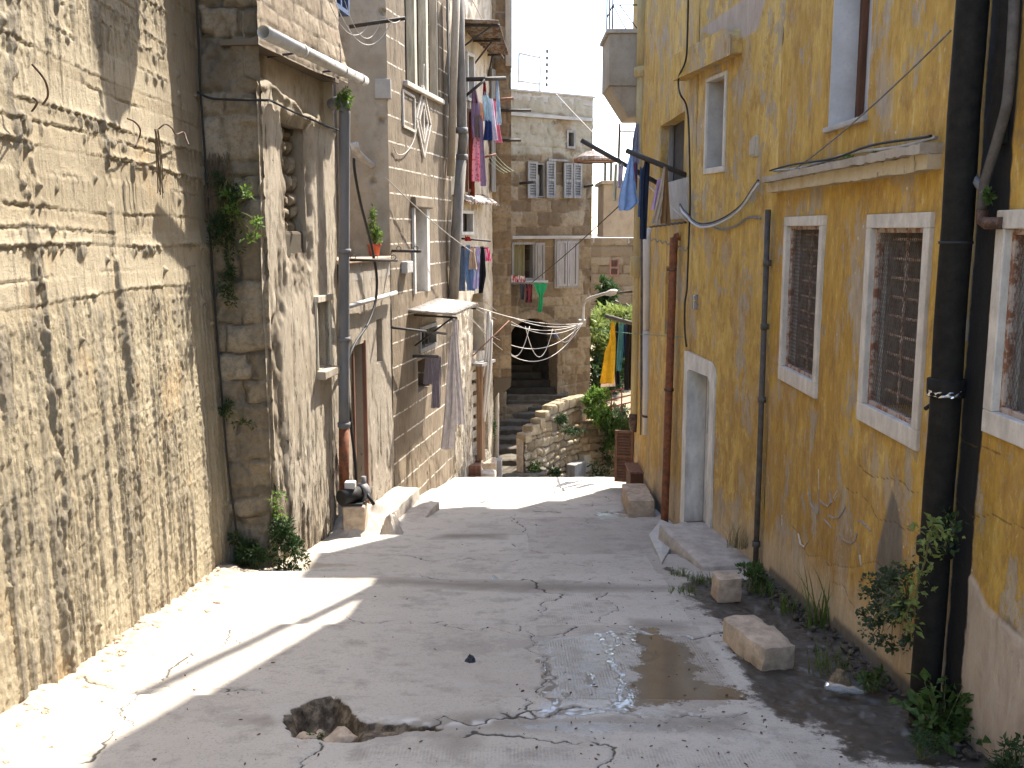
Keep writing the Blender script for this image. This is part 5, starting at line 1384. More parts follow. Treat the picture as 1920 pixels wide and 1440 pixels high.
def rings(pts, r=.03):
    def f(b):
        for p in pts:
            b.tube([p + Vector((r * math.cos(a), 0, r + r * math.sin(a))) for a in np.linspace(0, 2 * math.pi, 9)], .005, 4)
    return f
bar("line_bracket", "short iron bar with rings along the edge of the terrace", D.P(652, 487, .10), at(744, 488, 12.3), .018, None, gb, rings([D.P(662, 487, .10), at(703, 487, 11.9), at(738, 487, 12.2)]))
bar("line_bracket", "iron bar sticking out beside the potted plant", at(722, 470, 13.3), at(789, 471, 13.1), .02, None, gb, rings([at(748, 470, 13.2), at(780, 470, 13.1)]))
bar("line_bracket", "iron bar high under the blue window, strung with white wires", at(655, 50, 11.5), at(760, 34, 11.5), .022, None, gb)
for i, (u0, v0, u1, v1, s) in enumerate([(608, -20, 690, 48, .25), (640, -20, 712, 45, .3), (625, -5, 733, 42, .35), (700, -20, 752, 36, .15)]):
    cable("white_wire", "thin white wire looping from above onto the high iron bar", sag(at(u0, v0, 10.9), at(u1, v1, 11.5), s, 10), .005, M['cablewhite'], "wire", "white wires on the high bar", 2, 4)
b = MB(); r = E.rect(752, 490, 761, 512); b.pbox(E, r[0], r[1] + .06, r[2], r[3], .0, .09); tag(b.build("junction_box", M['pipelight'], None, .01), "small pale junction box on the scored brown wall", "box")
cable("dangling_wire", "pale wire dangling in a loop over the scored wall", [E.P(u, v, .02) for u, v in ((795, 120), (792, 180), (785, 225), (775, 265), (760, 287), (745, 289), (738, 276))], .006, M['cablewhite'], "wire", None, 5, 5)
cable("slack_wire", "pale wire slanting down across the scored wall to the far laundry", sag(E.P(723, 333, .05), at(893, 477, 17), .06), .008, M['cablewhite'], "wire", None, 2, 5)
cable("high_wire", "pale wire crossing the sky from the tin awning to the far roof", sag(at(883, -5, 17), at(962, 138, 19), .03), .009, M['cablewhite'], "wire", None, 2, 5)
# drain pipe between the two tall houses
t = thing("corner_pipe", "weathered grey drainpipe slanting between the two tall left houses", "pipe", at(851, 520, 16.4))
b = MB(); b.tube([at(850, 560, 16.35), at(855, 440, 16.35), at(865, 300, 16.35)], .085, 12); b.tube([at(865, 305, 16.35), at(869, 255, 16.4), at(866, 235, 16.4), at(866, 200, 16.4), at(862, 90, 16.4), at(861, -40, 16.4)], .08, 12); b.build("pipe_body", M['plaster2b'], t)
b = MB()
for v in (250, 300): clamp(b, at(866, v, 16.38), .085, .09)
b.build_each("collar", M['pipegrey'], t)
t = thing("wall_pipe", "thick cement grey downpipe left of the tin awning", "pipe", at(846, 260, 16.2)); b = MB(); b.tube([at(845, 330, 16.2), at(852, 100, 16.2), at(857, -40, 16.2)], .06, 10); b.build("pipe_body", M['plaster2'], t)

# water pump on its block
pc = D.P(664, 925, .22); pg = zgf(pc.x, pc.y)
t = thing("pump_block", "worn concrete block carrying the water pump", "block", (pc.x, pc.y, pg)); 
b = MB(); b.box(pc.x - .12, pc.x + .13, pc.y - .1, pc.y + .14, pg - .1, pc.z - .13); b.build("block", M['block'], t, .02)
t = thing("water_pump", "small dark electric water pump beside the rusty drainpipe", "pump", (pc.x, pc.y, pc.z - .13))
b = MB(); b.tube([pc + Vector((-.13, -.12, -.02)), pc + Vector((.05, .10, -.02))], .085, 16); b.build("motor", M['cable'], t)
b = MB(); b.tube([pc + Vector((.04, .09, -.02)), pc + Vector((.10, .16, -.02))], .105, 14); b.tube([pc + Vector((.09, .15, .0)), pc + Vector((.09, .15, .16))], .028, 10); b.build("impeller_housing", M['pipegrey'], t)
b = MB(); b.box(pc.x - .10, pc.x + .02, pc.y - .06, pc.y + .06, pc.z + .06, pc.z + .14); b.build("terminal_box", M['pipelight'], t, .012)
b = MB(); b.box(pc.x - .14, pc.x + .10, pc.y - .08, pc.y + .1, pc.z - .13, pc.z - .10); b.tube([pc + Vector((.10, .10, .02)), pc + Vector((.22, .0, -.13))], .02, 8); b.build("base", M['cable'], t)

# doorsteps
def rough_box(name, pl, a0, a1, z0, z1, o0, o1, mat, parent=None, seed=0, amp=.012, bev=.018, sub=5):
    """a worn block: subdivided box with rounded, chipped edges"""
    rs = np.random.RandomState(seed)
    dims = np.array([a1 - a0, o1 - o0, z1 - z0]); n = [max(3, int(d / .045)) for d in dims]
    V = []; F = []
    def face(ax, side):
        u, v = [i for i in range(3) if i != ax]
        g = np.meshgrid(np.linspace(0, 1, n[u] + 1), np.linspace(0, 1, n[v] + 1), indexing='ij')
        p = np.zeros(g[0].shape + (3,)); p[..., u] = g[0]; p[..., v] = g[1]; p[..., ax] = side
        idx = np.arange(g[0].size).reshape(g[0].shape) + sum(len(q) for q in V)
        q = np.stack([idx[:-1, :-1], idx[1:, :-1], idx[1:, 1:], idx[:-1, 1:]], -1).reshape(-1, 4)
        if (side == 1) == (ax == 1): q = q[:, ::-1]
        V.append(p.reshape(-1, 3)); F.append(q)
    for ax in range(3):
        for s in (0, 1): face(ax, s)
    P = np.concatenate(V) * dims
    c = np.clip(P, bev, dims - bev); d = P - c; L = np.linalg.norm(d, axis=1, keepdims=True)
    P = c + np.where(L > bev, d / np.maximum(L, 1e-6) * bev, d)
    q = P * 1.0
    nz = lambda k: fbm(q[:, 0] * 7 + q[:, 2] * 3.1 + k, q[:, 1] * 7 + q[:, 2] * 6.3 + seed * 3, 4, seed + k) - .5
    nf = lambda k: fbm(q[:, 0] * 26 + q[:, 2] * 13.1 + k, q[:, 1] * 26 + q[:, 2] * 21.3, 3, seed + 9 + k) - .5
    P = P + np.stack([nz(1) + .4 * nf(1), nz(2) + .4 * nf(2), nz(3) + .4 * nf(3)], -1) * amp * 2
    W = np.zeros_like(P)
    W[:, 0] = pl.p0.x + pl.d.x * (a0 + P[:, 0]) + pl.n.x * (o0 + P[:, 1])
    W[:, 1] = pl.p0.y + pl.d.y * (a0 + P[:, 0]) + pl.n.y * (o0 + P[:, 1])
    W[:, 2] = z0 + P[:, 2]
    return link(name, np_mesh(name, W, F, True), mat, parent)
_a = [a for a, z in ta]; _z = [z for a, z in ta]; _s = ta[0][0]; _k = 0
while _s < ta[-1][0] - .1:
    _w = (.24, .31, .2, .28)[_k % 4]; _e = min(_s + _w, ta[-1][0]); _zt = float(np.interp((_s + _e) / 2, _a, _z))
    rough_box("coping_stone", RA, _s, _e - .012, _zt - .16, _zt + .035, -.22, .035 + .012 * (_k % 3), M['rubblecap'], rw_, 60 + _k, .016, .03)
    _s = _e; _k += 1
s0, zz0 = D.hit(700, 932, .34)
sa = .35; g1 = zgf(-1.6, 12.4)
tag(rough_box("doorstep", D, .42, 1.85, g1 - .3, at(715, 933, 12.6).z, -.02, .36, M['step'], seed=2), "sunlit upper doorstep block under the dark doorway", "step")
tag(rough_box("doorstep", D, .35, 1.75, g1 - .4, at(760, 958, 12.5).z, .36, .66, M['step'], seed=3), "sunlit lower doorstep block nearest the middle of the alley", "step")
# cement mound at the pipe foot
def mound(name, label, c, rx, ry, h, mat, seed, cat="mound", rot=0):
    n = 60; g = np.linspace(-1.15, 1.15, n); U, Vv = np.meshgrid(g, g, indexing='ij')
    r = np.hypot(U, Vv) + .25 * (fbm(U * 2 + seed, Vv * 2, 3, seed) - .5)
    X = c[0] + rx * U * math.cos(rot) - ry * Vv * math.sin(rot); Y = c[1] + rx * U * math.sin(rot) + ry * Vv * math.cos(rot)
    Z = zg(X, Y) - .03 + (h + .03) * sst(1.08, .25, r) * (.55 + .9 * fbm(U * 2.3, Vv * 2.3, 4, seed + 2)) + .03 * sst(1.1, .8, r) * (fbm(U * 9, Vv * 9, 3, seed + 3) - .5)
    idx = np.arange(n * n).reshape(n, n); F = np.stack([idx[:-1, :-1], idx[1:, :-1], idx[1:, 1:], idx[:-1, 1:]], -1).reshape(-1, 4)
    return tag(link(name, np_mesh(name, np.stack([X, Y, Z], -1).reshape(-1, 3), [F]), mat), label, cat)
m1 = gnd(668, 1000); mound("cement_mound", "rough sunlit cement mound at the foot of the rusty drainpipe", (m1.x, m1.y + .25), .46, .80, .30, M['step'], 5, rot=-.25)
m2 = gnd(735, 1002); mound("cement_lump", "grey cement lump against the lower doorstep", (m2.x - .02, m2.y + .12), .16, .24, .20, M['step'], 6, "lump")

# plant pot on the terrace
pp = at(702, 478, 12.95); ptz = zt + .05
t = thing("flower_pot", "red plastic flower pot on the roof terrace", "pot", (pp.x, pp.y, ptz)); b = MB(); b.lathe((pp.x, pp.y, ptz), [(0, 0), (.06, 0), (.082, .13), (.09, .13), (.09, .16), (.078, .16), (.074, .12), (0, .12)], 16); b.build("pot", simple("red_plastic_pot", (.42, .09, .045), .5, .15, 10), t)

# ------------------------------------------------------------------ tin awnings
M['tin'] = rusty("corrugated_tin", (.50, .47, .43), (.22, .13, .08), .58, .55)
M['tindark'] = rusty("rusted_corrugated_tin", (.30, .27, .24), (.16, .09, .05), .5, .6)
def corr(mb, a, b_, c, d, waves, amp, th=.006, m=3, curl=0):
    """a,b wall edge (near, far), d,c outer edge (near, far); ridges run from the wall outwards"""
    n = waves * 6; vs = []; fs = []
    for lay in (0, 1):
        for i in range(n + 1):
            t = i / n; h = amp * math.sin(2 * math.pi * waves * t)
            for j in range(m + 1):
                s = j / m; p = (a.lerp(b_, t)).lerp(d.lerp(c, t), s)
                vs.append(p + Vector((0, 0, h - th * lay - curl * s * s)))
    k = (n + 1) * (m + 1)
    for i in range(n):
        for j in range(m):
            q = i * (m + 1) + j
            fs.append((q, q + 1, q + m + 2, q + m + 1)); fs.append((k + q, k + q + m + 1, k + q + m + 2, k + q + 1))
    for i in range(n):
        for j in (0, m):
            q = i * (m + 1) + j; fs.append((q, q + m + 1, k + q + m + 1, k + q))
    for j in range(m):
        for i in (0, n):
            q = i * (m + 1) + j; fs.append((q, k + q, k + q + 1, q + 1))
    mb.add(vs, fs, True)
ga = "corrugated tin awnings"
t = thing("tin_awning", "sunlit corrugated tin awning over the small barred window with grey sheets", "awning", (-1.2, 15, .8), ga)
b = MB(); corr(b, Vector((-1.47, 14.0, .88)), Vector((-1.16, 15.75, .93)), Vector((-.53, 15.75, .85)), Vector((-.80, 14.1, .82)), 15, .022); b.build("tin_sheet", M['tin'], t)
b = MB(); b.tube([Vector((-1.4, 14.2, .80)), Vector((-.78, 14.2, .76))], .015, 6); b.tube([Vector((-1.15, 15.6, .82)), Vector((-.56, 15.6, .78))], .015, 6); b.tube([Vector((-1.4, 14.25, .35)), Vector((-.85, 14.2, .76))], .013, 6); b.build_each("bracket", M['iron'], t)
t = thing("tin_awning", "high corrugated tin awning against the sky above the pink washing", "awning", (-.6, 17.5, 5.2), ga)
b = MB(); corr(b, Vector((-.97, 16.75, 5.36)), Vector((-.40, 18.4, 5.12)), Vector((-.06, 18.4, 5.09)), Vector((-.22, 16.8, 5.34)), 17, .02); b.build("tin_sheet", M['tindark'], t)
b = MB()
for y, x in ((16.9, -.9), (17.6, -.66), (18.3, -.43)):
    zz_ = 5.30 - .16 * (y - 16.8); b.tube([Vector((x, y, zz_)), Vector((-.2, y, zz_))], .02, 6); b.tube([Vector((x, y, zz_ - .4)), Vector((-.35, y, zz_ - .02))], .016, 6)
b.build_each("bracket", M['iron'], t)
t = thing("tin_awning", "narrow bent tin awning between the two rows of washing", "awning", (-.7, 17.3, 2.5), ga)
b = MB(); corr(b, Vector((-.98, 16.65, 2.56)), Vector((-.50, 18.1, 2.62)), Vector((-.22, 18.1, 2.50)), Vector((-.72, 16.65, 2.50)), 12, .018, .012, 4, .05); b.build("tin_sheet", M['tindark'], t)
t = thing("tin_canopy", "rounded rust edged tin canopy on posts beside the blue laundry", "canopy", (1.4, 17, 2.8))
b = MB(); n = 22; cc = at(1116, 297, 20.6); vs = [cc + Vector((0, 0, .16))]; fs = []
for r_, h in ((.2, .13), (.38, .02), (.41, -.03), (.41, -.06)):
    for k in range(n): a_ = 2 * math.pi * k / n; vs.append(cc + Vector((r_ * math.cos(a_) * 1.0, r_ * 1.3 * math.sin(a_), h)))
for k in range(n): fs.append((0, 1 + k, 1 + (k + 1) % n))
for g in range(3):
    for k in range(n): fs.append((1 + g * n + k, 1 + (g + 1) * n + k, 1 + (g + 1) * n + (k + 1) % n, 1 + g * n + (k + 1) % n))
fs.append(tuple(1 + 3 * n + k for k in range(n)))
b.add(vs, fs, False); b.build("tin_top", M['tindark'], t)
b = MB(); b.lathe((cc.x, cc.y, cc.z - .08), [(.38, 0), (.43, 0), (.43, .08), (.38, .08)], 22); b.build("rim", M['redwood'], t)
b = MB(); zq = at(1165, 345, 21).z + .06
for x, y in ((xb_ + .03, 21.03), (xb_ + .16, 21.1)): b.tube([Vector((x, y, zq)), Vector((x, y, cc.z + .05))], .026, 6)
b.build_each("post", M['iron'], t)

# ------------------------------------------------------------------ pipes and boxes, right
t = thing("black_pipe", "thick tarred black drainpipe standing full height on the yellow wall", "pipe", N.pt(sp, -1, .1))
b = MB(); zb1 = zgf(2.2, sp - 1); pts = [N.pt(sp + .008 * math.sin(i * 1.7), z, .105) for i, z in enumerate(np.linspace(zb1 - .05, 5.5, 24))]; b.tube(pts, .076, 16); b.build("pipe_body", M['tar'], t)
b = MB()
for v in (700, 985): 
    q = N.pt(sp, N.hit(1735, v)[1], .105); b.lathe(tuple(q), [(.074, -.05), (.092, -.045), (.094, .045), (.074, .05)], 16)
b.build_each("joint", M['tar'], t)
b = MB(); z = N.hit(1745, 712)[1]
vs = []; rs = random.Random(3); nn = 26
for j in range(4):
    for k in range(nn):
        a_ = 2 * math.pi * k / nn; rr = .086 + rs.uniform(0, .010); vs.append(N.pt(sp + rr * math.cos(a_), z + .010 * j - .015 + rs.uniform(-.004, .004), .105 + rr * math.sin(a_)))
b.add(vs, [(j * nn + k, j * nn + (k + 1) % nn, (j + 1) * nn + (k + 1) % nn, (j + 1) * nn + k) for j in range(3) for k in range(nn)]); b.build("foil_band", M['foil'], t)
b = MB(); zc1 = N.hit(1752, 455)[1]; b.lathe(tuple(N.pt(sp, zc1, .105)), [(.075, 0), (.082, 0), (.082, .014), (.075, .014)], 16); zc2 = N.hit(1740, 745)[1]; b.tube([N.pt(sp + .1, zc2, .16), N.pt(sp + .13, zc2 + .02, .12), N.pt(sp + .08, zc2 - .02, .02)], .012, 6); b.build_each("wire_tie", M['cable'], t)
b = MB(); vs = []
q0 = N.hit(1836, 0)[1]; q1 = N.hit(1828, 280)[1]
b.pbox(N, sp - .25, sp - .12, q1, 5.5, .0, .035); tag(b.build("tar_board", M['tar'], None, .008), "black tarred sheathing fixed to the wall behind the black drainpipe", "sheathing")
cable("grey_hose", "short grey hose emerging behind the black drainpipe", [N.P(u, v, .05) for u, v in ((1818, 282), (1820, 310), (1828, 335), (1840, 352), (1846, 362))], .022, M['pipegrey'], "hose")
cable("side_pipe", "thin dark pipe bending down the yellow wall at the right edge", [N.P(u, v, .05) for u, v in ((1903, -30), (1899, 60), (1890, 180), (1878, 235), (1862, 290), (1846, 345), (1840, 395))], .024, M['pipedark'], "pipe", None, 5, 10)
b = MB(); q = N.P(1842, 405, .06); b.tube([q + Vector((0, 0, .03)), q + Vector((0, 0, -.02)), q + Vector((0, -.05, -.035)), q + Vector((0.03, -.14, -.035))], .03, 10); tag(b.build("pipe_elbow", M['rust']), "rusty elbow where the thin dark pipe enters the wall", "pipe")
t = thing("thin_pipe", "slim grey conduit pipe rising at the angle of the yellow wall", "pipe", N.P(1421, 1080, .06))
b = MB(); q = J.pt(.03, 0, .05); b.tube([Vector((q.x, q.y, zgf(2.2, 8.9) - .02)), Vector((q.x, q.y, -.2)), Vector((q.x - .01, q.y, N.hit(1427, 395)[1]))], .026, 10); b.build("pipe_body", M['pipedark'], t)
b = MB()
for v in (495, 610, 745, 1020): clamp(b, Vector((q.x, q.y, N.hit(1425, v)[1])), .026, .05)
b.build_each("clamp", M['pipedark'], t)
b = MB(); b.tube(smooth_pts([Vector((q.x, q.y, zgf(2.2, 8.9) + .09)), Vector((q.x, q.y, zgf(2.2, 8.9) + .03)), Vector((q.x - .06, q.y - .05, zgf(2.2, 8.9) + .01))], 4), .035, 10); b.build("foot_elbow", M['pipedark'], t)
t = thing("brown_pipe", "rust brown plastic drainpipe left of the white door", "pipe", K.P(1250, 990, .06))
def kp(u, v, o=.07): return K.P(u, v, o)
b = MB(); yb = 11.75; 
def kz(v): return at(1256, v, yb).z
x0 = 1.90
b.tube(smooth_pts([Vector((1.86, yb, zgf(1.9, yb) - .03)), Vector((1.87, yb, -.6)), Vector((1.88, yb, .6)), Vector((1.89, yb, kz(462))), Vector((1.90, yb + .0, kz(447))), Vector((1.95, yb, kz(443)))], 4), .047, 12); b.build("pipe_body", M['piperust'], t)
b = MB()
for v in (508, 733): clamp(b, Vector((1.875, yb, kz(v))), .047, .03)
b.build_each("clamp", M['rust'], t)
t = thing("white_pipe", "dusty white plastic downpipe at the far corner of the yellow house", "pipe", at(1214, 815, 14.0))
b = MB(); b.tube([at(1214, 815, 14.0), at(1214, 620, 14.0)], .068, 12); b.tube([at(1214, 622, 14.0), at(1214, 445, 14.0), at(1218, 435, 14.02), at(1230, 430, 14.05)], .064, 12); b.build("pipe_body", M['pipewhite'], t)
b = MB(); clamp(b, at(1214, 782, 14.0), .066, .03); b.build("clamp", M['iron'], t)
t = thing("ochre_pipe", "ochre painted cast downpipe on the outer corner, beside the balcony", "pipe", at(1190, 790, 15.1))
b = MB(); b.tube([at(1191, 775, 15.0), at(1196, 520, 15.0), at(1200, 300, 15.0), at(1204, 135, 15.0)], .075, 12); b.tube([at(1204, 140, 15.0), at(1207, -60, 15.0)], .085, 12); b.build("pipe_body", M['pipeyellow'], t)
b = MB(); b.lathe(tuple(at(1204, 135, 15.0)), [(.07, -.08), (.115, -.06), (.115, .06), (.08, .08)], 12); b.lathe(tuple(at(1196, 500, 15.0)), [(.07, -.16), (.12, -.14), (.12, .14), (.07, .16)], 10); b.build_each("socket", M['pipeyellow'], t)
b = MB(); b.lathe(tuple(at(1190, 790, 15.0)), [(.05, -.16), (.09, -.08), (.09, .10), (.07, .12)], 12); b.build("lower_socket", M['rust'], t)
t = thing("stack_pipe", "slim grey pipe between the ochre and white downpipes", "pipe", at(1204, 815, 14.6)); b = MB(); b.tube([at(1203, 815, 14.5), at(1205, 430, 14.5)], .028, 8); b.build("pipe_body", M['pipedark'], t)
# meter box
a0, a1 = J.hit(1434, 270)[0], J.hit(1414, 270)[0]
mz0, mz1 = J.hit(1424, 294)[1], J.hit(1424, 252)[1]
mx = Pl((2.33, 8.92), (2.33, 8.6), (0, 8.8))
t = thing("meter_box", "small beige electric box over the end of the cornice", "box", N.P(1424, 290, 0))
a0, a1 = N.hit(1437, 270)[0], N.hit(1416, 270)[0]
b = MB(); b.pbox(N, min(a0, a1), max(a0, a1) - .0, mz0, mz1, .0, .10); b.build("box", M['beigepanel'], t, .02)
b = MB(); b.pbox(N, min(a0, a1) + .015, max(a0, a1) - .015, mz0 + .03, mz1 - .03, .10, .106); b.build("lid", M['beigepanel'], t, .003)
cable("meter_wires", "tangle of thin wires under the beige electric box", [N.P(u, v, .04) for u, v in ((1424, 294), (1418, 312), (1424, 325), (1430, 312), (1426, 296), (1428, 320), (1424, 332))], .005, M['cable'], "wire", None, 5, 5)
# cable bundles
def onc(u, v): return N.P(u, v, .10)
for i, (dz, mat) in enumerate(((0, M['cablegrey']), (.016, M['pipelight']), (.03, M['cable']))):
    zc3 = zc + .075 + dz
    cable("cornice_cable", "bundled cable lying along the top of the cornice", [Vector((N.pt(s, 0, .03 + .02 * i + .012 * math.sin(s * 5 + i)).x, s - 1, zc3 + .012 * math.sin(s * 3.1 + i * 2))) for s in np.linspace(c0, N.L - .05, 14)], .010 - .002 * (i == 2), mat, "cable", "cables along the cornice", 3, 6)
for i in range(3):
    o = .06 + .025 * i; dv = 3 * i
    cable("looped_cable", "grey cable hanging in a deep loop below the electric box", [J.P(u, v + dv, o) for u, v in ((1422, 338), (1408, 358), (1392, 382), (1368, 402), (1340, 416), (1315, 420), (1298, 412), (1288, 400))] + [K.P(u, v + dv, o) for u, v in ((1280, 392), (1275, 383))], .011, (M['cable'], M['cablegrey'], M['pipelight'])[i], "cable", "looped cables on the yellow wall", 4, 6)
cable("thick_cable", "grey cable running flat from the slim conduit to the loop", [J.P(u, v, .03) for u, v in ((1426, 410), (1412, 407), (1398, 410), (1385, 420), (1368, 428), (1350, 430), (1335, 424), (1318, 420))], .012, M['cablegrey'])
cable("riser_cable", "black cable wandering down the yellow wall past the window hood to the door", [K.P(u, v, .16 if v < 190 else .03) for u, v in ((1291, -30), (1289, 60), (1286, 112), (1274, 140), (1272, 160), (1276, 178))] + [J.P(u, v, .03) for u, v in ((1286, 195), (1291, 230), (1293, 300), (1294, 380), (1291, 460), (1288, 540), (1284, 570), (1284, 620), (1287, 650))], .010, M['cable'], "cable", None, 4, 6)
cable("thin_wire", "thin grey wire slanting up from the cornice to the black drainpipe", sag(N.P(1478, 326, .06), N.P(1782, 58, .12), .04), .006, M['cablegrey'], "wire", None, 2, 5)
cable("slack_line", "pale line sagging from the far roof to the yellow wall", sag(at(1043, 176, 22.6), K.P(1288, 415, .05), .05, 20), .007, M['cablewhite'], "wire", None, 2, 5)
cable("twisted_cable", "black twisted cable running level under the washing", [K.P(u, v, .04 + .006 * (i % 2)) for i, (u, v) in enumerate([(1218 + 4 * k, 425 - .55 * k + 1.5 * (k % 2)) for k in range(18)])], .013, M['cable'], "cable", None, 2, 5)
cable("crinkled_cable", "wavy grey cable beside the brown drainpipe top", [K.P(u, v, .03) for u, v in [(1222 + 5 * k, 452 + 1.2 * k - 6 * (k % 2)) for k in range(9)] + [(1272, 462), (1284, 470), (1290, 462)]], .008, M['cablegrey'], "cable", None, 3, 5)
cable("green_wire", "thin green line from the garden to the yellow wall", sag(at(1100, 615, 22), K.P(1282, 632, .05), .02), .005, simple("green_line", (.12, .22, .14), .7), "wire", None, 2, 4)
cable("dark_wire", "dark wire rising from the arched house to the washing", sag(at(997, 530, 22.2), at(1165, 382, 14), .03), .008, M['cable'], "wire", None, 2, 5)
# shutter box, stones at the corner
t = thing("wall_box", "dark brown wooden box fixed low at the far corner of the yellow house", "box", at(1200, 925, 14.3))
bx0, bx1 = at(1182, 905, 14.2), at(1221, 905, 14.2); z0, z1 = at(1200, 926, 14.2).z, at(1200, 888, 14.2).z
b = MB(); b.box(bx0.x, bx1.x, 14.2, 14.75, z0, z1); b.build("box", M['brownwood'], t, .01)
b = MB(); b.box(bx0.x - .02, bx1.x, 14.17, 14.78, z1, z1 + .03); b.build("lid", M['redwood'], t, .006)
b = MB(); b.box(bx1.x - .10, bx1.x - .03, 14.4, 14.5, zgf(1.8, 14.4) - .05, z0); b.build("stand", M['iron'], t)
XP = Pl((0, 0), (0, 1), (-1, 0)); 
def fbox(name, label, cat, x0, x1, y0, y1, z0, z1, mat, seed, rot=0., amp=.012, bev=.02, tilt=(0, 0)):
    pl = Pl((0, 0), (math.cos(rot), math.sin(rot)), (-math.sin(rot) * 10, math.cos(rot) * 10))
    cx, cy = (x0 + x1) / 2, (y0 + y1) / 2; pl.p0 = Vector((cx, cy, 0))
    o = rough_box(name, pl, -(x1 - x0) / 2, (x1 - x0) / 2, 0, z1 - z0, -(y1 - y0) / 2, (y1 - y0) / 2, mat, None, seed, amp, bev)
    for v in o.data.vertices: v.co = Vector((v.co.x - cx, v.co.y - cy, v.co.z))
    o.location = (cx, cy, z0); o.rotation_euler = (tilt[0], tilt[1], 0)
    return tag(o, label, cat)
q = gnd(1198, 968); fbox("kerb_stone", "rounded pale stone block under the brown wall box", "stone", q.x - .13, q.x + .2, q.y, q.y + .9, q.z - .06, at(1198, 938, q.y).z, M['block'], 11)
# doorstep block of the white door, slab beside it
a, z = J.hit(1330, 1000)
g_ = gnd(1240, 1060)
tag(rough_box("doorstep", J, .15, 1.55, zgf(2, 9.8) - .3, at(1270, 1000, 10.0).z, -.05, .52, M['step'], seed=14, amp=.014, bev=.05), "thick worn stone doorstep below the white door", "step")
b = MB(); q0, q1, q2, q3 = [gnd(*p) for p in ((1241, 1060), (1216, 1010), (1238, 998), (1262, 1000))]
b.hexa([tuple(q0 + Vector((0, 0, -.05))), tuple(q3 + Vector((0.1, 0, -.05))), tuple(q2 + Vector((.05, 0.3, -.05))), tuple(q1 + Vector((0, 0, -.05))), tuple(q0 + Vector((0, 0, .03))), tuple(q3 + Vector((.1, 0, .07))), tuple(q2 + Vector((.05, .3, .07))), tuple(q1 + Vector((0, 0, .05)))])
tag(b.build("marble_slab", simple("pale_marble_slab", (.48, .46, .42), .6, .15, 6), None, .01), "pale marble slab leaning at the end of the thick doorstep", "slab")
q = gnd(1366, 1126); fbox("stone_cube", "small pale squared stone standing in the gutter mud", "stone", q.x - .105, q.x + .105, q.y, q.y + .2, q.z - .03, at(1366, 1092, q.y).z + .03, M['block'], 12, .12, .013, .024)
q = gnd(1440, 1252); fbox("stone_block", "large oblong stone block lying in the wet gutter", "stone", q.x - .145, q.x + .115, q.y - .02, q.y + .50, q.z - .03, q.z + .155, M['block'], 13, .33, .02, .03, (.02, .05))

# litter in the gutter
q = gnd(1580, 1300)
t = thing("crushed_bottle", "crushed clear plastic bottle in the black gutter mud", "bottle", q)
b = MB(); pr = [(.0, 0), (.028, .005), (.031, .03), (.027, .06), (.032, .09), (.029, .13), (.031, .16), (.018, .19), (.012, .2), (.012, .22), (0, .22)]
n = 14; vs = []; fs = []; dv = Vector((.93, -.38, 0)); up = Vector((0, 0, 1)); sd = dv.cross(up)
for r_, l in pr:
    for k in range(n):
        a_ = 2 * math.pi * k / n; rr = r_ * (1 + .25 * math.sin(3 * a_ + l * 40)); vs.append(q + Vector((-.10, .03, .03)) + dv * l + sd * rr * math.cos(a_) * 1.15 + up * rr * .8 * math.sin(a_))
for i in range(len(pr) - 1):
    for k in range(n): fs.append((i * n + k, i * n + (k + 1) % n, (i + 1) * n + (k + 1) % n, (i + 1) * n + k))
b.add(vs, fs, True)
m = Mt("cloudy_plastic"); p_ = m.node("ShaderNodeBsdfPrincipled", {'Base Color': (.75, .78, .78), 'Roughness': .12, 'Transmission Weight': .75, 'IOR': 1.25}); m.t.links.new(p_.outputs[0], m.out.inputs[0]); M['plastic'] = m.m
b.build("bottle", M['plastic'], t)
q = gnd(1578, 1280); mb_ = mound("old_rag", "crumpled brown rag beside the crushed bottle", (q.x, q.y + .03), .085, .06, .055, simple("brown_rag", (.20, .15, .09), .9, .4, 30), 15, "rag")
q = gnd(882, 1240)
t_ = mound("dark_wrapper", "crumpled dark wrapper lying on the middle of the paving", (q.x, q.y), .05, .05, .03, simple("dark_foil_wrapper", (.03, .035, .045), .3, .6, 60), 16, "wrapper")
q = gnd(1399, 1232); b = MB(); b.lathe((q.x, q.y, q.z + .0), [(0, 0), (.012, .003), (.018, .012), (.018, .022), (.012, .031), (0, .034)], 12); tag(b.build("white_pebble", M['white']), "small white pebble against the oblong stone block", "pebble")
q = gnd(927, 1085); mound("crushed_can", "flattened silvery can on the paving joint", (q.x, q.y), .055, .045, .018, simple("bent_aluminium", (.55, .55, .55), .3, .3, 60, .9), 17, "can")
q = gnd(428, 1310); mound("foil_scrap", "small dark foil scrap near the sunlit paving edge", (q.x, q.y), .04, .03, .018, simple("dull_foil", (.12, .12, .12), .35, .5, 60), 18, "scrap")
# crumbs, twigs and leaves: uncountable
def litter():
    rs = random.Random(21); b = MB()
    for i in range(260):
        u = rs.choice([rs.uniform(960, 1500), rs.uniform(200, 1750)]); v = 1440 - 420 * rs.random() ** 1.2
        q = gnd(u, v)
        if abs(q.x) > 2.25: continue
        l = rs.uniform(.004, .016); w = l * rs.uniform(.15, .5); a_ = rs.uniform(0, 6.3); c, s = math.cos(a_), math.sin(a_)
        z = zgf(q.x, q.y) + .004; h = rs.uniform(.003, .007)
        pts = [(q.x + c * x - s * y, q.y + s * x + c * y) for x, y in ((-l, -w * .3), (l * .1, -w), (l, w * .2), (-l * .2, w))]
        b.hexa([(x, y, z) for x, y in pts] + [(q.x + (x - q.x) * .6, q.y + (y - q.y) * .6, z + h) for x, y in pts])
    tag(b.build("paving_litter", simple("brown_crumbs", (.13, .085, .05), .95, .6, 9)), "scattered twigs, crumbs and dead leaves on the paving", "litter", kind='stuff')
litter()
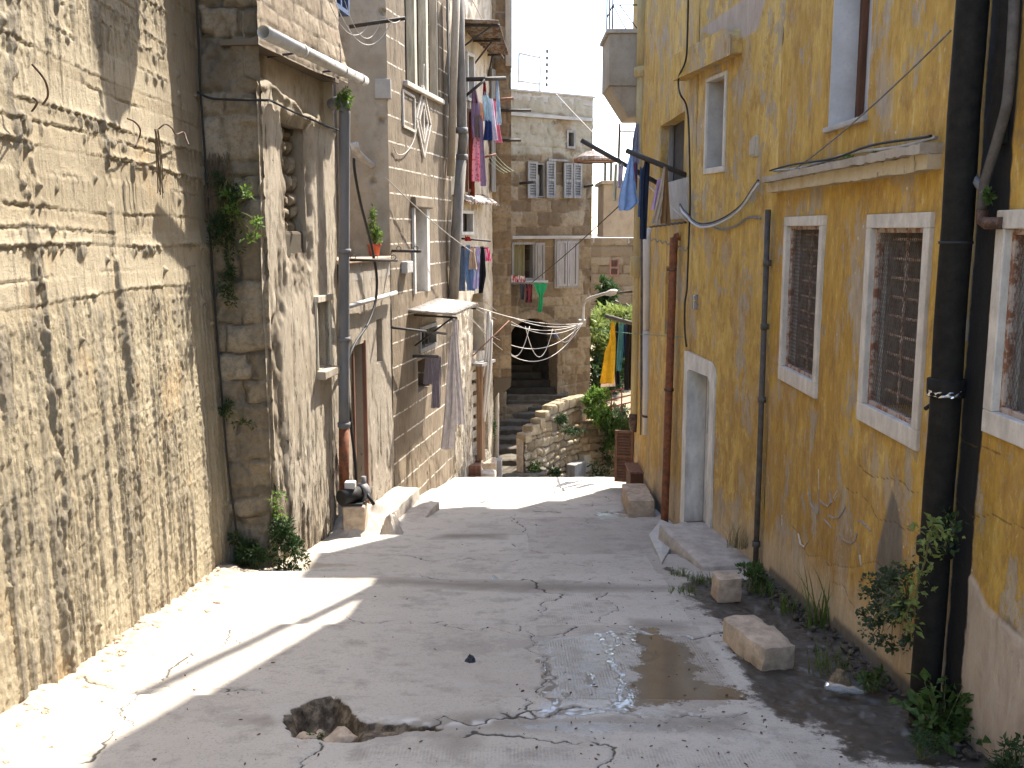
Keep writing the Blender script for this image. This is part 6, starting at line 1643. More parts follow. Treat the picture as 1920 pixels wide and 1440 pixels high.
def stone_mesh(b, c, r, rs):
    n, m = 9, 7; vs = []; fs = []; sx, sy, sz_ = r * rs.uniform(.8, 1.3), r * rs.uniform(.8, 1.3), r * rs.uniform(.5, .9)
    k = rs.uniform(0, 99)
    for i in range(m):
        th = math.pi * i / (m - 1)
        for j in range(n):
            ph = 2 * math.pi * j / n; d = Vector((math.sin(th) * math.cos(ph), math.sin(th) * math.sin(ph), math.cos(th)))
            w = .75 + .5 * float(vn(d.x * 1.7 + k, d.y * 1.7 + d.z * 2.3))
            vs.append(c + Vector((d.x * sx * w, d.y * sy * w, d.z * sz_ * w)))
    for i in range(m - 1):
        for j in range(n): fs.append((i * n + j, i * n + (j + 1) % n, (i + 1) * n + (j + 1) % n, (i + 1) * n + j))
    b.add(vs, fs, False)
rs = random.Random(31); b = MB()
for i in range(260):
    y = rs.uniform(3.2, 9.1); x = -2.70 + abs(rs.gauss(0, .13)) + .02
    r = rs.choice([.008, .012, .018, .03]); stone_mesh(b, Vector((x, y, zgf(x, y) + .05 * max(0, (-2.45 - x) / .25) + r * .3)), r, rs)
tag(b.build("wall_rubble", M['block']), "crumbs of fallen mortar along the foot of the concrete wall", "rubble", kind='stuff')
b = MB()
for i in range(330):
    y = rs.uniform(3.3, 8.8); x = 2.31 - abs(rs.gauss(0, .11)); r = rs.choice([.007, .010, .015, .024])
    stone_mesh(b, Vector((x, y, zgf(x, y) + r * .2)), r, rs)
tag(b.build("gutter_debris", simple("dark_gutter_earth", (.075, .06, .045), .95, .6, 14)), "dark clods and crumbs of earth along the foot of the yellow wall", "debris", kind='stuff')
for i, (u, v, r, l) in enumerate([(575, 1378, .055, "pale stone inside the broken hole in the paving, left"), (640, 1383, .075, "flat brown stone at the front rim of the broken hole"), (600, 1366, .03, "small white stone deep in the broken hole"), (362, 1142, .03, "brown pebble fallen near the foot of the concrete wall")]):
    q = gnd(u, v); b = MB(); stone_mesh(b, Vector((q.x, q.y, q.z - (.03 if i < 3 else -.01))), r, rs); tag(b.build("loose_stone", M['block']), l, "stone")

# ------------------------------------------------------------------ far side: crate, stones, posts, lamp, boxes
q = at(890, 897, 17.4)
def gz(x, y): return zgf(x, y)
t = thing("wooden_crate", "reddish brown wooden crate at the left corner by the stairs", "crate", q)
x0, x1 = at(879, 880, 17.3).x, at(901, 880, 17.3).x; zt1 = at(890, 873, 17.3).z
b = MB(); zb2 = gz(-.6, 17.3) - .05
for i in range(4): b.box(x0, x1, 17.3, 17.33, zb2 + (zt1 - zb2) * i / 4 + .005, zb2 + (zt1 - zb2) * (i + 1) / 4 - .005)
b.box(x0 + .02, x1 - .02, 17.33, 17.75, zb2, zt1 - .01); b.box(x0, x0 + .03, 17.28, 17.75, zb2, zt1); b.box(x1 - .03, x1, 17.28, 17.75, zb2, zt1); b.build("crate", M['redwood'], t)
fbox("corner_stone", "broad tan stone behind the reddish crate", "stone", at(900, 880, 18).x, at(930, 880, 18).x, 18.0, 18.5, gz(-.4, 18) - .1, at(915, 868, 18).z, M['rubble'] if False else M['block'], 41)
fbox("corner_stone", "white sunlit stone in front of the tan stone by the stairs", "stone", at(903, 890, 17.3).x, at(930, 890, 17.3).x, 17.2, 17.55, gz(-.4, 17.3) - .1, at(915, 885, 17.3).z, M['step'], 42, 0, .02, .04)
fbox("corner_stone", "dark grey stone block at the lowest stair", "stone", at(919, 880, 18.9).x, at(941, 880, 18.9).x, 18.9, 19.3, gz(-.3, 18.9) - .1, at(930, 864, 18.9).z, M['roof'], 43)
b = MB(); p = at(930, 868, 19.2); b.tube([Vector((p.x, p.y, gz(p.x, p.y) - .1)), at(931, 672, 19.2)], .055, 10); tag(b.build("concrete_post", M['plaster2']), "round concrete post at the left foot of the stairs", "post")
gp = "white pipes leaning by the dark doorway"
for i, (u0, v0, u1, v1) in enumerate([(903, 800, 917, 583), (908, 790, 922, 600), (899, 740, 915, 590)]):
    b = MB(); b.tube(smooth_pts([at(u0, v0, 17.7), at((u0 + u1) / 2 + 4, (v0 + v1) / 2, 17.7), at(u1, v1, 17.9)], 5), .022 if i else .03, 8); tag(b.build("white_pole", M['cablewhite']), "slender white pipe leaning beside the dark doorway and post", "pipe", gp)
# lane lamp on the arched house
t = thing("street_lamp", "grey street lamp on a curved arm at the corner of the arched house", "lamp", at(1093, 605, 23))
b = MB(); b.tube(smooth_pts([at(1093, 607, 22.9), at(1093, 585, 22.9), at(1094, 572, 22.85), at(1101, 562, 22.75), at(1118, 555, 22.5), at(1136, 550, 22.3)], 5), .035, 8); b.build("arm", M['pipelight'], t)
b = MB(); p0, p1 = at(1133, 551, 22.3), at(1158, 547, 22.1); d = p1 - p0
n = 12; vs = []; fs = []
for i, (tt, w, h) in enumerate([(0, .03, .03), (.15, .05, .045), (.5, .12, .08), (.8, .12, .07), (1, .03, .03)]):
    for k in range(n):
        a_ = 2 * math.pi * k / n; vs.append(p0 + d * tt + Vector((.3, 1, 0)).normalized() * w * math.cos(a_) + Vector((0, 0, 1)) * h * math.sin(a_))
for i in range(4):
    for k in range(n): fs.append((i * n + k, i * n + (k + 1) % n, (i + 1) * n + (k + 1) % n, (i + 1) * n + k))
b.add(vs, fs, True); b.build("lamp_head", M['pipelight'], t)
b = MB(); b.box(at(1086, 610, 22.9).x, at(1098, 610, 22.9).x, 22.85, 23.1, at(1090, 612, 22.9).z, at(1090, 600, 22.9).z); b.build("base_plate", M['pipelight'], t)
gl_ = "white cables strung to the street lamp"
Q = at(1092, 606, 22.8)
for i, (p, s) in enumerate([(Vector((-.56, 15.7, .80)), .12), (at(885, 575, 17.6), .28), (at(880, 590, 17.2), .85), (at(925, 578, 18.6), .2), (at(884, 600, 17.4), .55), (at(905, 560, 18.0), .42)]):
    cable("lamp_cable", ["white cable drawn tight from the tin awning to the street lamp", "white cable hanging a little below the tight one to the street lamp", "white cable sagging deepest across the dark archway", "second tight white cable from the stone bay to the street lamp", "white cable sagging just above the deepest one before the archway", "white cable from the lower washing rack sagging to the street lamp"][i], sag(p, Q, s, 24), .0075, M['cablewhite'], "cable", gl_, 1, 5)
for i, (u0, v0, u1, v1, s) in enumerate([(953, 655, 993, 612, .35), (985, 612, 1036, 617, .62), (1040, 618, 1080, 612, .3)]):
    Y_ = 20.5; cable("cable_loop", ["left loop of slack white cable before the archway", "middle loop of slack white cable before the archway", "right small loop of slack white cable by the lamp"][i], sag(at(u0, v0, Y_), at(u1, v1, Y_ + .6), s, 12), .0085, M['cablewhite'], "cable", gl_, 1, 5)
cable("red_stick", "thin reddish stick slanting up beside the white leaning pipes", [at(886, 668, 17.2), at(955, 601, 17.6)], .012, M['redwood'], "stick", None, 1, 5)
b = MB(); r = RA.rect(1060, 866, 1081, 893); b.pbox(RA, r[0], r[1], r[2], r[3], .02, .24); tag(b.build("meter_cabinet", M['greywood'], None, .01), "low grey meter cabinet at the foot of the rubble retaining wall", "cabinet")
b = MB(); r = RA.rect(1084, 850, 1100, 882); b.pbox(RA, r[0], r[1], r[2], r[3], .02, .16); tag(b.build("meter_cabinet", M['beigepanel'], None, .01), "pale meter box higher on the rubble retaining wall", "cabinet")
b = MB(); r = RA.rect(1101, 853, 1112, 872); b.pbox(RA, r[0], r[1], r[2], r[3], .02, .16); tag(b.build("meter_cabinet", M['greywood'], None, .01), "dark grey meter box beside the pale one on the retaining wall", "cabinet")
# garden railing
b = MB(); gr0 = [at(1118, 742, 21.4), at(1150, 733, 21.4), at(1195, 722, 21.4)]
for dv in (0, 16, 30): b.tube([p + Vector((0, 0, -dv * .0115)) for p in gr0], .016, 6)
for u in (1128, 1147, 1166, 1185): p = at(u, 742 - (u - 1118) * .26, 21.4); b.tube([p, p - Vector((0, 0, .5))], .014, 6)
tag(b.build("garden_railing", simple("red_brown_rail", (.22, .055, .045), .6, .2, 15)), "thin red railing beneath the yellow dress", "railing")
# roof aerials
t = thing("roof_aerial", "thin metal aerial frame on the flat roof of the arched house", "aerial", at(1012, 176, 23.5))
b = MB(); Y_ = 23.5
for p in ([(1012, 176), (1013, 98)], [(973, 100), (1013, 108)], [(973, 152), (1013, 158)], [(973, 100), (971, 165)]): b.tube([at(u, v, Y_) for u, v in p], .026, 5)
b.build("aerial_frame", M['pipelight'], t)
for k in range(7): pass
b = MB(); p0, p1 = at(1025, 165, 23.6), at(1026, 90, 23.6); b.tube([p0, p1], .006, 4)
for k in range(6): b.lathe(tuple(p0.lerp(p1, (k + .5) / 6)), [(0, -.05), (.03, -.03), (.03, .03), (0, .05)], 8)
tag(b.build("insulator_string", M['pipedark']), "string of small insulators rising beside the roof aerial", "insulators")
b = MB(); b.tube([at(1160, 300, 16.5), at(1162, 232, 16.5)], .02, 6); b.tube([at(1162, 246, 16.5), at(1190, 247, 16.5)], .012, 5); b.tube([at(1161, 270, 16.5), at(1160, 345, 16.9)], .015, 5); tag(b.build("iron_post", M['rust']), "thin iron post behind the blue shirt against the sky", "post")
# leaning pole on the roof
b = MB(); b.tube([Vector((2.0, 11.2, 9.2)), Vector((2.0, 12.66, 6.2))], .07, 8); b.build
tag(b.build("roof_pole", M['timber']), "timber pole leaning on the yellow house roof", "pole")
# iron clothes arms, left houses
def arm(label, p, q, r=.022, brace=None, mat=None):
    def ex(b):
        if brace: b.tube(brace, r * .7, 6)
    return bar("line_bracket", label, p, q, r, mat or M['iron'], gb, ex)
arm("dark iron arm with a brace under the high tin awning", at(873, 149, 17.0), at(948, 147, 17.3), .035, [at(873, 180, 17.0), at(909, 150, 17.1)])
arm("red iron arm at the right of the pink washing", at(924, 188, 18.3), at(963, 184, 18.3), .025, None, M['redwood'])
arm("upper iron arm jutting past the stone bay toward the far house", at(930, 207, 18.5), at(996, 207, 18.5), .025)
arm("lower iron arm jutting from the dark stone bay", at(935, 263, 18.5), at(977, 263, 18.5), .025)
arm("short red iron arm holding the green lines", at(908, 295, 17.9), at(930, 289, 18.0), .02, None, M['redwood'])
for i in range(4):
    cable("green_line", "thin green clothes line in the dark stone bay", sag(at(912 + 6 * i, 297 - 2.3 * i, 17.95), at(945 + 6 * i, 325 - i * 1.5, 18.4), .03), .006, simple("pale_green_line", (.35, .42, .30), .7), "line", "green clothes lines", 1, 4)
arm("iron arm below the left grey shutters of the arched house", G.P(975, 344, .05), G.P(1002, 341, .5), .03)
arm("iron arm right of the closed grey shutters", G.P(1096, 350, .05), G.P(1112, 347, .4), .03)
arm("long iron arm above the blue shirt at the yellow house opening", K.P(1287, 329, .0), at(1174, 282, 11.7), .03)
arm("thin iron arm above the tin canopy", at(1236, 345, 13.2), at(1090, 263, 13.4), .03)
arm("grey iron arm carrying the yellow dress", at(1192, 608, 16.6), at(1135, 592, 16.9), .035, None, M['pipedark'])
arm("thin bar above the street lamp beside the ochre pipe", at(1158, 549, 20), at(1192, 546, 16.6), .022)
arm("bar with hooks over the small barred window", E.P(735, 614, .1), at(836, 626, 14.6), .018)
arm("short bar under the small barred window", E.P(775, 668, .05), at(820, 668, 14.4), .022)
arm("white bar of the clothes line rack at the arched house", G.P(955, 530, .05), G.P(1028, 528, .5), .025, None, M['cablewhite'])
arm("thin dark frame bar over the lower left washing", at(862, 447, 17.0), at(920, 452, 17.2), .016)
arm("second thin frame bar over the lower left washing", at(866, 463, 16.9), at(916, 465, 17.1), .014)
# ------------------------------------------------------------------ washing
def cloth_mat(name, c, stripe=None):
    m = Mt(name); n = m.noise(14, 4, .6); n2 = m.noise(200, 2)
    col = m.ramp(n, [(.3, tuple(x * .95 for x in c)), (.7, tuple(min(.9, x * 1.3) for x in c))])
    if stripe:
        w = m.noise(30, 3, .5, (1, 1, .25)) if stripe[0] == 'n' else m.vor(22)
        col = m.mix(m.rng(w, .48, .55) if stripe[0] == 'n' else m.rng(w, .35, .4), col, stripe[1])
    return m.fin(col, .9, n2, .2, .002, trans=.35)
def cloth(name, label, cat, p, yaw, prof, mat, group, folds=3, amp=.02, seed=0, th=.006):
    """p: middle of the hung edge; prof: [(drop, left, right)] in metres along the cloth's width"""
    prof = sorted(prof); H = prof[-1][0]
    nz = max(8, int(H / .03)); nx = 18
    dv = Vector((math.cos(yaw), math.sin(yaw), 0)); nv = Vector((-dv.y, dv.x, 0))
    dr = np.linspace(0, H, nz + 1)
    Lf = np.interp(dr, [q[0] for q in prof], [q[1] for q in prof]); Rt = np.interp(dr, [q[0] for q in prof], [q[2] for q in prof])
    T = np.linspace(0, 1, nx + 1)
    TT, DD = np.meshgrid(T, dr); Wd = Lf[:, None] + (Rt - Lf)[:, None] * TT
    k = .35 + .65 * DD / H
    off = amp * k * (np.sin(TT * folds * 2 * np.pi + seed + .8 * np.sin(DD * 3 + seed)) + .6 * (fbm(TT * 5 + seed * 3, DD * 2.4, 3, seed) - .5) * 2)
    Z = -DD + .015 * np.sin(TT * np.pi * 4) * (DD < .02) + .012 * (fbm(TT * 3, TT * 0 + seed, 2, 7) - .5) * k
    Vs = []
    for s in (.5, -.5):
        o = off + s * th
        Vs.append(np.stack([dv.x * Wd + nv.x * o, dv.y * Wd + nv.y * o, Z], -1).reshape(-1, 3))
    V = np.concatenate(Vs); idx = np.arange((nz + 1) * (nx + 1)).reshape(nz + 1, nx + 1); m = idx.size
    q = np.stack([idx[:-1, :-1], idx[1:, :-1], idx[1:, 1:], idx[:-1, 1:]], -1).reshape(-1, 4)
    F = [q, q[:, ::-1] + m]
    for e in (idx[:, 0], idx[:, -1][::-1], idx[0, :][::-1], idx[-1, :]):
        F.append(np.stack([e[:-1], e[:-1] + m, e[1:] + m, e[1:]], -1)[:, ::-1])
    me = np_mesh(name, V, F, True)
    o = link(name, me, mat); o.location = p
    return tag(o, label, cat, group)
def pxcloth(name, label, cat, Y, pts, c, group, yaw=.25, folds=2, amp=.02, seed=0, stripe=None):
    """pts: (v, uleft, uright) rows of the hung piece at depth Y"""
    s = Y / FPX * .985
    v0 = pts[0][0]; um = (pts[0][1] + pts[0][2]) / 2
    p = at(um, v0, Y); cz = 1 / max(math.cos(yaw), .3)
    prof = [((v - v0) * s * 1.0, (a - um) * s * cz, (b - um) * s * cz) for v, a, b in pts]
    return cloth(name, label, cat, p, yaw, prof, cloth_mat(name + "_cloth", c, stripe), group, folds, amp, seed)
g1_ = "washing high on the left house"
Y1 = 17.3
W1 = [("drape", "rust red drape hanging beside the tall window", "drape", Y1 + .1, [(190, 884, 892), (365, 880, 888)], (.30, .085, .045), None),
 ("lilac_blouse", "lilac blouse at the left of the high washing", "blouse", Y1, [(165, 886, 892), (195, 885, 899), (215, 884, 901), (255, 887, 903)], (.36, .26, .40), None),
 ("long_scarf", "thin mauve scarf hanging beside the pink checked dress", "scarf", Y1 - .05, [(222, 899, 905), (345, 902, 912)], (.36, .26, .38), None),
 ("checked_dress", "pink and red checked dress hanging lowest on the left", "dress", Y1, [(250, 889, 902), (275, 887, 906), (338, 885, 912)], (.62, .16, .22), ('v', (.80, .45, .52))),
 ("peach_shirt", "peach coloured shirt among the high washing", "shirt", Y1 + .1, [(193, 899, 909), (225, 898, 913)], (.68, .42, .28), None),
 ("pale_blue_shirt", "pale blue shirt in the middle of the high washing", "shirt", Y1, [(172, 905, 911), (186, 904, 918), (235, 908, 922)], (.48, .60, .68), None),
 ("navy_skirt", "navy blue skirt under the pale blue shirt", "skirt", Y1 - .05, [(226, 910, 921), (262, 906, 924)], (.03, .05, .16), None),
 ("white_towel", "white lilac towel hanging right of the navy skirt", "towel", Y1 + .1, [(186, 918, 925), (260, 921, 934)], (.66, .62, .70), None),
 ("pink_towel", "pink towel at the right end of the high washing", "towel", Y1 + .2, [(190, 922, 930), (264, 930, 943)], (.62, .22, .30), None),
 ("blue_bag", "blue and white bag hanging from the braced iron arm", "bag", Y1, [(152, 931, 934), (178, 931, 937), (225, 932, 941), (230, 934, 940)], (.40, .52, .66), ('n', (.80, .82, .84))),
 ("red_cloth", "small dark red cloth on the braced iron arm", "cloth", Y1, [(153, 906, 910), (177, 905, 912)], (.34, .04, .05), None),
 ("maroon_sock", "small maroon cloth at the left end of the high washing", "cloth", Y1, [(167, 886, 890), (192, 884, 893)], (.26, .06, .08), None),
 ("grey_blouse", "grey brown top above the pink checked dress", "top", Y1 - .03, [(215, 892, 902), (256, 888, 906)], (.26, .20, .18), None)]
for i, (n, l, c, Y, pts, col, stp) in enumerate(W1): pxcloth(n, l, c, Y, pts, col, g1_, .5, 2, .025, i, stp)
g2_ = "washing on the lower left rack"
Y2 = 16.9
W2 = [("blue_jeans", "faded blue jeans at the left of the lower rack", "jeans", Y2, [(460, 862, 868), (490, 859, 871), (546, 855, 871)], (.17, .23, .33), None),
 ("grey_trousers", "pale grey trousers beside the faded blue jeans", "trousers", Y2 + .1, [(463, 868, 876), (523, 867, 881)], (.40, .37, .37), None),
 ("blue_shirt", "mid blue shirt on the lower rack", "shirt", Y2, [(460, 875, 882), (490, 873, 889), (545, 876, 892)], (.17, .26, .42), None),
 ("beige_top", "beige top hanging in the middle of the lower rack", "top", Y2 - .1, [(464, 882, 890), (505, 879, 897)], (.52, .40, .30), None),
 ("striped_shirt", "lilac striped shirt with a pale blue hem on the lower rack", "shirt", Y2, [(463, 892, 899), (500, 890, 903), (541, 887, 903)], (.50, .40, .58), ('n', (.62, .66, .80))),
 ("black_trousers", "black trousers on the lower rack", "trousers", Y2 - .05, [(462, 901, 908), (515, 899, 911), (550, 897, 905)], (.018, .018, .025), None),
 ("pink_pants", "bright pink and red small garments at the right end of the lower rack", "underwear", Y2, [(464, 909, 917), (490, 909, 921)], (.66, .08, .20), ('n', (.85, .6, .7))),
 ("red_hat", "small red cloth lying over the lower rack frame", "cloth", Y2 + .1, [(443, 872, 880), (452, 870, 883)], (.45, .05, .05), None)]
for i, (n, l, c, Y, pts, col, stp) in enumerate(W2): pxcloth(n, l, c, Y, pts, col, g2_, .4, 2, .025, 30 + i, stp)
g3_ = "grey sheets under the tin awning"
W3 = [("grey_sheet", "long pale grey sheet hanging lowest beneath the tin awning", "sheet", 14.35, [(598, 852, 860), (640, 843, 860), (760, 833, 856), (850, 822, 848)], (.52, .48, .46), None),
 ("white_sheet", "bright white narrow sheet right of the long grey one", "sheet", 14.25, [(598, 848, 858), (650, 850, 861), (803, 854, 871)], (.62, .58, .56), None),
 ("mauve_cloth", "short mauve grey cloth on the bar under the barred window", "cloth", 14.4, [(668, 798, 813), (722, 794, 815)], (.34, .29, .30), None),
 ("mauve_trousers", "long mauve grey trousers on the bar under the barred window", "trousers", 14.4, [(668, 814, 827), (768, 808, 826)], (.33, .28, .30), None)]
for i, (n, l, c, Y, pts, col, stp) in enumerate(W3): pxcloth(n, l, c, Y, pts, col, g3_, .35, 2, .04, 50 + i, stp)
g4_ = "washing by the yellow house opening"
W4 = [("sky_blue_shirt", "large sky blue shirt hung upside down by the yellow house", "shirt", 11.9, [(288, 1182, 1187), (320, 1174, 1190), (360, 1164, 1196), (378, 1161, 1200), (392, 1163, 1184)], (.33, .47, .72), None),
 ("dark_jeans", "dark navy jeans hanging longest by the yellow house", "jeans", 11.7, [(297, 1210, 1219), (330, 1204, 1219), (400, 1203, 1217), (446, 1204, 1216)], (.022, .032, .06), None),
 ("blue_denim", "mid blue denim piece behind the dark navy jeans", "jeans", 11.9, [(315, 1200, 1209), (405, 1199, 1210)], (.06, .11, .22), None),
 ("cream_towel", "cream towel folded over the line by the opening", "towel", 11.4, [(315, 1244, 1248), (360, 1236, 1250), (418, 1222, 1238)], (.56, .47, .36), None),
 ("brown_towel", "brown towel right of the cream towel", "towel", 11.35, [(316, 1247, 1251), (418, 1240, 1259)], (.28, .16, .07), None),
 ("pink_cloth", "pink cloth between the cream and brown towels", "cloth", 11.5, [(340, 1244, 1249), (413, 1235, 1246)], (.55, .16, .24), None),
 ("lilac_cloth", "lilac cloth just left of the cream towel", "cloth", 11.6, [(336, 1233, 1240), (392, 1222, 1233)], (.50, .36, .52), None),
 ("pale_strip", "narrow pale yellow cloth strip at the left end of the line", "cloth", 12.9, [(308, 1152, 1158), (375, 1151, 1157)], (.58, .55, .40), None),
 ("flowered_cloth", "small dark flowered cloth behind the sky blue shirt", "cloth", 12.6, [(305, 1184, 1196), (355, 1187, 1196)], (.26, .05, .06), ('n', (.10, .12, .25))),
 ("white_shorts", "white and pink small garment left of the sky blue shirt", "cloth", 12.7, [(308, 1160, 1169), (352, 1158, 1168)], (.60, .52, .58), None),
 ("grey_shawl", "grey lilac shawl hanging behind the ochre pipe", "shawl", 13.2, [(232, 1192, 1198), (262, 1186, 1199), (305, 1184, 1199)], (.30, .30, .38), None)]
for i, (n, l, c, Y, pts, col, stp) in enumerate(W4): pxcloth(n, l, c, Y, pts, col, g4_, .35, 2, .018, 70 + i, stp)
g5_ = "washing hung before the garden"
W5 = [("yellow_dress", "long bright yellow dress hanging before the garden greenery", "dress", 17.0, [(604, 1146, 1152), (640, 1143, 1156), (660, 1135, 1156), (722, 1126, 1154)], (.60, .38, .025), None),
 ("white_slip", "white slip showing below the hem of the yellow dress", "slip", 17.05, [(700, 1129, 1153), (726, 1126, 1155)], (.65, .55, .52), None),
 ("teal_trousers", "teal trousers hanging right of the yellow dress", "trousers", 16.9, [(606, 1161, 1170), (660, 1157, 1170), (698, 1156, 1166)], (.10, .26, .27), None),
 ("navy_cardigan", "dark navy cardigan between the teal and black trousers", "cardigan", 17.0, [(607, 1168, 1178), (670, 1166, 1176)], (.03, .05, .11), None),
 ("black_dress", "long black garment beside the ochre pipe", "dress", 16.8, [(607, 1176, 1189), (690, 1172, 1189), (735, 1172, 1189)], (.012, .012, .014), None),
 ("dark_skirt", "dark narrow skirt just behind the yellow dress", "skirt", 17.2, [(606, 1155, 1160), (725, 1152, 1165)], (.012, .014, .018), None)]
for i, (n, l, c, Y, pts, col, stp) in enumerate(W5): pxcloth(n, l, c, Y, pts, col, g5_, .2, 2, .02, 90 + i, stp)
g6_ = "washing under the olive curtain window"
W6 = [("red_white_cloth", "red and white cloth on the sill under the olive curtain", "cloth", [(517, 957, 985), (529, 957, 985)], (.62, .58, .56), ('n', (.45, .05, .06))),
 ("grey_leggings", "dark grey leggings under the olive curtain window", "leggings", [(533, 975, 984), (562, 976, 983)], (.06, .07, .09), None),
 ("red_black_shorts", "dark red and black shorts under the olive curtain window", "shorts", [(533, 985, 998), (568, 984, 997)], (.22, .04, .05), ('n', (.02, .02, .03))),
 ("green_net", "bright green net bag hanging from the rack of the arched house", "net", [(531, 1001, 1027), (545, 1005, 1023), (556, 1011, 1018), (570, 1010, 1019), (586, 1008, 1016)], (.03, .34, .14), None)]
for i, (n, l, c, pts, col, stp) in enumerate(W6): pxcloth(n, l, c, 22.1, pts, col, g6_, .3, 2, .02, 110 + i, stp)
# unseen blanket added above the view to cast the rounded shadow on the concrete wall
cloth("added_blanket", "unseen blanket added above the view to cast a shadow on the concrete wall", "blanket", Vector((-1.95, 8.25, 6.9)), math.radians(90), [(0, -.1, .75), (1.2, -.22, .72), (1.7, -.24, .56), (2.15, -.14, .28), (2.25, -.02, .12)], cloth_mat("added_blanket_brown", (.25, .17, .12)), None, 2, .05, 3)
bar("line_bracket", "unseen bar added to carry the shadow casting blanket", Vector((-1.95, 8.0, 6.93)), Vector((-2.2, 9.25, 6.93)), .02, None, gb)  # added only to hold the unseen blanket

# ------------------------------------------------------------------ plants
def leaf_mat(name, lo, hi, tr=.35, sc=9):
    m = Mt(name); n = m.noise(sc, 3, .6); n2 = m.noise(sc * 7, 2)
    c = m.ramp(m.addv(m.mul(n, .6), m.mul(n2, .4)), [(.36, lo), (.62, hi)])
    return m.fin(c, .55, None, trans=tr, spec=.35)
M['leaf'] = leaf_mat("mid_green_leaves", (.030, .058, .014), (.085, .145, .03))
M['leafdark'] = leaf_mat("dark_green_leaves", (.014, .032, .010), (.045, .085, .024))
M['leafbright'] = leaf_mat("fresh_green_leaves", (.07, .13, .018), (.16, .26, .05), .45)
M['leafpale'] = leaf_mat("pale_leggy_leaves", (.10, .15, .03), (.26, .31, .09), .4)
M['leafblue'] = leaf_mat("small_grey_green_leaves", (.035, .06, .03), (.085, .12, .055))
M['grassy'] = leaf_mat("grass_blades", (.06, .10, .02), (.15, .21, .05), .4)
M['drygrass'] = leaf_mat("dry_grass_blades", (.16, .14, .06), (.32, .27, .14), .3)
M['stem'] = simple("green_brown_stems", (.13, .13, .05), .8, .3, 20)
M['twig'] = simple("dead_twigs", (.12, .085, .05), .9, .3, 20)
def leaf_mesh(name, P, D, size, mat, parent, seed=0, asp=.42, fold=.25, droop=.25):
    """P centres (n,3), D directions (n,3), size (n,)"""
    rs = np.random.RandomState(seed); n = len(P)
    D = D / np.linalg.norm(D, axis=1, keepdims=True)
    R = rs.normal(size=(n, 3)) + np.array([0, 0, 1.2]); Nn = R - D * (R * D).sum(1, keepdims=True); Nn /= np.linalg.norm(Nn, axis=1, keepdims=True)
    Sd = np.cross(D, Nn); s = size[:, None]
    b = P; l = P + D * s * .45 + Sd * s * asp * .5 + Nn * s * fold * .3; r = P + D * s * .45 - Sd * s * asp * .5 + Nn * s * fold * .3
    t = P + D * s - Nn * s * droop * .4; mid = P + D * s * .5 - Nn * s * .02
    V = np.stack([b, l, t, r, mid], 1).reshape(-1, 3); i = np.arange(n) * 5
    F = np.concatenate([np.stack([i, i + 4, i + 1], -1), np.stack([i + 1, i + 4, i + 2], -1), np.stack([i, i + 3, i + 4], -1), np.stack([i + 3, i + 2, i + 4], -1)])
    return link(name, np_mesh(name, V, [F], False), mat, parent)
def blob_pts(blobs, seed):
    rs = np.random.RandomState(seed); P = []; D = []
    for c, r, n in blobs:
        d = rs.normal(size=(n, 3)); d /= np.linalg.norm(d, axis=1, keepdims=True)
        rad = rs.uniform(.35, 1.05, n) ** .6
        rr = np.array(r if hasattr(r, '__len__') else (r, r, r))
        p = np.array(c) + d * rad[:, None] * rr
        P.append(p); D.append(d + rs.normal(size=(n, 3)) * .6 + np.array([0, 0, .25]))
    return np.concatenate(P), np.concatenate(D)
def subclump(blobs, k, f, seed):
    rs = np.random.RandomState(seed); out = []
    for c, r, n in blobs:
        rr = np.array(r if hasattr(r, '__len__') else (r, r, r))
        for i in range(k):
            d = rs.normal(size=3); d /= np.linalg.norm(d); q = np.array(c) + d * rr * rs.uniform(.3, 1.0)
            out.append((q, rr * f * rs.uniform(.6, 1.3), max(6, int(n / k))))
    return out
def bush(name, label, cat, base, blobs, size, mat, seed, group=None, k=7, f=.38, asp=.42, stems=True):
    t = thing(name, label, cat, base, group)
    P, D = blob_pts(subclump(blobs, k, f, seed), seed + 1)
    rs = np.random.RandomState(seed + 2)
    leaf_mesh("foliage", P, D, size * rs.uniform(.55, 1.3, len(P)), mat, t, seed, asp)
    if stems:
        b = MB(); r2 = random.Random(seed)
        for c, r, n in blobs:
            for i in range(5):
                j = r2.randrange(len(P)); q = Vector(c).lerp(Vector(P[j]), .9); m = Vector(base).lerp(q, .5) + Vector((r2.uniform(-.04, .04), r2.uniform(-.04, .04), .03))
                b.tube(smooth_pts([Vector(base), m, q], 3), .006 if size < .09 else .012, 5, True, .002)
        b.build("stems", M['stem'], t)
    return t
def grass(name, label, base, n, hmin, hmax, spread, mat, seed, cat="grass tuft", w=.006, group=None):
    rs = random.Random(seed); V = []; F = []
    for i in range(n):
        a = rs.uniform(0, 6.28); r = spread * rs.random() ** .7; x, y = base[0] + r * math.cos(a), base[1] + r * math.sin(a)
        z = zgf(x, y) - .02; h = rs.uniform(hmin, hmax); a2 = rs.uniform(0, 6.28); ln = h * rs.uniform(.15, .75); ww = w * rs.uniform(.6, 1.3)
        k = 5; b0 = len(V); sx, sy = -math.sin(a2) * ww, math.cos(a2) * ww
        for j in range(k):
            t = j / (k - 1); px = x + math.cos(a2) * ln * t * t; py = y + math.sin(a2) * ln * t * t; pz = z + h * (t - .25 * t * t * ln / h)
            s = (1 - t) ** .6
            V += [(px + sx * s, py + sy * s, pz), (px - sx * s, py - sy * s, pz)]
        for j in range(k - 1): F.append((b0 + 2 * j, b0 + 2 * j + 1, b0 + 2 * j + 3, b0 + 2 * j + 2))
    return tag(link(name, np_mesh(name, np.array(V), [np.array(F)], False), mat), label, cat, group)
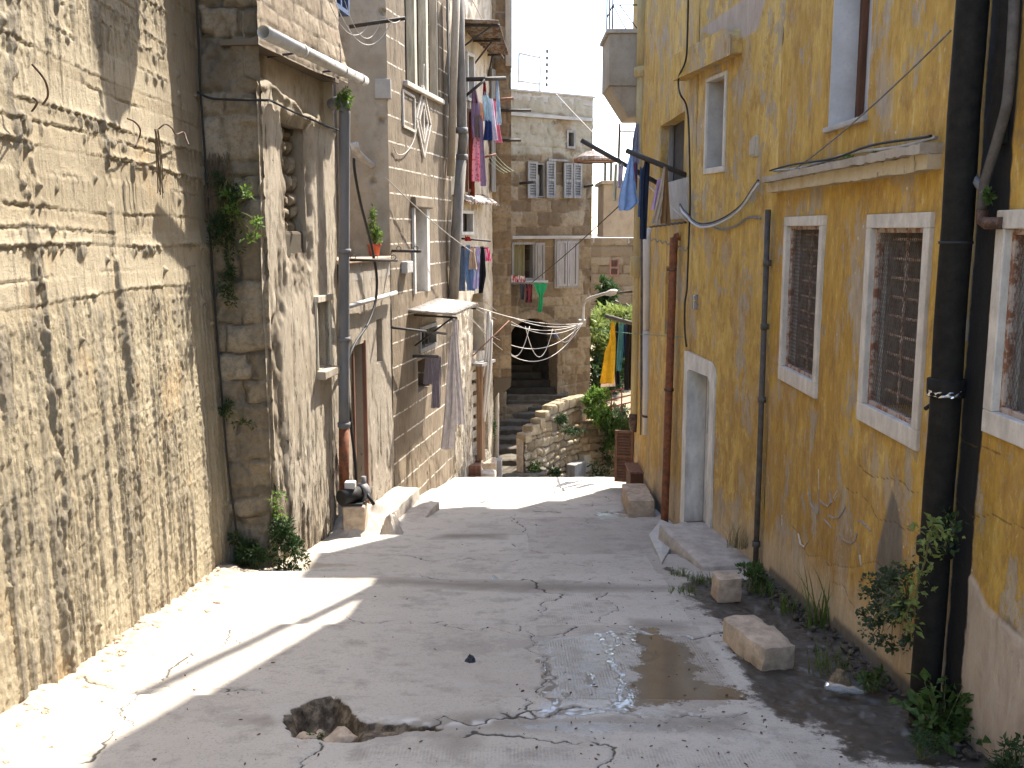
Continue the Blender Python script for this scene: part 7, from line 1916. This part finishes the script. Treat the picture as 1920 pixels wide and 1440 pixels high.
def climb(name, label, base, path, nleaf, size, mat, seed, spread=.05, cat="climbing plant", asp=.5):
    t = thing(name, label, cat, base); rs = np.random.RandomState(seed)
    pts = smooth_pts(path, 8); b = MB(); b.tube(pts, .006, 5, True, .003); b.build("stems", M['stem'], t)
    ii = rs.randint(0, len(pts), nleaf); P = np.array([tuple(pts[i]) for i in ii]) + rs.normal(size=(nleaf, 3)) * spread
    leaf_mesh("foliage", P, rs.normal(size=(nleaf, 3)) + np.array([-.5, -.4, .3]), size * rs.uniform(.5, 1.3, nleaf), mat, t, seed, asp); return t
# left
g0 = Vector((-2.42, 8.98, zgf(-2.42, 8.98))); g0b = Vector((-2.02, 9.05, zgf(-2.0, 9.05)))
bush("weed_bush", "dark green weedy bush at the foot of the stone corner", "bush", (g0.x, g0.y, g0.z), [((g0.x - .05, g0.y, g0.z + .19), (.19, .12, .20), 1000), ((g0b.x - .10, g0b.y - .02, g0b.z + .22), (.20, .14, .25), 1500), ((g0b.x - .16, g0b.y, g0b.z + .42), (.09, .08, .12), 300)], .045, M['leafdark'], 1, None, 12, .36)
climb("wall_creeper", "thin light green creeper climbing the plaster by the weedy bush", at(535, 990, 9.12), [at(540, 1000, 9.1), at(525, 965, 9.08), at(518, 940, 9.07), at(527, 922, 9.07)], 130, .04, M['leafbright'], 2, .03)
bl = [(at(425, 350, 9.0), (.16, .10, .20), 500), (at(415, 440, 9.0), (.19, .10, .26), 700), (at(430, 530, 9.02), (.12, .08, .2), 350)]
bush("hanging_vine", "dark hanging vine growing out of the stone corner joints", "vine", at(430, 330, 9.1), [(tuple(c), r, n) for c, r, n in bl], .04, M['leafdark'], 3, None, 12, .34)
bush("vine_spray", "sunlit sprays of leaves at the edge of the dark hanging vine", "vine", at(440, 400, 9.05), [(tuple(at(462, 360, 8.95)), (.05, .05, .05), 55), (tuple(at(480, 418, 8.95)), (.05, .05, .045), 50), (tuple(at(470, 448, 8.95)), (.07, .05, .03), 50), (tuple(at(430, 395, 8.92)), (.10, .05, .06), 60), (tuple(at(425, 365, 8.92)), (.06, .05, .04), 40)], .05, M['leafbright'], 4, None, 4, .6)
b = MB(); rs = random.Random(44)
for i in range(90):
    p = at(rs.uniform(392, 432), rs.uniform(285, 350), 9.08); pts = [p]
    for j in range(5): pts.append(pts[-1] + Vector((rs.uniform(-.03, .03), -.015 if j < 2 else .0, -rs.uniform(.05, .15))))
    b.tube(smooth_pts(pts, 3), .004, 4, False, .002)
tag(b.build("dead_vine", M['twig']), "matted dead brown vine stems hanging on the stone corner", "vine")
bush("corner_weed", "small dark weed rooted low in the stone corner joints", "weed", at(430, 765, 9.12), [(tuple(at(425, 770, 9.02)), (.07, .05, .08), 130), (tuple(at(458, 795, 9.02)), (.08, .05, .03), 60)], .04, M['leafdark'], 5, None, 5, .5)
bush("fern_tuft", "bright green fern tuft sprouting at the drainpipe elbow", "fern", at(640, 200, 11.1), [(tuple(at(640, 188, 11.05)), (.07, .07, .09), 220), (tuple(at(652, 174, 11.05)), (.05, .05, .05), 90)], .05, M['leafbright'], 6, None, 5, .5)
bush("potted_plant", "bright green basil like plant in the red pot", "plant", (pp.x, pp.y, ptz + .12), [((pp.x, pp.y, ptz + .30), (.10, .10, .17), 260), ((pp.x - .01, pp.y, ptz + .5), (.04, .04, .10), 70)], .055, M['leafbright'], 7, None, 7, .45)
for i, (u, v, n, l) in enumerate([(848, 885, 130, "bright weed growing up the sunlit pitted wall foot"), (806, 915, 70, "small green weed at the foot of the scored wall")]):
    q = gnd(u, v); bush("wall_weed", l, "weed", q, [((q.x - .03, q.y + .1, q.z + .12), (.07, .06, .14), n), ((q.x - .02, q.y + .1, q.z + .40), (.05, .05, .18), n // (1 if i == 0 else 8))], .055, M['leafbright'], 8 + i, "weeds at the left wall foot", 5, .5)
bush("post_vine", "dark green vine on the wall beside the concrete post", "vine", at(922, 840, 18.7), [(tuple(at(922, 800, 18.7)), (.06, .1, .35), 260), (tuple(at(922, 700, 18.7)), (.06, .1, .4), 260), (tuple(at(924, 655, 18.7)), (.08, .1, .15), 120)], .08, M['leafdark'], 11, None, 8, .4)
# far garden
def far_bush(name, label, cat, u0, v0, u1, v1, Y, size, n, mat, seed, group=None, dy=.8):
    c = at((u0 + u1) / 2, (v0 + v1) / 2, Y); a = at(u0, v0, Y); d = at(u1, v1, Y)
    r = (abs(d.x - a.x) / 2, dy, abs(a.z - d.z) / 2)
    return bush(name, label, cat, (c.x, c.y, d.z - .2), [(tuple(c), r, n)], size, mat, seed, group, 16, .32)
far_bush("trailing_bush", "bright green bush spilling over the rubble retaining wall", "bush", 1100, 728, 1150, 800, 21.3, .11, 1700, M['leafbright'], 21, None, .4)
far_bush("trailing_bush", "mid green lower spill of foliage reaching down the retaining wall", "bush", 1120, 775, 1176, 838, 21.4, .10, 1500, M['leaf'], 22, None, .35)
far_bush("shrub", "grey green shrub behind the red railing", "shrub", 1140, 760, 1192, 812, 22.3, .12, 900, M['leafblue'], 23)
far_bush("garden_tree", "sunlit pale green tree behind the yellow dress", "tree", 1098, 578, 1165, 690, 25.5, .20, 1700, M['leafpale'], 24, None, 1.2)
far_bush("garden_tree", "tall dark tree filling the gap behind the black washing", "tree", 1130, 570, 1215, 745, 26.5, .20, 2200, M['leaf'], 25, None, 1.2)
far_bush("garden_tree", "dark low tree in the shade below the yellow dress", "tree", 1096, 670, 1170, 745, 25, .18, 1300, M['leafdark'], 26, None, 1.)
far_bush("garden_tree", "narrow dark evergreen standing before the hillside house", "tree", 1124, 522, 1150, 600, 28, .22, 700, M['leafdark'], 27, None, .5)
far_bush("garden_tree", "bright leafy branch above the street lamp arm bar", "tree", 1150, 570, 1200, 610, 24, .16, 500, M['leafpale'], 28, None, .5)
for i, (u, v, w, h, l) in enumerate([(1003, 888, 12, 22, "small weed at the left foot of the rubble retaining wall"), (1040, 893, 14, 18, "low weed under the grey meter cabinet"), (1130, 893, 32, 28, "dark weeds along the shaded foot of the retaining wall"), (1140, 860, 16, 36, "hanging weed on the right part of the retaining wall"), (1054, 790, 12, 10, "small plant in a joint of the rubble retaining wall"), (1078, 810, 22, 8, "creeping plant in the upper joints of the rubble retaining wall")]):
    far_bush("wall_weed", l, "weed", u - w, v - h, u + w, v + h * .5, (19.75, 20.3, 21.2, 21.7, 20.3, 20.7)[i], .08, 260, M['leafdark'] if i != 0 else M['leaf'], 31 + i, "weeds on the retaining wall", .15)
# right
q = gnd(1500, 1180)
grass("tall_grass", "tall green grass clump at the yellow wall behind the oblong stone", (q.x + .14, q.y + .05), 42, .18, .52, .10, M['grassy'], 41, w=.007)
q = gnd(1450, 1150); grass("grass_tuft", "loose grass tuft between the stone cube and the oblong stone", (q.x + .12, q.y + .1), 26, .10, .28, .10, M['grassy'], 42)
q = gnd(1280, 1110); grass("grass_tuft", "low bright grass tuft in the mud before the thick doorstep", (q.x, q.y), 90, .04, .11, .13, M['grassy'], 43, w=.004)
q = gnd(1315, 1092); grass("grass_tuft", "grass tuft touching the front of the thick doorstep", (q.x, q.y + .03), 80, .05, .14, .12, M['grassy'], 44, w=.004)
q = gnd(1275, 1080); grass("grass_tuft", "small grass tuft at the left corner of the thick doorstep", (q.x, q.y + .05), 50, .05, .12, .08, M['grassy'], 45, w=.004)
b_ = J.P(1380, 1045, .10); o = grass("dry_grass", "half dry grass growing on top of the thick doorstep", (b_.x, b_.y), 90, .12, .34, .10, M['drygrass'], 46, w=.003)
o.location.z += .18
q = gnd(1405, 1110); bush("gutter_weed", "leafy green weed behind the stone cube at the conduit foot", "weed", q, [((q.x + .05, q.y + .12, q.z + .10), (.14, .10, .10), 260)], .055, M['leaf'], 47, None, 6, .45)
q = gnd(1420, 1118); grass("grass_tuft", "grass tuft at the foot of the slim conduit pipe", (q.x + .08, q.y + .12), 40, .06, .2, .10, M['grassy'], 48)
q = gnd(1545, 1262); grass("grass_tuft", "drooping grass in the black mud right of the oblong stone", (q.x + .06, q.y + .06), 30, .10, .26, .14, M['grassy'], 49, w=.005)
q = gnd(1640, 1300); bush("gutter_weed", "small weed near the crushed bottle", "weed", q, [((q.x + .02, q.y + .05, q.z + .06), (.07, .06, .07), 110)], .05, M['leaf'], 50, None, 5, .5)
wz = [((1640, 1100), (.10, .07, .08), 260), ((1672, 1085), (.08, .06, .09), 240), ((1690, 1135), (.09, .07, .12), 330), ((1650, 1165), (.11, .07, .10), 330), ((1660, 1205), (.08, .06, .06), 160), ((1705, 1190), (.05, .05, .08), 120), ((1618, 1150), (.04, .04, .03), 26), ((1700, 1075), (.05, .05, .07), 100)]
bush("wall_shrub", "small leaved grey green shrub hanging on the yellow wall left of the black pipe", "shrub", N.P(1695, 1140, .02), [(tuple(N.P(u, v, .12)), r, int(n * 1.1)) for (u, v), r, n in wz], .026, M['leafblue'], 51, None, 9, .42, .7)
climb("pipe_creeper", "leggy pale green creeper hanging over the black drainpipe", N.P(1770, 1000, .2), [N.P(u, v, .26) for u, v in ((1775, 1010), (1752, 985), (1742, 1010), (1735, 1050), (1722, 1090), (1716, 1120), (1700, 1150), (1706, 1180))], 170, .05, M['leafpale'], 52, .035)
climb("tufted_creeper", "dark weed tuft growing behind the joint of the black drainpipe", N.P(1780, 1010, .1), [N.P(u, v, .16) for u, v in ((1770, 1030), (1778, 1005), (1786, 985), (1780, 975))], 110, .04, M['leafdark'], 53, .035)
q = gnd(1770, 1400)
t = thing("broadleaf_weed", "large broad leaved weed growing at the foot of the black drainpipe", "weed", (q.x + .1, q.y + .1, q.z))
rs_ = np.random.RandomState(54); P = []; D = []; b = MB()
cx, cy = N.P(1765, 1390, .10).x, N.P(1765, 1390, .10).y; cz = zgf(cx, cy)
for i in range(34):
    a_ = rs_.uniform(0, 6.28); el = rs_.uniform(.25, 1.3); L = rs_.uniform(.10, .30); d = np.array([math.cos(a_) * math.cos(el), math.sin(a_) * math.cos(el), math.sin(el)])
    p1 = np.array([cx, cy, cz]) + d * L; b.tube([Vector((cx, cy, cz)), Vector(p1)], .004, 5, True, .002)
    for k in range(7): P.append(p1 - d * L * rs_.uniform(0, .55) + rs_.normal(size=3) * .025); D.append(d * .5 + rs_.normal(size=3) * .6 + np.array([-.15, -.15, .0]))
P = np.array(P); D = np.array(D)
leaf_mesh("foliage", P, D, .085 * rs_.uniform(.5, 1.25, len(P)), M['leaf'], t, 55, .6, .35, .5); b.build("stems", M['stem'], t)
q1_ = gnd(1725, 1425); bush("feathery_weed", "feathery dark green weed left of the broad leaved weed", "weed", q1_, [((q1_.x + .02, q1_.y, q1_.z + .08), (.10, .09, .09), 420)], .03, M['leafdark'], 56, None, 8, .4, .25)
q2_ = N.P(1890, 1430, .10); zq2 = zgf(q2_.x, q2_.y)
bush("corner_plant", "dark green weed in the bottom right corner against the bare plaster patch", "weed", (q2_.x, q2_.y, zq2), [((q2_.x, q2_.y, zq2 + .08), (.13, .14, .10), 420), ((q2_.x + .02, q2_.y - .05, zq2 + .22), (.06, .07, .07), 120)], .04, M['leafdark'], 57, None, 9, .4)
bush("cornice_weed", "tiny green weed growing on the cornice among the cables", "weed", N.P(1590, 305, .06), [(tuple(N.P(1592, 297, .06)), (.02, .07, .02), 70), (tuple(N.P(1640, 290, .06)), (.02, .05, .018), 40)], .022, M['leafbright'], 58, None, 4, .5, .6, False)
bush("elbow_weed", "small green weed beside the rusty pipe elbow on the right", "weed", N.P(1855, 370, .05), [(tuple(N.P(1855, 372, .06)), (.03, .045, .05), 90)], .03, M['leaf'], 59, None, 4, .5, .6, False)
q = gnd(1228, 955); bush("corner_weed", "small dark weed on the wall beside the brown wall box", "weed", q, [(tuple(at(1228, 925, 13.6)), (.07, .06, .12), 130)], .05, M['leafdark'], 60, None, 5, .5)
q = gnd(585, 1378); bush("hole_weed", "tiny green weeds sprouting in the broken hole", "weed", (q.x, q.y, q.z - .05), [((q.x, q.y, q.z - .015), (.06, .03, .03), 120), ((q.x + .13, q.y - .01, q.z - .01), (.03, .02, .02), 40)], .022, M['leaf'], 61, None, 5, .5, .5, False)
b = MB(); rs = random.Random(62)
p = A.P(293, 240, .06); 
for i in range(7):
    pts = [A.P(293 + rs.uniform(-4, 4), 242, .05 + .05 * rs.random())]
    for j in range(5): pts.append(pts[-1] + Vector((rs.uniform(-.005, .01), rs.uniform(-.02, .02), -rs.uniform(.06, .12))))
    b.tube(smooth_pts(pts, 3), .006, 5, True, .003)
tag(b.build("hanging_rag", M['twig']), "twisted dark rag hanging from a rebar hook on the concrete wall", "rag")
for i, (pts, l) in enumerate([([(238, 222), (252, 228), (262, 240), (262, 255), (254, 275)], "curled rebar wire left of the hanging rag"), ([(296, 243), (310, 233), (322, 240), (330, 252), (344, 248), (350, 262), (354, 272)], "curled rebar wire right of the hanging rag"), ([(60, 120), (84, 150), (90, 178), (80, 196)], "rusty tie wire sticking out high on the concrete wall"), ([(62, 184), (70, 190), (66, 200), (60, 208)], "short rusty tie wire on the concrete wall")]):
    cable("rebar_wire", l, [A.P(u, v, .03 + .04 * math.sin(k * 1.3)) for k, (u, v) in enumerate(pts)], .0065, M['rust'], "wire", "rebar wires on the concrete wall", 5, 5)
